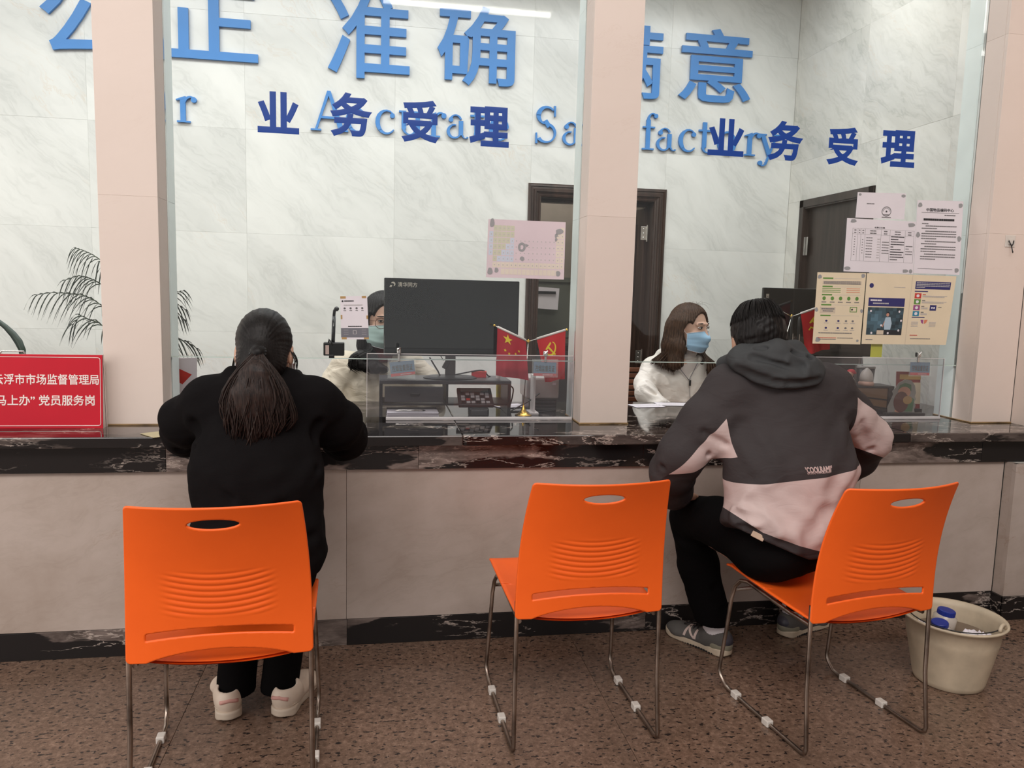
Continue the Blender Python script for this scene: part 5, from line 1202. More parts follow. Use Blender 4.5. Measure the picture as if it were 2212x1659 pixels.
def nets(fn, lo, hi, h, newton=2):
    lo = np.array(lo, np.float64); hi = np.array(hi, np.float64); n = np.ceil((hi-lo)/h).astype(int)+1
    c = 4; nc = np.ceil(n/c).astype(int)+1
    g = [lo[i]+np.arange(nc[i])*h*c for i in range(3)]
    G = np.stack(np.meshgrid(*g, indexing='ij'), -1).reshape(-1, 3).astype(np.float32)
    Fc = fn(G).reshape(nc); near = np.abs(Fc) < h*c*1.9
    # dilate into cells
    cell = np.zeros(nc, bool)
    for dx in (0, 1):
        for dy in (0, 1):
            for dz in (0, 1):
                s = near[dx:, dy:, dz:]; cell[:s.shape[0], :s.shape[1], :s.shape[2]] |= s
    up = np.repeat(np.repeat(np.repeat(cell, c, 0), c, 1), c, 2); sg = np.repeat(np.repeat(np.repeat(Fc, c, 0), c, 1), c, 2)
    n = np.minimum(n, np.array(up.shape)); up = up[:n[0], :n[1], :n[2]]; F = np.where(sg[:n[0], :n[1], :n[2]] > 0, 1.0, -1.0).astype(np.float32)
    I = np.argwhere(up); Q = (lo+I*h).astype(np.float32)
    out = np.empty(len(Q), np.float32)
    for k in range(0, len(Q), 400000): out[k:k+400000] = fn(Q[k:k+400000])
    F[up] = out
    F[[0, -1]] = np.maximum(F[[0, -1]], 1e-3); F[:, [0, -1]] = np.maximum(F[:, [0, -1]], 1e-3); F[:, :, [0, -1]] = np.maximum(F[:, :, [0, -1]], 1e-3)
    S = F < 0; m = [F[i:n[0]-1+i, j:n[1]-1+j, k:n[2]-1+k] for i in (0, 1) for j in (0, 1) for k in (0, 1)]
    cnt = sum((q < 0).astype(np.int8) for q in m); act = (cnt > 0) & (cnt < 8)
    A = np.argwhere(act); idm = -np.ones(act.shape, np.int64); idm[act] = np.arange(len(A))
    off = [(i, j, k) for i in (0, 1) for j in (0, 1) for k in (0, 1)]
    fv = np.stack([F[A[:, 0]+o[0], A[:, 1]+o[1], A[:, 2]+o[2]] for o in off], 1)
    acc = np.zeros((len(A), 3)); w_ = np.zeros(len(A))
    for a in range(8):
        for b in range(a+1, 8):
            if sum(abs(off[a][q]-off[b][q]) for q in range(3)) != 1: continue
            x = (fv[:, a] < 0) != (fv[:, b] < 0)
            t = np.where(x, fv[:, a]/np.where(x, fv[:, a]-fv[:, b], 1), 0)
            p = np.array(off[a])+t[:, None]*(np.array(off[b])-np.array(off[a])); acc += np.where(x[:, None], p, 0); w_ += x
    Vv = lo+(A+acc/np.maximum(w_, 1)[:, None])*h
    quads = []
    for ax in range(3):
        s0 = [slice(None)]*3; s1 = [slice(None)]*3; s0[ax] = slice(0, -1); s1[ax] = slice(1, None)
        a = S[tuple(s0)]; b = S[tuple(s1)]; E_ = np.argwhere(a != b); o1, o2 = [(1, 2), (2, 0), (0, 1)][ax]
        E_ = E_[(E_[:, o1] > 0) & (E_[:, o2] > 0) & (E_[:, o1] < n[o1]-1) & (E_[:, o2] < n[o2]-1)]
        ins = a[tuple(E_.T)]
        def cid(d1, d2):
            q = E_.copy(); q[:, o1] += d1; q[:, o2] += d2; return idm[tuple(q.T)]
        Q4 = np.stack([cid(-1, -1), cid(0, -1), cid(0, 0), cid(-1, 0)], 1); Q4[~ins] = Q4[~ins][:, ::-1]; quads.append(Q4)
    Qd = np.vstack(quads); Qd = Qd[(Qd >= 0).all(1)]
    for _ in range(newton):
        p = Vv.astype(np.float32); f0 = fn(p); e = h*0.25
        g_ = np.stack([(fn(p+V3(*[e if i == k else 0 for i in range(3)]))-fn(p-V3(*[e if i == k else 0 for i in range(3)])))/(2*e) for k in range(3)], 1)
        gl = np.maximum((g_**2).sum(1), 0.05); st = -(f0/gl)[:, None]*g_; sl = np.linalg.norm(st, axis=1, keepdims=True)
        Vv = Vv+st*np.minimum(1, h*0.5/np.maximum(sl, 1e-9))
    return Vv, Qd
def fast_mesh(Vv, Qd, name='m', smooth=True):
    me = bpy.data.meshes.new(name); me.vertices.add(len(Vv)); me.vertices.foreach_set('co', np.ascontiguousarray(Vv, dtype=np.float32).reshape(-1))
    me.loops.add(Qd.size); me.loops.foreach_set('vertex_index', Qd.reshape(-1).astype(np.int32)); me.polygons.add(len(Qd))
    me.polygons.foreach_set('loop_start', (np.arange(len(Qd))*4).astype(np.int32)); me.polygons.foreach_set('loop_total', np.full(len(Qd), 4, np.int32))
    me.update(calc_edges=True); me.validate()
    if smooth: me.polygons.foreach_set('use_smooth', [True]*len(me.polygons))
    return me
def body_part(name, fn, lo, hi, h, mat, parent, M=None):
    Vv, Qd = nets(fn, lo, hi, h)
    if M is not None: Vv = Vv@np.array(M.to_3x3()).T+np.array(M.translation)
    me = fast_mesh(Vv, Qd, name)
    for q in (mat if isinstance(mat, (list, tuple)) else [mat]): me.materials.append(q)
    o = bpy.data.objects.new(name, me); COL.objects.link(o); o.parent = parent; return o
def cut_assign(o, planes, pred):
    """crisp colour panels: cut the surface along the seams, then give each face its cloth"""
    bm = bmesh.new(); bm.from_mesh(o.data)
    for co, no in planes:
        bmesh.ops.bisect_plane(bm, geom=bm.verts[:]+bm.edges[:]+bm.faces[:], dist=1e-5, plane_co=co, plane_no=no)
    for f in bm.faces: f.material_index = pred(f.calc_center_median()); f.smooth = True
    bm.to_mesh(o.data); bm.free()
def cloth(name, col, rough=0.75, weave=900, bump=0.15, sheen=0.0, fold=0.0, spec=0.3, var=0.05):
    t = NT(name); v = t.coords(0); nz = t.noise(v, 6, 4)
    c = col; lo = tuple(q*(1-2*var) for q in c[:3])+(1,); hi = tuple(min(1, q*(1+var)) for q in c[:3])+(1,)
    t.set(Base_Color=t.ramp(nz, [(0.3, lo), (0.7, hi)]), Roughness=rough); t.b.inputs['Specular IOR Level'].default_value = spec
    t.b.inputs['Sheen Weight'].default_value = sheen; t.b.inputs['Sheen Roughness'].default_value = 0.5
    h1 = t.noise(v, weave, 2); b1 = t.n('ShaderNodeBump'); b1.inputs['Strength'].default_value = bump; b1.inputs['Distance'].default_value = 0.0006; t.put(b1.inputs['Height'], h1)
    last = b1.outputs[0]
    if fold:
        mp = t.n('ShaderNodeMapping'); t.put(mp.inputs[0], v); mp.inputs['Rotation'].default_value = (0.3, 0.6, 0.4); mp.inputs['Scale'].default_value = (1, 1, 2.2)
        h2 = t.noise(mp.outputs[0], 9, 3, 0.5, 1.2); b2 = t.n('ShaderNodeBump'); b2.inputs['Strength'].default_value = fold; b2.inputs['Distance'].default_value = 0.010
        t.put(b2.inputs['Height'], h2); t.put(b2.inputs['Normal'], last); last = b2.outputs[0]
    t.t.links.new(last, t.b.inputs['Normal']); return t.m
def hair_mat(name, c0, c1, root=None):
    t = NT(name); v = t.coords(0, scale=(1, 1, 0.10)); n = t.noise(v, 260, 3, 0.6); 
    col = t.ramp(n, [(0.3, c0), (0.72, c1)])
    t.set(Base_Color=col, Roughness=0.45); t.b.inputs['Specular IOR Level'].default_value = 0.2
    t.bump(n, 0.5, 0.0012); return t.m
def skin_mat(name, c):
    t = NT(name); n = t.noise(t.coords(0), 14, 4)
    t.set(Base_Color=t.ramp(n, [(0.3, tuple(q*.86 for q in c)+(1,)), (0.7, tuple(min(1, q*1.06) for q in c)+(1,))]), Roughness=0.5)
    t.b.inputs['Subsurface Weight'].default_value = 0.08; t.b.inputs['Subsurface Radius'].default_value = (0.02, 0.008, 0.004); t.b.inputs['Subsurface Scale'].default_value = 0.3; return t.m
M_skin = skin_mat('skin', (0.62, 0.36, 0.25)); M_skin2 = skin_mat('fair_skin', (0.72, 0.45, 0.34)); M_eye = plain('eye_white', srgb(226, 216, 210), 0.25); M_iris = plain('iris_dark', (0.012, 0.008, 0.006, 1), 0.1); M_brow = plain('brow', (0.03, 0.018, 0.012, 1), 0.8); M_lip = plain('lip', srgb(170, 92, 84), 0.45)
M_hblk = hair_mat('black_hair', (0.003, 0.0026, 0.0026, 1), (0.013, 0.010, 0.0095, 1)); M_hbrn = hair_mat('brown_hair', (0.014, 0.007, 0.004, 1), (0.10, 0.052, 0.030, 1)); M_htail = hair_mat('dark_brown_hair', (0.006, 0.004, 0.004, 1), (0.045, 0.028, 0.023, 1))
NECK = [-.036]
def head_sdf(P):
    f = ell(P, (0, -.014, .030), (.073, .093, .088))
    f = smin(f, ell(P, (0, .022, -.030), (.062, .066, .082)), .03)
    f = smin(f, ell(P, (0, .050, -.088), (.030, .030, .022)), .035)
    for s in (-1, 1):
        f = smin(f, ell(P, (s*.040, .058, -.028), (.024, .022, .024)), .02)
        f = smin(f, cone(P, (s*.012, .086, .030), (s*.044, .072, .026), .007, .006), .014)
        f = smin(f, ell(P, (s*.011, .096, -.033), (.009, .010, .008)), .008)
        f = smax(f, -ell(P, (s*.031, .098, .010), (.019, .014, .013)), .012)
        ear = ell(P, (s*.076, -.004, -.006), (.009, .019, .031)); ear = smax(ear, -ell(P, (s*.087, .000, -.002), (.008, .010, .018)), .004); f = smin(f, ear, .006)
    f = smin(f, cone(P, (0, .086, .014), (0, .104, -.028), .006, .010), .012)
    f = smin(f, ell(P, (0, .088, -.056), (.022, .010, .007)), .010); f = smin(f, ell(P, (0, .086, -.067), (.018, .010, .007)), .008)
    f = smax(f, -ell(P, (0, .100, -.0615), (.022, .008, .0012)), .003)
    return smin(f, ecap(P, (0, -.022, -.05), (0, NECK[0], -.17), (.054, .056), (.052, .054)), .03)
def make_head(root, M, skin, h=0.0032, eyes=True, name='head'):
    o = body_part(name, head_sdf, (-.10, -.13, -.20), (.10, .13, .135), h, skin, root, M)
    for s in (-1, 1):
        e = MB(); T = M @ Matrix.Translation((s*.031, .0790, .012)) @ Matrix.Rotation(-s*.22, 4, 'Z')
        e.ball((0, 0, 0), .0135, T, n=10, sc=(1.05, .9, .42)); e.build('eye', M_eye, root, smooth=True)
        e = MB(); e.ball((0, .0095, -.0002), .0058, T, n=8, sc=(1, .55, .92)); e.build('iris', M_iris, root, smooth=True)
        e = MB(); e.tube([T @ Vector((x, .0118-abs(x)*.28-x*x*14, .0050-x*x*26)) for x in np.linspace(-.015, .015, 9)], [.0006, .0012, .0016, .0018, .0018, .0018, .0017, .0014, .0007], 6); e.build('eyelid', M_brow, root, smooth=True)
        T2 = M @ Matrix.Translation((s*.031, .0830, .031)) @ Matrix.Rotation(-s*.30, 4, 'Z')
        e = MB(); e.tube([T2 @ Vector((x, .003-x*x*14, .001+.0015*math.cos(x*80)-s*x*.03)) for x in np.linspace(-.020, .020, 9)], [.0008, .0019, .0024, .0026, .0026, .0024, .002, .0016, .0006], 6); e.build('eyebrow', M_brow, root, smooth=True)
    return o
def mask(root, M, mat, strapmat):
    nu, nv = 33, 29
    def pos(u, v, off=0.0):
        ph = u*1.20; hgt = 1-.30*abs(u)**1.5
        zc = -.066+.006*abs(u); z = zc+(.5-v)*.114*hgt+.004*(1-abs(u))
        prof = .099+.027*math.exp(-((v-.34)/.20)**2)*math.exp(-(u/.34)**2)+.006*math.exp(-((v-.75)/.2)**2)-.022*max(0, v-.72)/.28-.006*max(0, .12-v)/.12
        pl_ = 0.0016*(abs(((v*4.0+.08*math.cos(u*3)) % 1)-.5)*2)*(1 if .12 < v < .92 else 0)
        r = prof+off+pl_
        return (.079*math.sin(ph)*(1+.08*abs(u))+off*math.sin(ph), .0+r*math.cos(ph)+.012*(1-math.cos(ph))-.004, z)
    vs = []; 
    for off in (0.004, 0.0022):
        vs += [M @ Vector(pos(-1+2*i/(nu-1), j/(nv-1), off)) for i in range(nu) for j in range(nv)]
    fs = []; n = nu*nv
    for i in range(nu-1):
        for j in range(nv-1):
            a = i*nv+j; fs.append((a, a+nv, a+nv+1, a+1)); fs.append((a+1+n, a+nv+1+n, a+nv+n, a+n))
    o = MB().add(vs, fs).build('mask', mat, root, smooth=True)
    e = MB(); e.tube([M @ Vector(pos(-1+2*i/24, 0, .0045)) for i in range(25)]+[M @ Vector(pos(1, j/14, .0045)) for j in range(1, 14)]+[M @ Vector(pos(1-2*i/24, 1, .0045)) for i in range(25)]+[M @ Vector(pos(-1, 1-j/14, .0045)) for j in range(1, 14)], .0014, 5, closed=True); e.build('mask_edge', strapmat, o, smooth=True)
    for s in (-1, 1):
        for v, ez in ((.06, .012), (.94, -.034)):
            p0 = Vector(pos(s, v, .003)); p1 = Vector((s*.080, .000, ez)); pm = (p0+p1)/2+Vector((s*.004, .0, 0))
            MB().tube([M @ p0, M @ pm, M @ p1, M @ Vector((s*.078, -.022, ez*.4))], .0013, 6).build('ear_loop', strapmat, o, smooth=True)
    return o
def strands(root_pts, n, jitter, r, mat, parent, name='strand', seed=1, steps=10, tube_n=5, join=True):
    """tapered locks following guide curves"""
    rnd = random.Random(seed); mb = MB()
    for k in range(n):
        g = root_pts[k % len(root_pts)]; g2 = root_pts[(k+1) % len(root_pts)]; t = rnd.random()
        jx, jy, jz = [rnd.uniform(-1, 1)*jitter for _ in range(3)]; q = []
        L = len(g)
        for i in range(steps):
            u = i/(steps-1)*(L-1); a = min(int(u), L-2); fr = u-a
            def cr(G):
                p0 = Vector(G[max(a-1, 0)]); p1 = Vector(G[a]); p2 = Vector(G[a+1]); p3 = Vector(G[min(a+2, L-1)])
                return 0.5*((2*p1)+(-p0+p2)*fr+(2*p0-5*p1+4*p2-p3)*fr*fr+(-p0+3*p1-3*p2+p3)*fr**3)
            p = cr(g).lerp(cr(g2), t); s = u/(L-1)
            q.append(p+Vector((jx, jy, jz))*s*(1+.5*math.sin(s*5+k)))
        rr = r*rnd.uniform(.6, 1.3)
        mb.tube(q, [rr*(.5+.5*math.sin(PI*min(1, .12+i/(steps-1)*.9)))*(1 if i < steps-1 else .15) for i in range(steps)], tube_n)
    o = mb.build(name, mat, parent, smooth=True); tag(o, kind='stuff'); return o
def hand_sdf(curl=0.5, s=1):
    """hand in its own frame: wrist at origin, fingers toward +X, palm down (-Z), thumb toward s*Y"""
    def f(P):
        r = ecap(P, (-.03, 0, 0), (.02, 0, 0), (.026, .018), (.034, .014), up=(0, 0, 1)); r = smin(r, ecap(P, (.02, 0, 0), (.075, 0, -.002), (.038, .013), (.040, .011), up=(0, 0, 1)), .015)
        for i, (y, L) in enumerate(((.029, .066), (.010, .075), (-.010, .070), (-.028, .054))):
            y = y*s; a = (.082, y, -.001); c1 = curl*.9; b = (a[0]+L*.45*math.cos(c1), y*1.05, a[2]-L*.45*math.sin(c1)); c2 = c1+curl*1.1; c = (b[0]+L*.30*math.cos(c2), y*1.06, b[2]-L*.30*math.sin(c2)); c3 = c2+curl*.6; d = (c[0]+L*.25*math.cos(c3), y*1.06, c[2]-L*.25*math.sin(c3))
            r = smin(r, chain(P, [(.055, y*.9, -.001), a, b, c, d], [.010, .0098, .0086, .0078, .0064], .004), .006)
        t0 = (.012, s*.026, -.006); t1 = (.042, s*.052, -.014); t2 = (.066, s*.058, -.022); t3 = (.084, s*.052, -.030)
        return smin(r, chain(P, [t0, t1, t2, t3], [.015, .0115, .0095, .0075], .006), .012)
    return f
def add_hand(root, wrist, towards, up, mat, curl=0.5, s=1, name='hand'):
    x = Vector(towards).normalized(); z = Vector(up); z = (z-x*z.dot(x)).normalized(); y = z.cross(x)
    M = Matrix(((x[0], y[0], z[0], wrist[0]), (x[1], y[1], z[1], wrist[1]), (x[2], y[2], z[2], wrist[2]), (0, 0, 0, 1)))
    return body_part(name, hand_sdf(curl, s), (-.06, -.08, -.10), (.18, .08, .04), .0035, mat, root, M)
def join_into(body, others):
    """one continuous body object out of head, limbs and hands"""
    vs = []; fs = []; n = 0
    for o in [body]+others:
        me = o.data; co = np.empty(len(me.vertices)*3); me.vertices.foreach_get('co', co); co = co.reshape(-1, 3)
        vs.append(co); vi = np.empty(len(me.loops), np.int32); me.loops.foreach_get('vertex_index', vi); fs.append(vi.reshape(-1, 4)+n); n += len(co)
    me = fast_mesh(np.vstack(vs), np.vstack(fs), 'body'); me.materials.append(body.data.materials[0]); old = body.data; body.data = me
    for o in others: bpy.data.objects.remove(o)
    body.name = 'body'; return body
def frame(loc, rz=0, rx=0, ry=0):
    return Matrix.Translation(loc) @ Matrix.Rotation(math.radians(rz), 4, 'Z') @ Matrix.Rotation(math.radians(rx), 4, 'X') @ Matrix.Rotation(math.radians(ry), 4, 'Y')
# shoe: local frame heel at y=0, toe toward +y, sole at z=0
UPF = [None]
def shoe(root, loc, rz, L, style, name='shoe'):
    M = frame(loc, rz); k = L/.27
    def up(P):
        f = ell(P, (0, .045*k, .045), (.037, .050*k, .050)); f = smin(f, ecap(P, (0, .09*k, .040), (0, .20*k, .026), (.038, .036), (.042, .026), up=(0, 0, 1)), .03)
        f = smin(f, ell(P, (0, .225*k, .028), (.038, .042*k, .026)), .03); f = smin(f, ecap(P, (0, .03*k, .06), (0, .085*k, .070), (.031, .026), (.032, .020), up=(0, 0, 1)), .025)
        f = smax(f, -ecap(P, (0, .055*k, .075), (0, .045*k, .14), (.026, .034), (.03, .04), up=(0, 1, 0)), .006)
        return smax(f, -(P[:, 2]-.016), .004)
    def sole(P):
        w_ = .040-.006*np.exp(-((P[:, 1]/k-.10)/.04)**2)
        y0 = np.clip(P[:, 1], .036*k, .228*k); d = np.hypot(P[:, 0]*1.0, (P[:, 1]-y0)*.95)-w_
        top = .026+.004*np.clip((.10-P[:, 1]/k)/.1, 0, 1)+.010*np.clip((P[:, 1]/k-.22)/.05, 0, 1)**2; bot = .018*np.clip((P[:, 1]/k-.215)/.055, 0, 1)**2+.006*np.clip((.03-P[:, 1]/k)/.03, 0, 1)**2
        g = np.abs(P[:, 2]-.014)*0+.0
        rib = .0012*np.sin(P[:, 2]*900)*0
        return smax(smax(d+rib, P[:, 2]-top, .006), bot-P[:, 2], .004)
    mu, msole = style
    b = (-.055, -.02, -.005); e_ = (.055, .29*k, .125)
    o = body_part(name, up, b, e_, .0038, mu, root, M); so = body_part('sole', sole, b, e_, .0038, msole, o, None)
    so.data.transform(M); UPF[0] = up; return o, M, k
M_white_knit = cloth('cream_shell', (0.74, 0.66, 0.53, 1), 0.45, 700, 0.05, fold=0.9, spec=0.3); M_wjk = cloth('white_shell', (0.82, 0.77, 0.71, 1), 0.5, 700, 0.05, fold=0.9, spec=0.3)
M_bkc = cloth('black_fleece', (0.0065, 0.0056, 0.006, 1), 0.95, 700, 0.35, sheen=0.0, fold=0.25, spec=0.08); M_bkt = cloth('black_trousers', (0.0045, 0.004, 0.0042, 1), 0.95, 700, 0.3, fold=0.25, spec=0.06)
# ================= woman in black, seated on the left chair, seen from behind
wa = empty('person', (-0.36, -0.58, 0), label='woman in a black hoodie with a low dark ponytail, leaning on the counter', cat='person')
wa.location = (0, 0, 0)
def hood_a(P):
    f = ecap(P, (-.355, -.575, .50), (-.350, -.535, .78), (.178, .125), (.172, .115))
    f = smin(f, ecap(P, (-.350, -.535, .78), (-.345, -.475, .975), (.172, .115), (.160, .095)), .05)
    f = smin(f, ecap(P, (-.49, -.455, .985), (-.20, -.455, .985), (.060, .065), (.060, .065)), .06)
    f = smin(f, ecap(P, (-.345, -.46, 1.0), (-.342, -.43, 1.06), (.080, .075), (.066, .062)), .04)
    # arms reach to the counter, elbows out
    f = smin(f, chain(P, [(-.505, -.455, .970), (-.570, -.40, .915), (-.598, -.30, .858)], [.070, .072, .066]), .045)
    f = smin(f, chain(P, [(-.598, -.30, .858), (-.55, -.13, .855), (-.44, .05, .843)], [.066, .052, .040]), .03)
    f = smin(f, chain(P, [(-.185, -.455, .970), (-.135, -.40, .905), (-.118, -.30, .842)], [.070, .074, .068]), .045)
    f = smin(f, chain(P, [(-.118, -.30, .842), (-.17, -.12, .855), (-.26, .05, .843)], [.068, .052, .040]), .03)
    # hanging hem and right-hand pocket bulge
    f = smin(f, ecap(P, (-.225, -.55, .66), (-.20, -.545, .56), (.052, .07), (.040, .06)), .05)
    # hood laid around the neck
    f = smin(f, chain(P, [(-.432, -.40, 1.060), (-.424, -.475, 1.060), (-.345, -.520, 1.035), (-.262, -.475, 1.050), (-.255, -.40, 1.050)], [.022, .024, .030, .024, .022]), .015)
    f = f+.0030*wav(P, 34, 1.0)+.0018*wav(P, 75, 2)
    f = creases(P, f, [((-.52, -.53, .93), (-.46, -.56, .80)), ((-.18, -.53, .93), (-.23, -.56, .80)), ((-.50, -.56, .86), (-.40, -.66, .74)), ((-.19, -.58, .80), (-.30, -.66, .70)), ((-.20, -.62, .62), (-.36, -.70, .56), .006, .018),
                       ((-.60, -.37, .83), (-.66, -.32, .90)), ((-.13, -.39, .82), (-.06, -.33, .88)), ((-.56, -.42, .86), (-.62, -.40, .93)), ((-.17, -.42, .85), (-.09, -.40, .93)), ((-.53, -.62, .62), (-.40, -.69, .70), .005, .018)], .006, .014)
    f = smax(f, -cone(P, (-.343, -.42, 1.04), (-.345, -.40, 1.20), .055, .075), .012)
    return smax(f, .495-P[:, 2], .012)
body_part('hoodie', hood_a, (-.75, -.78, .47), (.02, .12, 1.12), .0075, M_bkc, wa)
def trs_a(P):
    f = ecap(P, (-.36, -.60, .50), (-.355, -.55, .58), (.165, .13), (.16, .12))
    for s, hx, kx, ax in ((-1, -.44, -.455, -.442), (1, -.27, -.265, -.312)):
        f = smin(f, chain(P, [(hx, -.56, .505), (hx*.5+kx*.5, -.36, .515), (kx, -.17, .500)], [.088, .082, .068]), .03)
        f = smin(f, chain(P, [(kx, -.17, .500), (kx*.6+ax*.4, -.23, .36), (ax, -.40, .055)], [.068, .064, .058]), .02)
    f = f+.0025*wav(P, 40, 4.0)
    return smax(smax(f, .052-P[:, 2], .006), -(P[:, 2]-.438)-1*0 if False else .052-P[:, 2], .006)
body_part('trousers', trs_a, (-.58, -.78, .03), (-.12, -.06, .70), .0075, M_bkt, wa)
HA = frame((-.340, -.435, 1.122), 0, -22, 0)
NECK[0] = .004
hd = make_head(wa, HA, M_skin, h=.004)
def limb_a(P):
    f = chain(P, [(-.342, -.45, 1.02), (-.345, -.47, .95), (-.35, -.54, .75), (-.355, -.57, .55)], [.055, .09, .085, .10], .05)
    f = smin(f, chain(P, [(-.50, -.455, .965), (-.625, -.30, .858), (-.44, .05, .843), (-.40, .09, .838)], [.035, .035, .026, .024], .02), .03)
    f = smin(f, chain(P, [(-.19, -.455, .965), (-.105, -.30, .842), (-.26, .05, .843), (-.30, .09, .838)], [.035, .035, .026, .024], .02), .03)
    for hx, kx, ax in ((-.44, -.455, -.442), (-.27, -.265, -.312)):
        f = smin(f, chain(P, [(hx, -.56, .505), (kx, -.17, .500), (ax, -.395, .09)], [.06, .045, .032], .02), .03)
    return f
lb = body_part('limbs', limb_a, (-.72, -.72, .03), (0, .16, 1.10), .010, M_skin, wa)
h1 = add_hand(wa, (-.40, .09, .836), (.8, .6, -.12), (0, 0, 1), M_skin, .35, 1, 'hand_a'); h2 = add_hand(wa, (-.30, .09, .836), (-.6, .8, -.12), (0, 0, 1), M_skin, .5, -1, 'hand_b')
join_into(hd, [lb, h1, h2])
def hair_cap_a(P):      # in head frame
    f = ell(P, (0, -.018, .032), (.080, .102, .096)); f = smin(f, ell(P, (0, -.055, -.045), (.070, .055, .060)), .03)
    q = P.copy(); ang = np.arctan2(P[:, 0], -(P[:, 1]+.09)*0+(.12-P[:, 2]))
    # combed ridges converging at the tie
    rel = P-V3(0, -.108, -.030); th = np.arctan2(rel[:, 0], rel[:, 2]+1e-6)
    f = f+.0005*np.sin(th*41+2*np.sin(rel[:, 1]*30+th*3))+.0004*np.sin(th*83+np.sin(th*7)*3)
    f = smin(f, cone(P, (0, -.085, -.022), (0, -.118, -.036), .035, .019), .03)
    f = smax(f, -ell(P, (0, .125, -.030), (.070, .095, .090)), .01)
    f = smax(f, -ell(P, (.083, .015, -.045), (.022, .05, .055)), .012); f = smax(f, -ell(P, (-.083, .015, -.045), (.022, .05, .055)), .012)
    return smax(f, -.092-P[:, 2], .01)
hc = body_part('hair', hair_cap_a, (-.11, -.15, -.12), (.11, .12, .145), .0034, M_hblk, wa, HA)
T0 = HA @ Vector((0, -.122, -.038))
tie = MB()
for k in range(14):
    a = 2*PI*k/14; tie.ball(tuple(T0+Vector((.020*math.cos(a), .002+.010*math.sin(a)*.5, .016*math.sin(a)+.004*math.cos(a)))), .0058, n=6)
tag(tie.build('hair_tie', M_blk, hc), kind='stuff')
TX, TY, TZ = T0
def tail(P):
    Q = (P-V3(TX, TY-.045, TZ))*V3(1/1.30, 1/.55, 1)+V3(TX, TY-.045, TZ)
    f = chain(Q, [(TX, TY-.03, TZ-.012), (TX, TY-.045, TZ-.055), (TX-.004, TY-.05, TZ-.11), (TX-.004, TY-.048, TZ-.155), (TX, TY-.045, TZ-.175)], [.008, .028, .044, .040, .020], .025)
    return (f+.0015*np.sin(P[:, 0]*190+np.sin(P[:, 2]*30)*2.5)+.002*wav(P, 80, 3))*.6
tl = body_part('ponytail', tail, (TX-.12, TY-.12, TZ-.26), (TX+.12, TY+.04, TZ+.03), .0045, M_htail, wa)
G = []; rg = random.Random(3)
for k in range(22):
    u = -1+2*k/21; w1 = 1+.15*math.sin(k*2.1); dp = .004*math.sin(k*3.7); e1 = .020*math.sin(k*1.9); ez = .020*math.sin(k*2.9+1)
    G.append([(TX+u*.008, TY+.004, TZ+.004), (TX+u*.030, TY-.032, TZ-.020), (TX+u*.068*w1, TY-.062+.03*u*u+dp, TZ-.070), (TX+u*.092*w1, TY-.068+.035*u*u-dp, TZ-.128), (TX+u*.088+e1, TY-.062+.032*u*u, TZ-.175-.018*(1-u*u)+ez*.5), (TX+u*.060+e1*1.6-.010, TY-.050+.03*u*u, TZ-.200-.045*(1-u*u)+ez)])
strands(G, 420, .009, .0024, M_htail, tl, 'lock', 5, 11, 4)
# loose locks beside the ears
GL = [[tuple(HA @ Vector(p)) for p in ((s*.080, .01, .02), (s*.092, .02, -.03), (s*.093, .03, -.075), (s*.084, .035, -.12))] for s in (-1,)]
strands(GL+[[tuple(Vector(p)+Vector((.004, -.01, .01))) for p in GL[0]]], 10, .006, .0012, M_hblk, hc, 'loose_lock', 8)
GR2 = [[tuple(HA @ Vector(p)) for p in ((.080, .0, .01), (.094, -.005, -.02), (.093, .0, -.05))], [tuple(HA @ Vector(p)) for p in ((.076, -.03, .0), (.09, -.03, -.03), (.094, -.02, -.045))]]
strands(GR2, 10, .006, .0012, M_hblk, hc, 'loose_lock', 9)
mask(wa, HA, cloth('white_mask', (0.75, 0.75, 0.76, 1), 0.8), M_paper)
M_shw = plain('white_leather', srgb(226, 208, 190), 0.5, var=0.08); M_shs = plain('cream_sole', srgb(206, 190, 172), 0.6, var=0.08); M_pk = plain('pink_lining', srgb(214, 160, 150), 0.6)
for (lx, rz, lab) in ((-.450, 14, None), (-.300, -18, None)):
    o, M, k = shoe(wa, (lx, -.478, 0), rz, .235, (M_shw, M_shs))
    e = MB(); e.tube([M @ Vector((x, -.004+.020*(1-math.cos(x*30)), .066-.03*abs(x)/.03*.2)) for x in np.linspace(-.026, .026, 7)], .006, 8); e.build('heel_lining', M_pk, o, smooth=True)
    e = MB(); e.tube([M @ Vector((.0395*math.sin(a), .038*1.0-.0405*math.cos(a), .036)) for a in np.linspace(-1.5, 1.5, 15)], .0016, 5); e.build('heel_seam', M_shs, o, smooth=True)
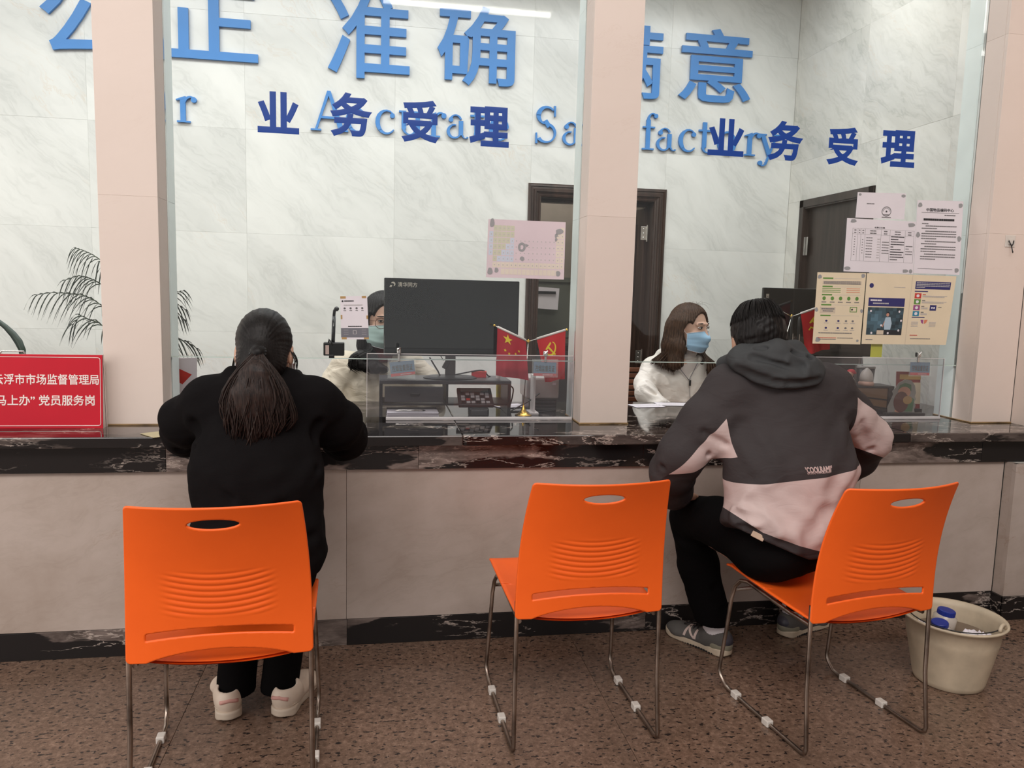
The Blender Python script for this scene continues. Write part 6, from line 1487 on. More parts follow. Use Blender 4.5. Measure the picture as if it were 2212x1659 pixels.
# ================= man in grey and pale pink jacket on the right chair
mn = empty('person', (0, 0, 0), label='man in a dark grey and pale pink hooded jacket sitting with his back to us', cat='person')
M_jg = cloth('charcoal_shell', (0.048, 0.041, 0.042, 1), 0.72, 600, 0.10, fold=0.35, spec=0.12); M_jp = cloth('pale_pink_shell', (0.56, 0.44, 0.42, 1), 0.62, 600, 0.08, fold=0.30, spec=0.3); M_jd = cloth('dark_brown_shell', (0.022, 0.017, 0.018, 1), 0.6, 600, 0.1, fold=0.3); M_hoodg = cloth('slate_hood', (0.054, 0.056, 0.058, 1), 0.75, 600, 0.12, fold=0.4, spec=0.12)
pB = [Vector(at(1600, 1150, 1, -.70)), Vector(at(1745, 1208, 1, -.70))]
def jack(P):
    f = ecap(P, (1.275, -.585, .52), (1.300, -.555, .78), (.185, .120), (.205, .125))
    f = smin(f, ecap(P, (1.300, -.555, .78), (1.285, -.505, 1.00), (.205, .125), (.185, .105)), .05)
    f = smin(f, ecap(P, (1.115, -.485, 1.035), (1.445, -.480, 1.035), (.068, .070), (.068, .070)), .07)
    f = smin(f, ecap(P, (1.25, -.49, 1.04), (1.225, -.47, 1.13), (.095, .085), (.075, .072)), .05)
    f = smin(f, chain(P, [(1.105, -.485, 1.020), (1.030, -.485, .930), (.963, -.470, .815)], [.078, .076, .072]), .045)          # left upper arm
    f = smin(f, chain(P, [(.963, -.470, .815), (.950, -.43, .745), (.985, -.36, .665), (1.005, -.32, .632)], [.074, .072, .064, .050]), .03)
    f = smin(f, chain(P, [(1.455, -.480, 1.020), (1.560, -.450, .940), (1.665, -.400, .850)], [.080, .076, .074]), .045)          # right arm
    f = smin(f, chain(P, [(1.665, -.400, .850), (1.675, -.34, .770), (1.640, -.27, .665)], [.074, .070, .050]), .03)
    f = smin(f, cone(P, (1.05, -.50, .93), (1.075, -.50, .855), .05, .045), .03)
    f = smin(f, ecap(P, (1.255, -.585, .60), (1.25, -.58, .515), (.185, .125), (.172, .120)), .04)
    f = f+.0028*wav(P, 30, 3.0)+.0016*wav(P, 70, 5)
    f = creases(P, f, [((1.10, -.60, .93), (1.16, -.69, .80), .007, .02), ((1.50, -.60, .95), (1.42, -.69, .80), .008, .02), ((1.44, -.66, .92), (1.36, -.70, .74), .006, .02), ((1.13, -.68, .72), (1.30, -.72, .62), .006, .02),
                       ((1.10, -.66, .625), (1.22, -.71, .575), .009, .018), ((1.115, -.66, .70), (1.16, -.71, .62), .007, .016), ((1.08, -.64, .66), (1.13, -.70, .66), .010, .012), ((1.35, -.70, .68), (1.27, -.71, .60), .006, .02), ((1.44, -.69, .70), (1.40, -.70, .56), .006, .022),
                       ((.90, -.49, .78), (1.02, -.53, .83), .007, .012), ((.90, -.46, .73), (1.02, -.50, .775), .007, .012), ((.92, -.42, .70), (1.03, -.44, .72), .006, .01), ((1.00, -.55, .90), (1.09, -.55, .86), .006, .014), ((1.62, -.47, .90), (1.73, -.44, .84), .007, .012), ((1.63, -.47, .83), (1.74, -.40, .81), .007, .012), ((1.55, -.52, .93), (1.60, -.50, .84), .006, .014)], .006, .014)
    f = smax(f, -cone(P, (1.225, -.44, 1.10), (1.20, -.42, 1.25), .06, .07), .015)
    zb = pB[0].z+(P[:, 0]-pB[0].x)*((pB[1].z-pB[0].z)/(pB[1].x-pB[0].x)); zb = np.maximum(zb, pB[1].z)+0*P[:, 0]; far = np.clip((-P[:, 1]-.50)/.1, 0, 1)
    zb = np.where(P[:, 0] < 1.05, .50, zb); return smax(f, zb-.03*(1-far)-P[:, 2], .01)
jk = body_part('jacket', jack, (.83, -.80, .46), (1.80, -.20, 1.20), .0075, [M_jg, M_jp, M_jd], mn)
pA = [Vector(at(px, py, 1, -.67)) for px, py in ((1588, 1058), (1720, 1035), (1862, 1015))]
pS = [Vector(at(px, py, 1, -.53)) for px, py in ((1560, 896), (1450, 1028), (1500, 1020), (1577, 975))]
pW = [Vector(at(px, py, 1, -.55)) for px, py in ((1560, 890), (1579, 985))]
pR = [Vector(at(px, py, 1, -.45)) for px, py in ((1866, 880), (1870, 975), (1912, 990))]
pH = [Vector(at(px, py, 1, -.69)) for px, py in ((1597, 1118), (1650, 1152), (1755, 1184))]
def pln(a, b, d=(0, 1, 0.0)):
    n = (b-a).cross(Vector(d)); return (a, n.normalized())
def above(c, a, b): return (c.z-a.z)*(b.x-a.x)-(c.x-a.x)*(b.z-a.z) > 0
X1, X2 = 1.083, 1.050
rr0, rr1 = pR[0], pR[0]+Vector((.12, 0, -.062))
planes = [pln(pA[0], pA[1]), pln(pA[1], pA[2]), pln(pS[0], pS[1]), pln(pS[1], pS[2]), pln(pS[2], pS[3]), pln(pW[0], pW[1]), pln(rr0, rr1), pln(pR[1], pR[2]), pln(pH[0], pH[1]), pln(pH[1], pH[2]),
          (Vector((X1, 0, 0)), Vector((1, 0, 0))), (Vector((X2, 0, 0)), Vector((1, 0, 0))), (Vector((1.520, 0, 0)), Vector((1, 0, 0))), (Vector((1.035, 0, 0)), Vector((1, 0, 0))), (Vector((1.02, 0, 0)), Vector((1, 0, 0))), (Vector((0, -.43, 0)), Vector((0, 1, 0))), (Vector((0, 0, .74)), Vector((0, 0, 1)))]
def pred(c):
    if c.x < (pW[0].x+(c.z-pW[0].z)*(pW[1].x-pW[0].x)/(pW[1].z-pW[0].z) if c.z > .74 else (1.11 if c.y > -.43 else 1.02)):       # left sleeve
        if above(c, pS[1], pS[0]): return 0 if c.z > .72 else 2
        lo = above(c, pS[1], pS[2]) if c.x < pS[2].x else above(c, pS[2], pS[3])
        if lo: return 1
        if c.x < 1.035 or c.z < .70: return 2
    if c.x > 1.520:
        if above(c, rr0, rr1): return 0
        return 1 if above(c, pR[1], pR[2]) else 2
    if above(c, pA[0], pA[1]) if c.x < pA[1].x else above(c, pA[1], pA[2]): return 0
    if not (above(c, pH[0], pH[1]) if c.x < pH[1].x else above(c, pH[1], pH[2])): return 0
    return 1
cut_assign(jk, planes, pred)
tb = at(1645, 1163, 1, -.70); P_ = np.array([[tb[0], -.80, tb[2]]])
for _ in range(24): P_[:, 1] += jack(P_.astype(np.float32))*.8
MB().box(-.020, .020, -.003, .003, -.009, .009, Matrix.Rotation(.45, 4, 'Y') @ Matrix.Rotation(-.3, 4, 'Z'), b=.002).build('hem_tab', plain('tab_beige', srgb(196, 172, 150), .5), jk, loc=(tb[0], P_[0, 1]-.002, tb[2]))
# lettering printed on the back, wrapped onto the cloth
def project_text(st, q, mat, parent, name, bold):
    me = text_mesh(st, (0, 1, 0, 1), 0, bold); n = len(me.vertices); co = np.empty(n*3); me.vertices.foreach_get('co', co); co = co.reshape(-1, 3)
    A_ = [at(px, py, 1, -.68) for px, py in q]
    u = co[:, 0:1]; v = 1-co[:, 2:3]; P = (A_[0]*(1-u)+A_[1]*u)*(1-v)+(A_[3]*(1-u)+A_[2]*u)*v; P[:, 1] = -.80
    for _ in range(24): P[:, 1] += jack(P.astype(np.float32))*.8
    P[:, 1] -= .0016; me.vertices.foreach_set('co', P.reshape(-1)); me.update(); return link(name, me, mat, parent)
M_pr = plain('jacket_print', srgb(226, 200, 196), .6)
project_text("'COOLRAMII'", [(1736, 1008), (1794, 1004), (1793, 1017), (1739, 1021)], M_pr, jk, 'back_print', .045)
project_text("NA SHENG 'NON–GEEX'WARKA", [(1740, 1019), (1792, 1015), (1791, 1019), (1741, 1024)], M_pr, jk, 'back_print', .02)
MH = frame((1.225, -.55, 1.06), -6, 0)
def hoodm(P):
    f = U(P, [ell(P, (1.175, -.545, 1.125), (.100, .070, .052)), ell(P, (1.245, -.580, 1.088), (.112, .056, .050)), ell(P, (1.310, -.560, 1.105), (.070, .056, .046))], .04)
    f = smin(f, chain(P, [(1.105, -.44, 1.105), (1.130, -.53, 1.135), (1.21, -.575, 1.160), (1.29, -.54, 1.155), (1.325, -.44, 1.11)], [.026, .034, .036, .034, .026]), .03)
    f = f+.0022*wav(P, 55, 6)
    f = creases(P, f, [((1.08, -.58, 1.10), (1.19, -.635, 1.065), .008, .012), ((1.19, -.635, 1.065), (1.33, -.63, 1.075), .007, .010), ((1.24, -.64, 1.135), (1.33, -.60, 1.09), .009, .010), ((1.12, -.60, 1.14), (1.27, -.64, 1.105), .007, .010), ((1.14, -.59, 1.17), (1.28, -.61, 1.15), .006, .008), ((1.30, -.61, 1.14), (1.35, -.58, 1.10), .008, .009)])
    return smax(f, -cone(P, (1.222, -.43, 1.08), (1.20, -.40, 1.25), .060, .085), .012)
body_part('hood', hoodm, (1.02, -.70, .96), (1.46, -.36, 1.20), .006, M_hoodg, mn)
def trs_b(P):
    f = ecap(P, (1.285, -.585, .545), (1.27, -.57, .575), (.158, .105), (.155, .10))
    f = smin(f, chain(P, [(1.20, -.55, .535), (1.15, -.36, .552), (1.120, -.20, .520)], [.086, .084, .073]), .04)
    f = smin(f, chain(P, [(1.120, -.20, .515), (1.175, -.17, .33), (1.232, -.196, .118)], [.074, .072, .064]), .02)
    f = smin(f, chain(P, [(1.37, -.55, .530), (1.47, -.34, .520), (1.550, -.16, .505)], [.092, .085, .072]), .04)
    f = smin(f, chain(P, [(1.550, -.16, .505), (1.59, -.14, .33), (1.635, -.115, .125)], [.072, .066, .056]), .02)
    f = f+.003*wav(P, 36, 8)
    f = creases(P, f, [((1.08, -.24, .58), (1.22, -.45, .52), .008, .02), ((1.06, -.22, .46), (1.18, -.26, .42)), ((1.12, -.12, .30), (1.22, -.25, .26)), ((1.14, -.12, .20), (1.25, -.25, .18)), ((1.12, -.45, .44), (1.28, -.62, .45), .007, .02)], .006, .015)
    return smax(f, .112-P[:, 2], .008)
body_part('trousers', trs_b, (1.00, -.78, .09), (1.75, -.03, .69), .0075, M_bkt, mn)
HB = frame((1.203, -.468, 1.186), -14, -12, -6)
NECK[0] = .010
hd = make_head(mn, HB, M_skin, h=.0036)
def limb_b(P):
    f = chain(P, [(1.215, -.48, 1.09), (1.27, -.50, .98), (1.29, -.55, .78), (1.275, -.585, .56)], [.050, .07, .08, .09], .05)
    f = smin(f, chain(P, [(1.12, -.485, 1.02), (.963, -.470, .815), (1.005, -.315, .632), (1.025, -.285, .612)], [.045, .040, .028, .026], .02), .03)
    f = smin(f, chain(P, [(1.45, -.48, 1.02), (1.665, -.400, .850), (1.64, -.27, .665), (1.625, -.24, .63)], [.045, .040, .028, .026], .02), .03)
    f = smin(f, chain(P, [(1.20, -.55, .51), (1.12, -.20, .515), (1.242, -.198, .10)], [.07, .05, .028], .02), .03)
    return smin(f, chain(P, [(1.37, -.55, .505), (1.55, -.16, .505), (1.623, -.09, .10)], [.07, .05, .028], .02), .03)
lb = body_part('limbs', limb_b, (.88, -.76, .05), (1.75, -.03, 1.15), .011, M_skin, mn)
h1 = add_hand(mn, (1.022, -.30, .618), (.42, .88, -.02), (-.25, .25, 1), M_skin, .30, -1, 'hand_a'); h2 = add_hand(mn, (1.63, -.25, .638), (-.35, .9, -.25), (0, .2, 1), M_skin, .3, 1, 'hand_b')
join_into(hd, [lb, h1, h2])
def hair_b(P):
    f = ell(P, (0, -.018, .032), (.083, .103, .093)); f = smin(f, ell(P, (0, -.060, -.010), (.070, .045, .050)), .03)
    th = np.arctan2(P[:, 0]+.01, P[:, 1]+.055); f = f+.0008*np.sin(th*29+P[:, 2]*40+2*np.sin(th*5))+.0022*wav(P, 120, 2)+.0014*wav(P, 230, 4)
    f = smax(f, -ell(P, (0, .128, -.035), (.072, .092, .100)), .01)
    for s in (-1, 1): f = smax(f, -ell(P, (s*.088, .018, -.050), (.026, .045, .055)), .010)
    return smax(f, -.030-P[:, 2]-.28*np.clip(-P[:, 1]-.02, 0, .12), .02)
hb2 = body_part('hair', hair_b, (-.12, -.15, -.12), (.12, .13, .15), .0036, M_hblk, mn, HB)
GG = []
for k in range(40):
    a = 2*PI*k/40; sw = .35
    ca, sa = math.cos(a), math.sin(a); c2, s2 = math.cos(a+sw), math.sin(a+sw)
    GG.append([tuple(HB @ Vector((.008*ca+.006, -.055+.008*sa, .121))), tuple(HB @ Vector((.045*c2, -.035+.052*s2, .119))), tuple(HB @ Vector((.072*c2, -.022+.086*s2, .088))), tuple(HB @ Vector((.083*c2, -.018+.102*s2, .052)))])
strands(GG, 420, .0035, .0011, M_hblk, hb2, 'hair_tuft', 12, 8, 4)
def fade(P):
    f = ell(P, (0, -.020, .020), (.0765, .0965, .096)); f = smin(f, ecap(P, (0, -.050, -.03), (0, -.052, -.085), (.054, .042), (.050, .037)), .03)
    f = smax(f, -ell(P, (0, .10, -.02), (.075, .11, .12)), .01); return smax(smax(f, P[:, 2]-.03, .01), -.088-P[:, 2], .02)
M_fade = NT('cropped_hair'); _n = M_fade.noise(M_fade.coords(0), 420, 2, .7); M_fade.set(Base_Color=M_fade.ramp(_n, [(.40, (.012, .008, .006, 1)), (.66, (.22, .12, .085, 1))]), Roughness=.7); M_fade = M_fade.m
body_part('cropped_nape', fade, (-.10, -.13, -.12), (.10, .08, .05), .004, M_fade, hb2, HB)
# trainers
M_sg = cloth('grey_suede', (.105, .098, .092, 1), .8, 500, .2, var=.1); M_ssole = plain('worn_cream_sole', srgb(198, 182, 160), .55, var=.12); M_navyl = plain('navy_leather', srgb(62, 60, 70), .4); M_nlet = plain('silver_letter', srgb(204, 184, 176), .45); M_olive = plain('sage_suede', srgb(134, 130, 112), .7); M_outs = plain('black_outsole', (.01, .01, .01, 1), .7); M_sock = cloth('white_sock', (.72, .68, .70, 1), .8, 400, .3)
def trainer(loc, rz, side):
    o, M, k = shoe(mn, loc, rz, .285, (M_sg, M_ssole))
    e = MB()
    for i in range(22):
        y = .012+i*.0118
        for s in (-1, 1):
            w_ = (.034 if 2 < i < 19 else .022); e.box(s*w_-.005, s*w_+.005, y, y+.007, .0, .006, M @ Matrix.Translation((0, 0, 0 if i < 18 else .0035*(i-17))))
    tag(e.build('outsole_lug', M_outs, o), kind='stuff')
    for s in (-1, 1):
        nb = MB()
        for (a_, b_, w_) in (((0, 0), (.05, 1), .11), ((.05, 1), (.95, 0), .13), ((.95, 0), (1.0, 1), .11)):
            rows = []
            for t_ in np.linspace(0, 1, 7):
                for e_ in (-w_, w_):
                    c0 = a_[0]+(b_[0]-a_[0])*t_+e_; c2 = a_[1]+(b_[1]-a_[1])*t_
                    y = .166-.046*c0 if s < 0 else .108+.046*c0; p = V3(.060*s, y*k, .032+.034*c2)
                    for _ in range(12): p = p-V3(s*float(UPF[0](p[None, :])[0])*.7, 0, 0)
                    rows.append(M @ Vector((p[0]+s*.0022, p[1], p[2])))
            nb.add(rows, [(2*q, 2*q+1, 2*q+3, 2*q+2) for q in range(6)])
        nb.build('side_letter', M_nlet, o)
    def pan(P, c, r): return ell(P, c, r)
    body_part('heel_panel', lambda P: smax(ell(P, (0, .040*k, .055), (.0395, .0475*k, .040)), P[:, 1]-.045, .004), (-.06, -.02, .02), (.06, .08, .10), .0036, M_navyl, o, None).data.transform(M)
    body_part('heel_patch', lambda P: smax(smax(ell(P, (0, .045*k, .040), (.0405, .0525*k, .045)), P[:, 2]-.048, .004), P[:, 1]-.065, .006), (-.06, -.02, .01), (.06, .09, .07), .0036, M_olive, o, None).data.transform(M)
    for i in range(5):
        y = .125+i*.016; z = .074-i*.0065
        MB().tube([M @ Vector((-.020, y*k, z-.006)), M @ Vector((-.008, (y+.004)*k, z)), M @ Vector((.008, (y-.002)*k, z)), M @ Vector((.020, y*k, z-.006))], .0026, 6).build('lace', M_jd, o, smooth=True)
    MB().tube([M @ Vector((.0, .13*k, .076)), M @ Vector((.018, .16*k, .078)), M @ Vector((.010, .18*k, .066)), M @ Vector((0, .135*k, .076)), M @ Vector((-.02, .165*k, .076)), M @ Vector((-.006, .19*k, .060))], .0022, 6).build('lace_bow', M_jd, o, smooth=True)
    return M
MA = trainer((1.280, -.252, 0), 32, -1); MBm = trainer((1.562, -.112, 0), -68, 1)
for M_ in (MA, MBm):
    def sock(P): return ecap(P, (0, .068, .06), (0, .064, .145), (.038, .046), (.041, .050)) + .0009*np.sin(np.arctan2(P[:, 0], P[:, 1]-.055)*44)
    body_part('sock', sock, (-.06, -.02, .05), (.06, .12, .18), .0038, M_sock, mn, None).data.transform(M_)
# ================= clerk with long brown hair behind the right pane
wc = empty('person', (0, 0, 0), label='clerk with long brown hair, blue mask and white jacket behind the glass', cat='person')
def jack_c(P):
    f = ecap(P, (1.575, 1.12, .60), (1.570, 1.12, .86), (.165, .115), (.175, .115))
    f = smin(f, ecap(P, (1.44, 1.12, .945), (1.70, 1.12, .945), (.055, .060), (.055, .060)), .06)
    f = smin(f, ecap(P, (1.57, 1.10, .96), (1.575, 1.08, 1.00), (.085, .075), (.068, .062)), .03)
    f = smin(f, chain(P, [(1.425, 1.12, .935), (1.375, 1.08, .86), (1.352, 1.00, .820)], [.058, .055, .050]), .04)
    f = smin(f, chain(P, [(1.352, 1.00, .820), (1.40, .93, .765), (1.48, .90, .735)], [.050, .044, .036]), .03)
    f = smin(f, chain(P, [(1.715, 1.12, .935), (1.78, 1.08, .86), (1.79, .98, .840)], [.058, .055, .050]), .04)
    f = smin(f, chain(P, [(1.79, .98, .840), (1.74, .92, .78), (1.66, .90, .735)], [.050, .044, .036]), .03)
    f = smin(f, chain(P, [(1.49, 1.06, 1.005), (1.47, 1.11, 1.01), (1.57, 1.17, 1.02), (1.68, 1.11, 1.01), (1.66, 1.06, 1.0)], [.020, .028, .032, .028, .020]), .02)
    f = f+.0030*wav(P, 50, 1)
    f = creases(P, f, [((1.44, 1.01, .90), (1.47, 1.00, .80), .009, .014), ((1.36, .99, .88), (1.41, .97, .83), .008, .010), ((1.33, .95, .86), (1.40, .93, .80), .008, .010), ((1.38, .92, .87), (1.42, .88, .81), .007, .009), ((1.52, 1.0, .86), (1.56, 1.0, .80), .006, .014), ((1.40, 1.02, .93), (1.46, 1.0, .88), .007, .012), ((1.68, 1.0, .88), (1.64, 1.0, .81), .007, .014)], .007, .012)
    # open neck, zip half down
    v = np.abs(P[:, 0]-1.578+.10*(P[:, 2]-.90))-(P[:, 2]-.885)*.62
    f = smax(f, -smax(smax(v, P[:, 1]-1.10, .01), .885-P[:, 2], .01), .006)
    return smax(f, .70-P[:, 2], .01)
body_part('jacket', jack_c, (1.27, .74, .68), (1.88, 1.26, 1.08), .006, M_wjk, wc)
M_knit = cloth('cream_knit', (.72, .66, .62, 1), .85, 260, .5)
def knit_c(P):
    f = ecap(P, (1.575, 1.115, .80), (1.574, 1.11, .96), (.15, .100), (.12, .085)); f = smin(f, ecap(P, (1.578, 1.075, .97), (1.584, 1.045, 1.045), (.058, .056), (.055, .054)), .03)
    return f+.0022*np.sin(P[:, 2]*330+np.sin(P[:, 0]*30))*np.clip((P[:, 2]-.97)*30, 0, 1)
body_part('sweater', knit_c, (1.40, .98, .78), (1.75, 1.24, 1.10), .005, M_knit, wc)
z0 = Vector((1.586, .998, .885)); zp = MB(); zp.tube([z0+Vector((.003, -.004, .0)), z0+Vector((.006, -.006, -.06)), z0+Vector((.012, -.004, -.12))], .0014, 5)
zp.build('zip_line', M_slate, wc); MB().box(-.005, .005, -.004, .004, -.020, .010, b=.002).build('zip_pull', M_blkm, wc, loc=tuple(z0+Vector((.002, -.010, -.004)))); MB().box(-.004, .004, -.003, .003, 0, .016, b=.002).build('zip_tab', M_lgrey, wc, loc=tuple(z0+Vector((.002, -.010, .008))))
for s in (-1, 1): MB().tube([(z0.x, 1.0, .89), (1.578+s*.035, 1.005, .94), (1.578+s*.062, 1.02, .985)], .0016, 5).build('zip_edge', M_slate, wc, smooth=True)
HC = frame((1.592, 1.030, 1.158), 180+33, -3, 0)
NECK[0] = -.030
hd = make_head(wc, HC, M_skin2, h=.0030)
def limb_c(P):
    f = chain(P, [(1.58, 1.08, 1.05), (1.575, 1.12, .94), (1.575, 1.12, .55), (1.575, 1.12, .48)], [.05, .08, .10, .12], .05)
    for s, sx, ex, hx in ((-1, 1.43, 1.352, 1.50), (1, 1.71, 1.79, 1.64)):
        f = smin(f, chain(P, [(sx, 1.12, .93), (ex, 1.01, .82), (hx, .90, .728)], [.028, .022, .022], .02), .03)
        f = smin(f, chain(P, [(1.575+s*.09, 1.10, .50), (1.575+s*.11, .80+.06, .50), (1.575+s*.11, .88, .06)], [.08, .06, .04], .02), .03)
    return f
lb = body_part('limbs', limb_c, (1.28, .70, .02), (1.87, 1.27, 1.10), .012, M_skin2, wc)
h1 = add_hand(wc, (1.50, .895, .728), (.9, .1, -.3), (0, 0, 1), M_skin2, .3, -1, 'hand_a'); h2 = add_hand(wc, (1.64, .895, .728), (-.9, .1, -.3), (0, 0, 1), M_skin2, .3, 1, 'hand_b')
join_into(hd, [lb, h1, h2])
def trs_c(P):
    f = ecap(P, (1.575, 1.14, .48), (1.575, 1.13, .70), (.17, .13), (.16, .115))
    for s in (-1, 1): f = smin(f, chain(P, [(1.575+s*.09, 1.10, .50), (1.575+s*.11, .87, .50), (1.575+s*.11, .89, .08)], [.09, .075, .06], .02), .03)
    return f
body_part('trousers', trs_c, (1.35, .74, .03), (1.80, 1.30, .82), .012, M_bkt, wc)
def hair_c(P):
    f = ell(P, (0, -.018, .036), (.088, .106, .098))
    th = np.arctan2(P[:, 0], P[:, 1]+.03)
    for s in (-1, 1):
        f = smin(f, U(P, [ecap(P, (s*.070, -.02, .03), (s*.083, -.020, -.09), (.030, .060), (.030, .056), up=(0, 1, 0)), ecap(P, (s*.083, -.020, -.09), (s*.098, -.005, -.185), (.030, .056), (.032, .045), up=(0, 1, 0))], .03), .03)
    f = smin(f, ecap(P, (0, -.075, .0), (0, -.085, -.15), (.085, .035), (.09, .035), up=(0, 1, 0)), .04)
    f = f+.0016*np.sin(th*52+np.sin(P[:, 2]*25)*1.2)+.001*np.sin(th*101+P[:, 2]*20)
    f = smax(f, -ell(P, (0, .116, -.002), (.086, .088, .108)), .008)
    f = smax(f, -ecap(P, (0, .10, -.05), (0, .10, -.22), (.060, .085), (.085, .085), up=(0, 1, 0)), .012)
    for s in (-1, 1): f = smax(f, -ell(P, (s*.072, .045, -.030), (.024, .034, .070)), .008)
    return f
hc = body_part('hair', hair_c, (-.16, -.15, -.26), (.16, .13, .15), .0038, M_hbrn, wc, HC)
hx = lambda *p: tuple(HC @ Vector(p))
GC = [[hx(.058, .005, .10), hx(.090, .0, .01), hx(.096, .0, -.10), (1.500, 1.02, .985), (1.505, .995, .925)], [hx(.064, -.02, .10), hx(.096, -.02, .0), hx(.106, -.02, -.10), (1.455, 1.03, .990), (1.44, 1.0, .960)], [hx(.05, -.06, .10), hx(.082, -.075, 0), hx(.098, -.06, -.10), (1.42, 1.06, .995), (1.385, 1.04, .978)]]
GC2 = [[hx(-.058, .01, .10), hx(-.088, .0, .01), hx(-.094, .0, -.10), (1.675, .99, .985), (1.665, .965, .925)], [hx(-.064, -.01, .10), hx(-.094, -.01, .0), hx(-.105, -.005, -.10), (1.70, 1.0, .985), (1.705, .975, .925)], [hx(-.05, -.06, .10), hx(-.082, -.07, 0), hx(-.098, -.05, -.10), (1.72, 1.02, .99), (1.735, 1.0, .945)]]
strands(GC, 170, .010, .0030, M_hbrn, hc, 'hair_lock', 21, 10, 4); strands(GC2, 150, .010, .0030, M_hbrn, hc, 'hair_lock', 22, 10, 4)
GT = [[hx(.0, .02, .128), hx(.05, .04, .142), hx(.095, .05, .125)], [hx(-.01, .03, .128), hx(-.05, .04, .135), hx(-.09, .05, .105)], [hx(.02, .0, .13), hx(.07, .02, .13), hx(.10, .03, .09)]]
strands(GT, 16, .014, .0005, M_hbrn, hc, 'stray_hair', 23, 8, 3)
mask(wc, HC, cloth('blue_mask', (.36, .58, .80, 1), .7, 900, .05, var=.03), M_paper)
er = MB(); er.tube([hx(.080+.005*math.cos(a), .002, -.046+.006*math.sin(a)) for a in [2*PI*k/10 for k in range(10)]], .0009, 5, closed=True); er.build('earring', M_blkm, wc)
# ================= clerk with glasses, half behind the monitor
wd_ = empty('person', (0, 0, 0), label='clerk with round glasses and pale green mask, half hidden by the black monitor', cat='person')
def jack_d(P):
    f = ecap(P, (-.01, .98, .60), (-.01, .97, .86), (.185, .13), (.190, .125))
    f = smin(f, ecap(P, (-.16, .955, .955), (.13, .955, .955), (.062, .065), (.062, .065)), .06)
    f = smin(f, ecap(P, (-.015, .93, .97), (-.012, .90, 1.03), (.09, .08), (.070, .066)), .03)
    f = smin(f, chain(P, [(-.165, .955, .945), (-.215, .95, .88), (-.235, .92, .83)], [.066, .064, .060]), .04)
    f = smin(f, chain(P, [(-.235, .92, .83), (-.19, .89, .77), (-.10, .88, .735)], [.060, .050, .042]), .03)
    f = smin(f, chain(P, [(.145, .955, .945), (.215, .93, .89), (.245, .90, .85)], [.066, .062, .058]), .04)
    f = smin(f, chain(P, [(.245, .90, .85), (.22, .88, .79), (.15, .88, .74)], [.058, .050, .042]), .03)
    f = f+.0035*wav(P, 45, 7)
    f = creases(P, f, [((-.24, .86, .94), (-.17, .84, .87), .010, .014), ((-.27, .80, .90), (-.19, .77, .845), .010, .012), ((-.28, .80, .86), (-.20, .74, .815), .009, .010), ((-.14, .84, .93), (-.13, .83, .84), .010, .014), ((-.05, .84, .92), (-.02, .84, .82), .005, .014), ((-.20, .74, .90), (-.12, .70, .86), .008, .01)], .008, .012)
    return smax(f, .70-P[:, 2], .01)
body_part('jacket', jack_d, (-.33, .55, .68), (.34, 1.14, 1.10), .0062, M_white_knit, wd_)
body_part('collar', lambda P: ecap(P, (-.005, .885, 1.01), (.0, .868, 1.060), (.058, .056), (.055, .053))+.0018*np.sin(np.arctan2(P[:, 0], P[:, 1]-.875)*40), (-.09, .79, .98), (.09, .97, 1.10), .004, cloth('dark_red_knit', (.17, .012, .018, 1), .85, 300, .4), wd_)
MB().tube([(-.012, .835, .99), (-.008, .832, .93), (-.004, .836, .80)], .002, 6).build('zip_line', M_trim, wd_)
HD = frame((.008, .850, 1.176), 180+14, -8, 0)
hd = make_head(wd_, HD, M_skin2, h=.0030)
def limb_d(P):
    f = chain(P, [(0, .90, 1.06), (-.01, .95, .95), (-.01, .97, .50)], [.05, .08, .12], .05)
    f = smin(f, chain(P, [(-.165, .955, .94), (-.235, .93, .825), (-.08, .885, .73)], [.028, .022, .022], .02), .03)
    f = smin(f, chain(P, [(.145, .955, .94), (.245, .91, .845), (.14, .885, .73)], [.028, .022, .022], .02), .03)
    for s in (-1, 1): f = smin(f, chain(P, [(-.01+s*.09, .96, .50), (-.01+s*.11, .88, .50), (-.01+s*.11, .92, .06)], [.08, .06, .04], .02), .03)
    return f
lb = body_part('limbs', limb_d, (-.33, .52, .02), (.34, 1.12, 1.10), .012, M_skin2, wd_)
h1 = add_hand(wd_, (-.08, .88, .73), (.9, .1, -.3), (0, 0, 1), M_skin2, .4, -1, 'hand_a'); h2 = add_hand(wd_, (.14, .88, .73), (-.9, .1, -.3), (0, 0, 1), M_skin2, .4, 1, 'hand_b')
join_into(hd, [lb, h1, h2])
body_part('trousers', lambda P: U(P, [ecap(P, (-.01, .98, .48), (-.01, .97, .70), (.17, .13), (.17, .12))]+[chain(P, [(-.01+s*.09, .96, .50), (-.01+s*.11, .87, .50), (-.01+s*.11, .91, .08)], [.09, .075, .06], .02) for s in (-1, 1)], .03), (-.26, .72, .03), (.24, 1.16, .82), .012, M_bkt, wd_)
def hair_d(P):
    f = ell(P, (0, -.018, .034), (.089, .108, .100))
    for s in (-1, 1): f = smin(f, ecap(P, (s*.072, -.01, .02), (s*.082, .0, -.12), (.030, .050), (.036, .045), up=(0, 1, 0)), .03)
    f = smin(f, ecap(P, (0, -.075, .0), (0, -.06, -.16), (.085, .04), (.085, .04), up=(0, 1, 0)), .04)
    th = np.arctan2(P[:, 0]-.01, P[:, 1]+.03); f = f+.0022*np.sin(th*40+np.sin(P[:, 2]*40)*1.5)+.002*wav(P, 70, 3)
    f = smax(f, -ell(P, (0, .116, -.002), (.084, .086, .106)), .008)
    for s in (-1, 1): f = smax(f, -ell(P, (s*.070, .050, -.030), (.022, .034, .070)), .008)
    return smax(f, -ecap(P, (0, .10, -.05), (0, .10, -.20), (.060, .09), (.075, .09), up=(0, 1, 0)), .012)
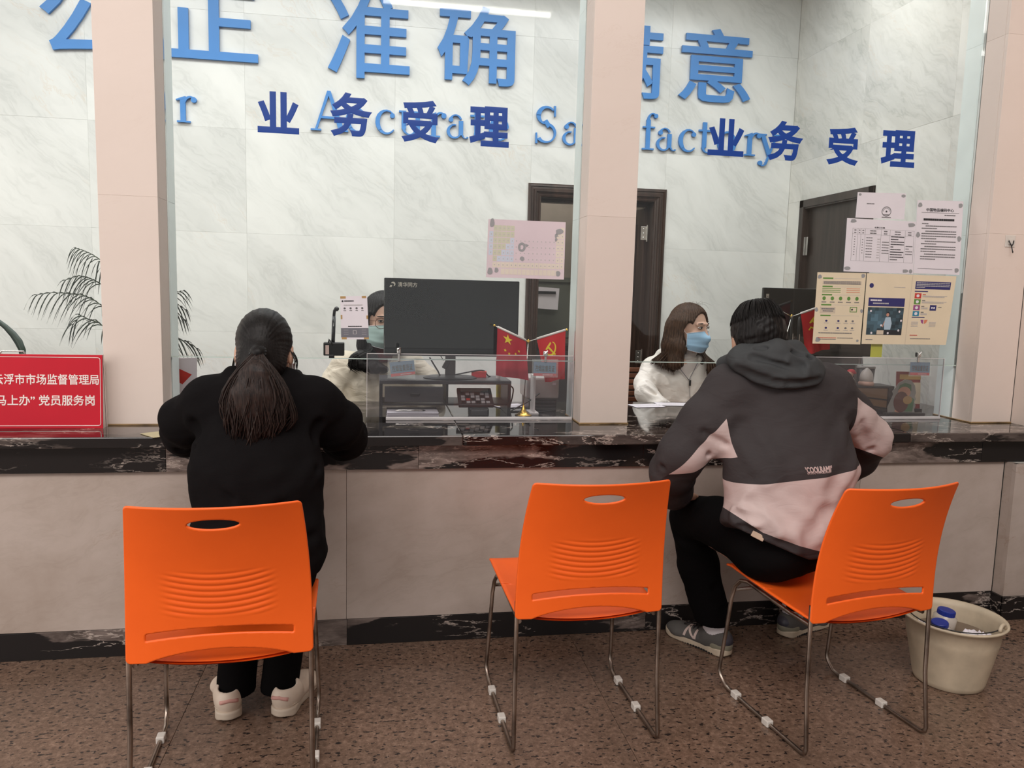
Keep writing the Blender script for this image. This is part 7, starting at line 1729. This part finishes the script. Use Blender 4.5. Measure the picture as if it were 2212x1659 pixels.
hdv = body_part('hair', hair_d, (-.14, -.15, -.22), (.14, .13, .15), .004, M_hblk, wd_, HD)
hy = lambda *p: tuple(HD @ Vector(p))
# dark hair gathered over her right shoulder
tl2 = body_part('hair_bunch', lambda P: U(P, [ell(P, (-.070, .815, 1.010), (.055, .038, .036)), ell(P, (-.115, .790, .985), (.036, .034, .034)), ell(P, (-.055, .775, .970), (.055, .03, .028)), ell(P, (-.01, .785, .955), (.045, .028, .022))], .03)+.0025*wav(P, 110, 1)+.002*wav(P, 220, 2), (-.19, .72, .90), (.07, .88, 1.07), .0045, M_hblk, hdv)
G4 = [[hy(.085, .0, -.06), hy(.09, .02, -.12), (-.07, .79, 1.03), (-.12, .76, 1.0), (-.13, .755, .955)], [hy(.085, .02, -.06), hy(.085, .03, -.12), (-.05, .77, 1.0), (-.06, .75, .965), (-.03, .75, .945)], [hy(.08, .03, -.08), (-.04, .77, 1.04), (-.09, .76, 1.02), (-.145, .775, .98), (-.10, .76, .94)]]
strands(G4, 70, .016, .0024, M_hblk, tl2, 'curl', 31, 10, 4)
mask(wd_, HD, cloth('pale_green_mask', (.52, .70, .68, 1), .75, 900, .05, var=.03), M_paper)
gl = MB(); M_rim = plain('tortoise_rim', srgb(96, 50, 30), .25)
for s in (-1, 1):
    T = HD @ Matrix.Translation((s*.034, .098, .004)) @ Matrix.Rotation(-s*.14, 4, 'Z')
    gl.tube([T @ Vector((.0265*math.cos(a), 0, .0245*math.sin(a))) for a in [2*PI*k/28 for k in range(28)]], .0013, 6, closed=True)
    gl.tube([T @ Vector((s*.0265, 0, .010)), HD @ Vector((s*.074, .075, .012)), HD @ Vector((s*.080, .0, .010))], .0012, 6)
gl.tube([HD @ Vector((-.009, .099, .008)), HD @ Vector((0, .102, .012)), HD @ Vector((.009, .099, .008))], .0013, 6)
go = gl.build('glasses', M_rim, wd_, smooth=True)
for s in (-1, 1):
    T = HD @ Matrix.Translation((s*.034, .098, .004)) @ Matrix.Rotation(-s*.14, 4, 'Z')
    MB().add([T @ Vector((.026*math.cos(a), 0, .024*math.sin(a))) for a in [2*PI*k/24 for k in range(24)]], [tuple(range(24))]).build('lens', M_glass, go)
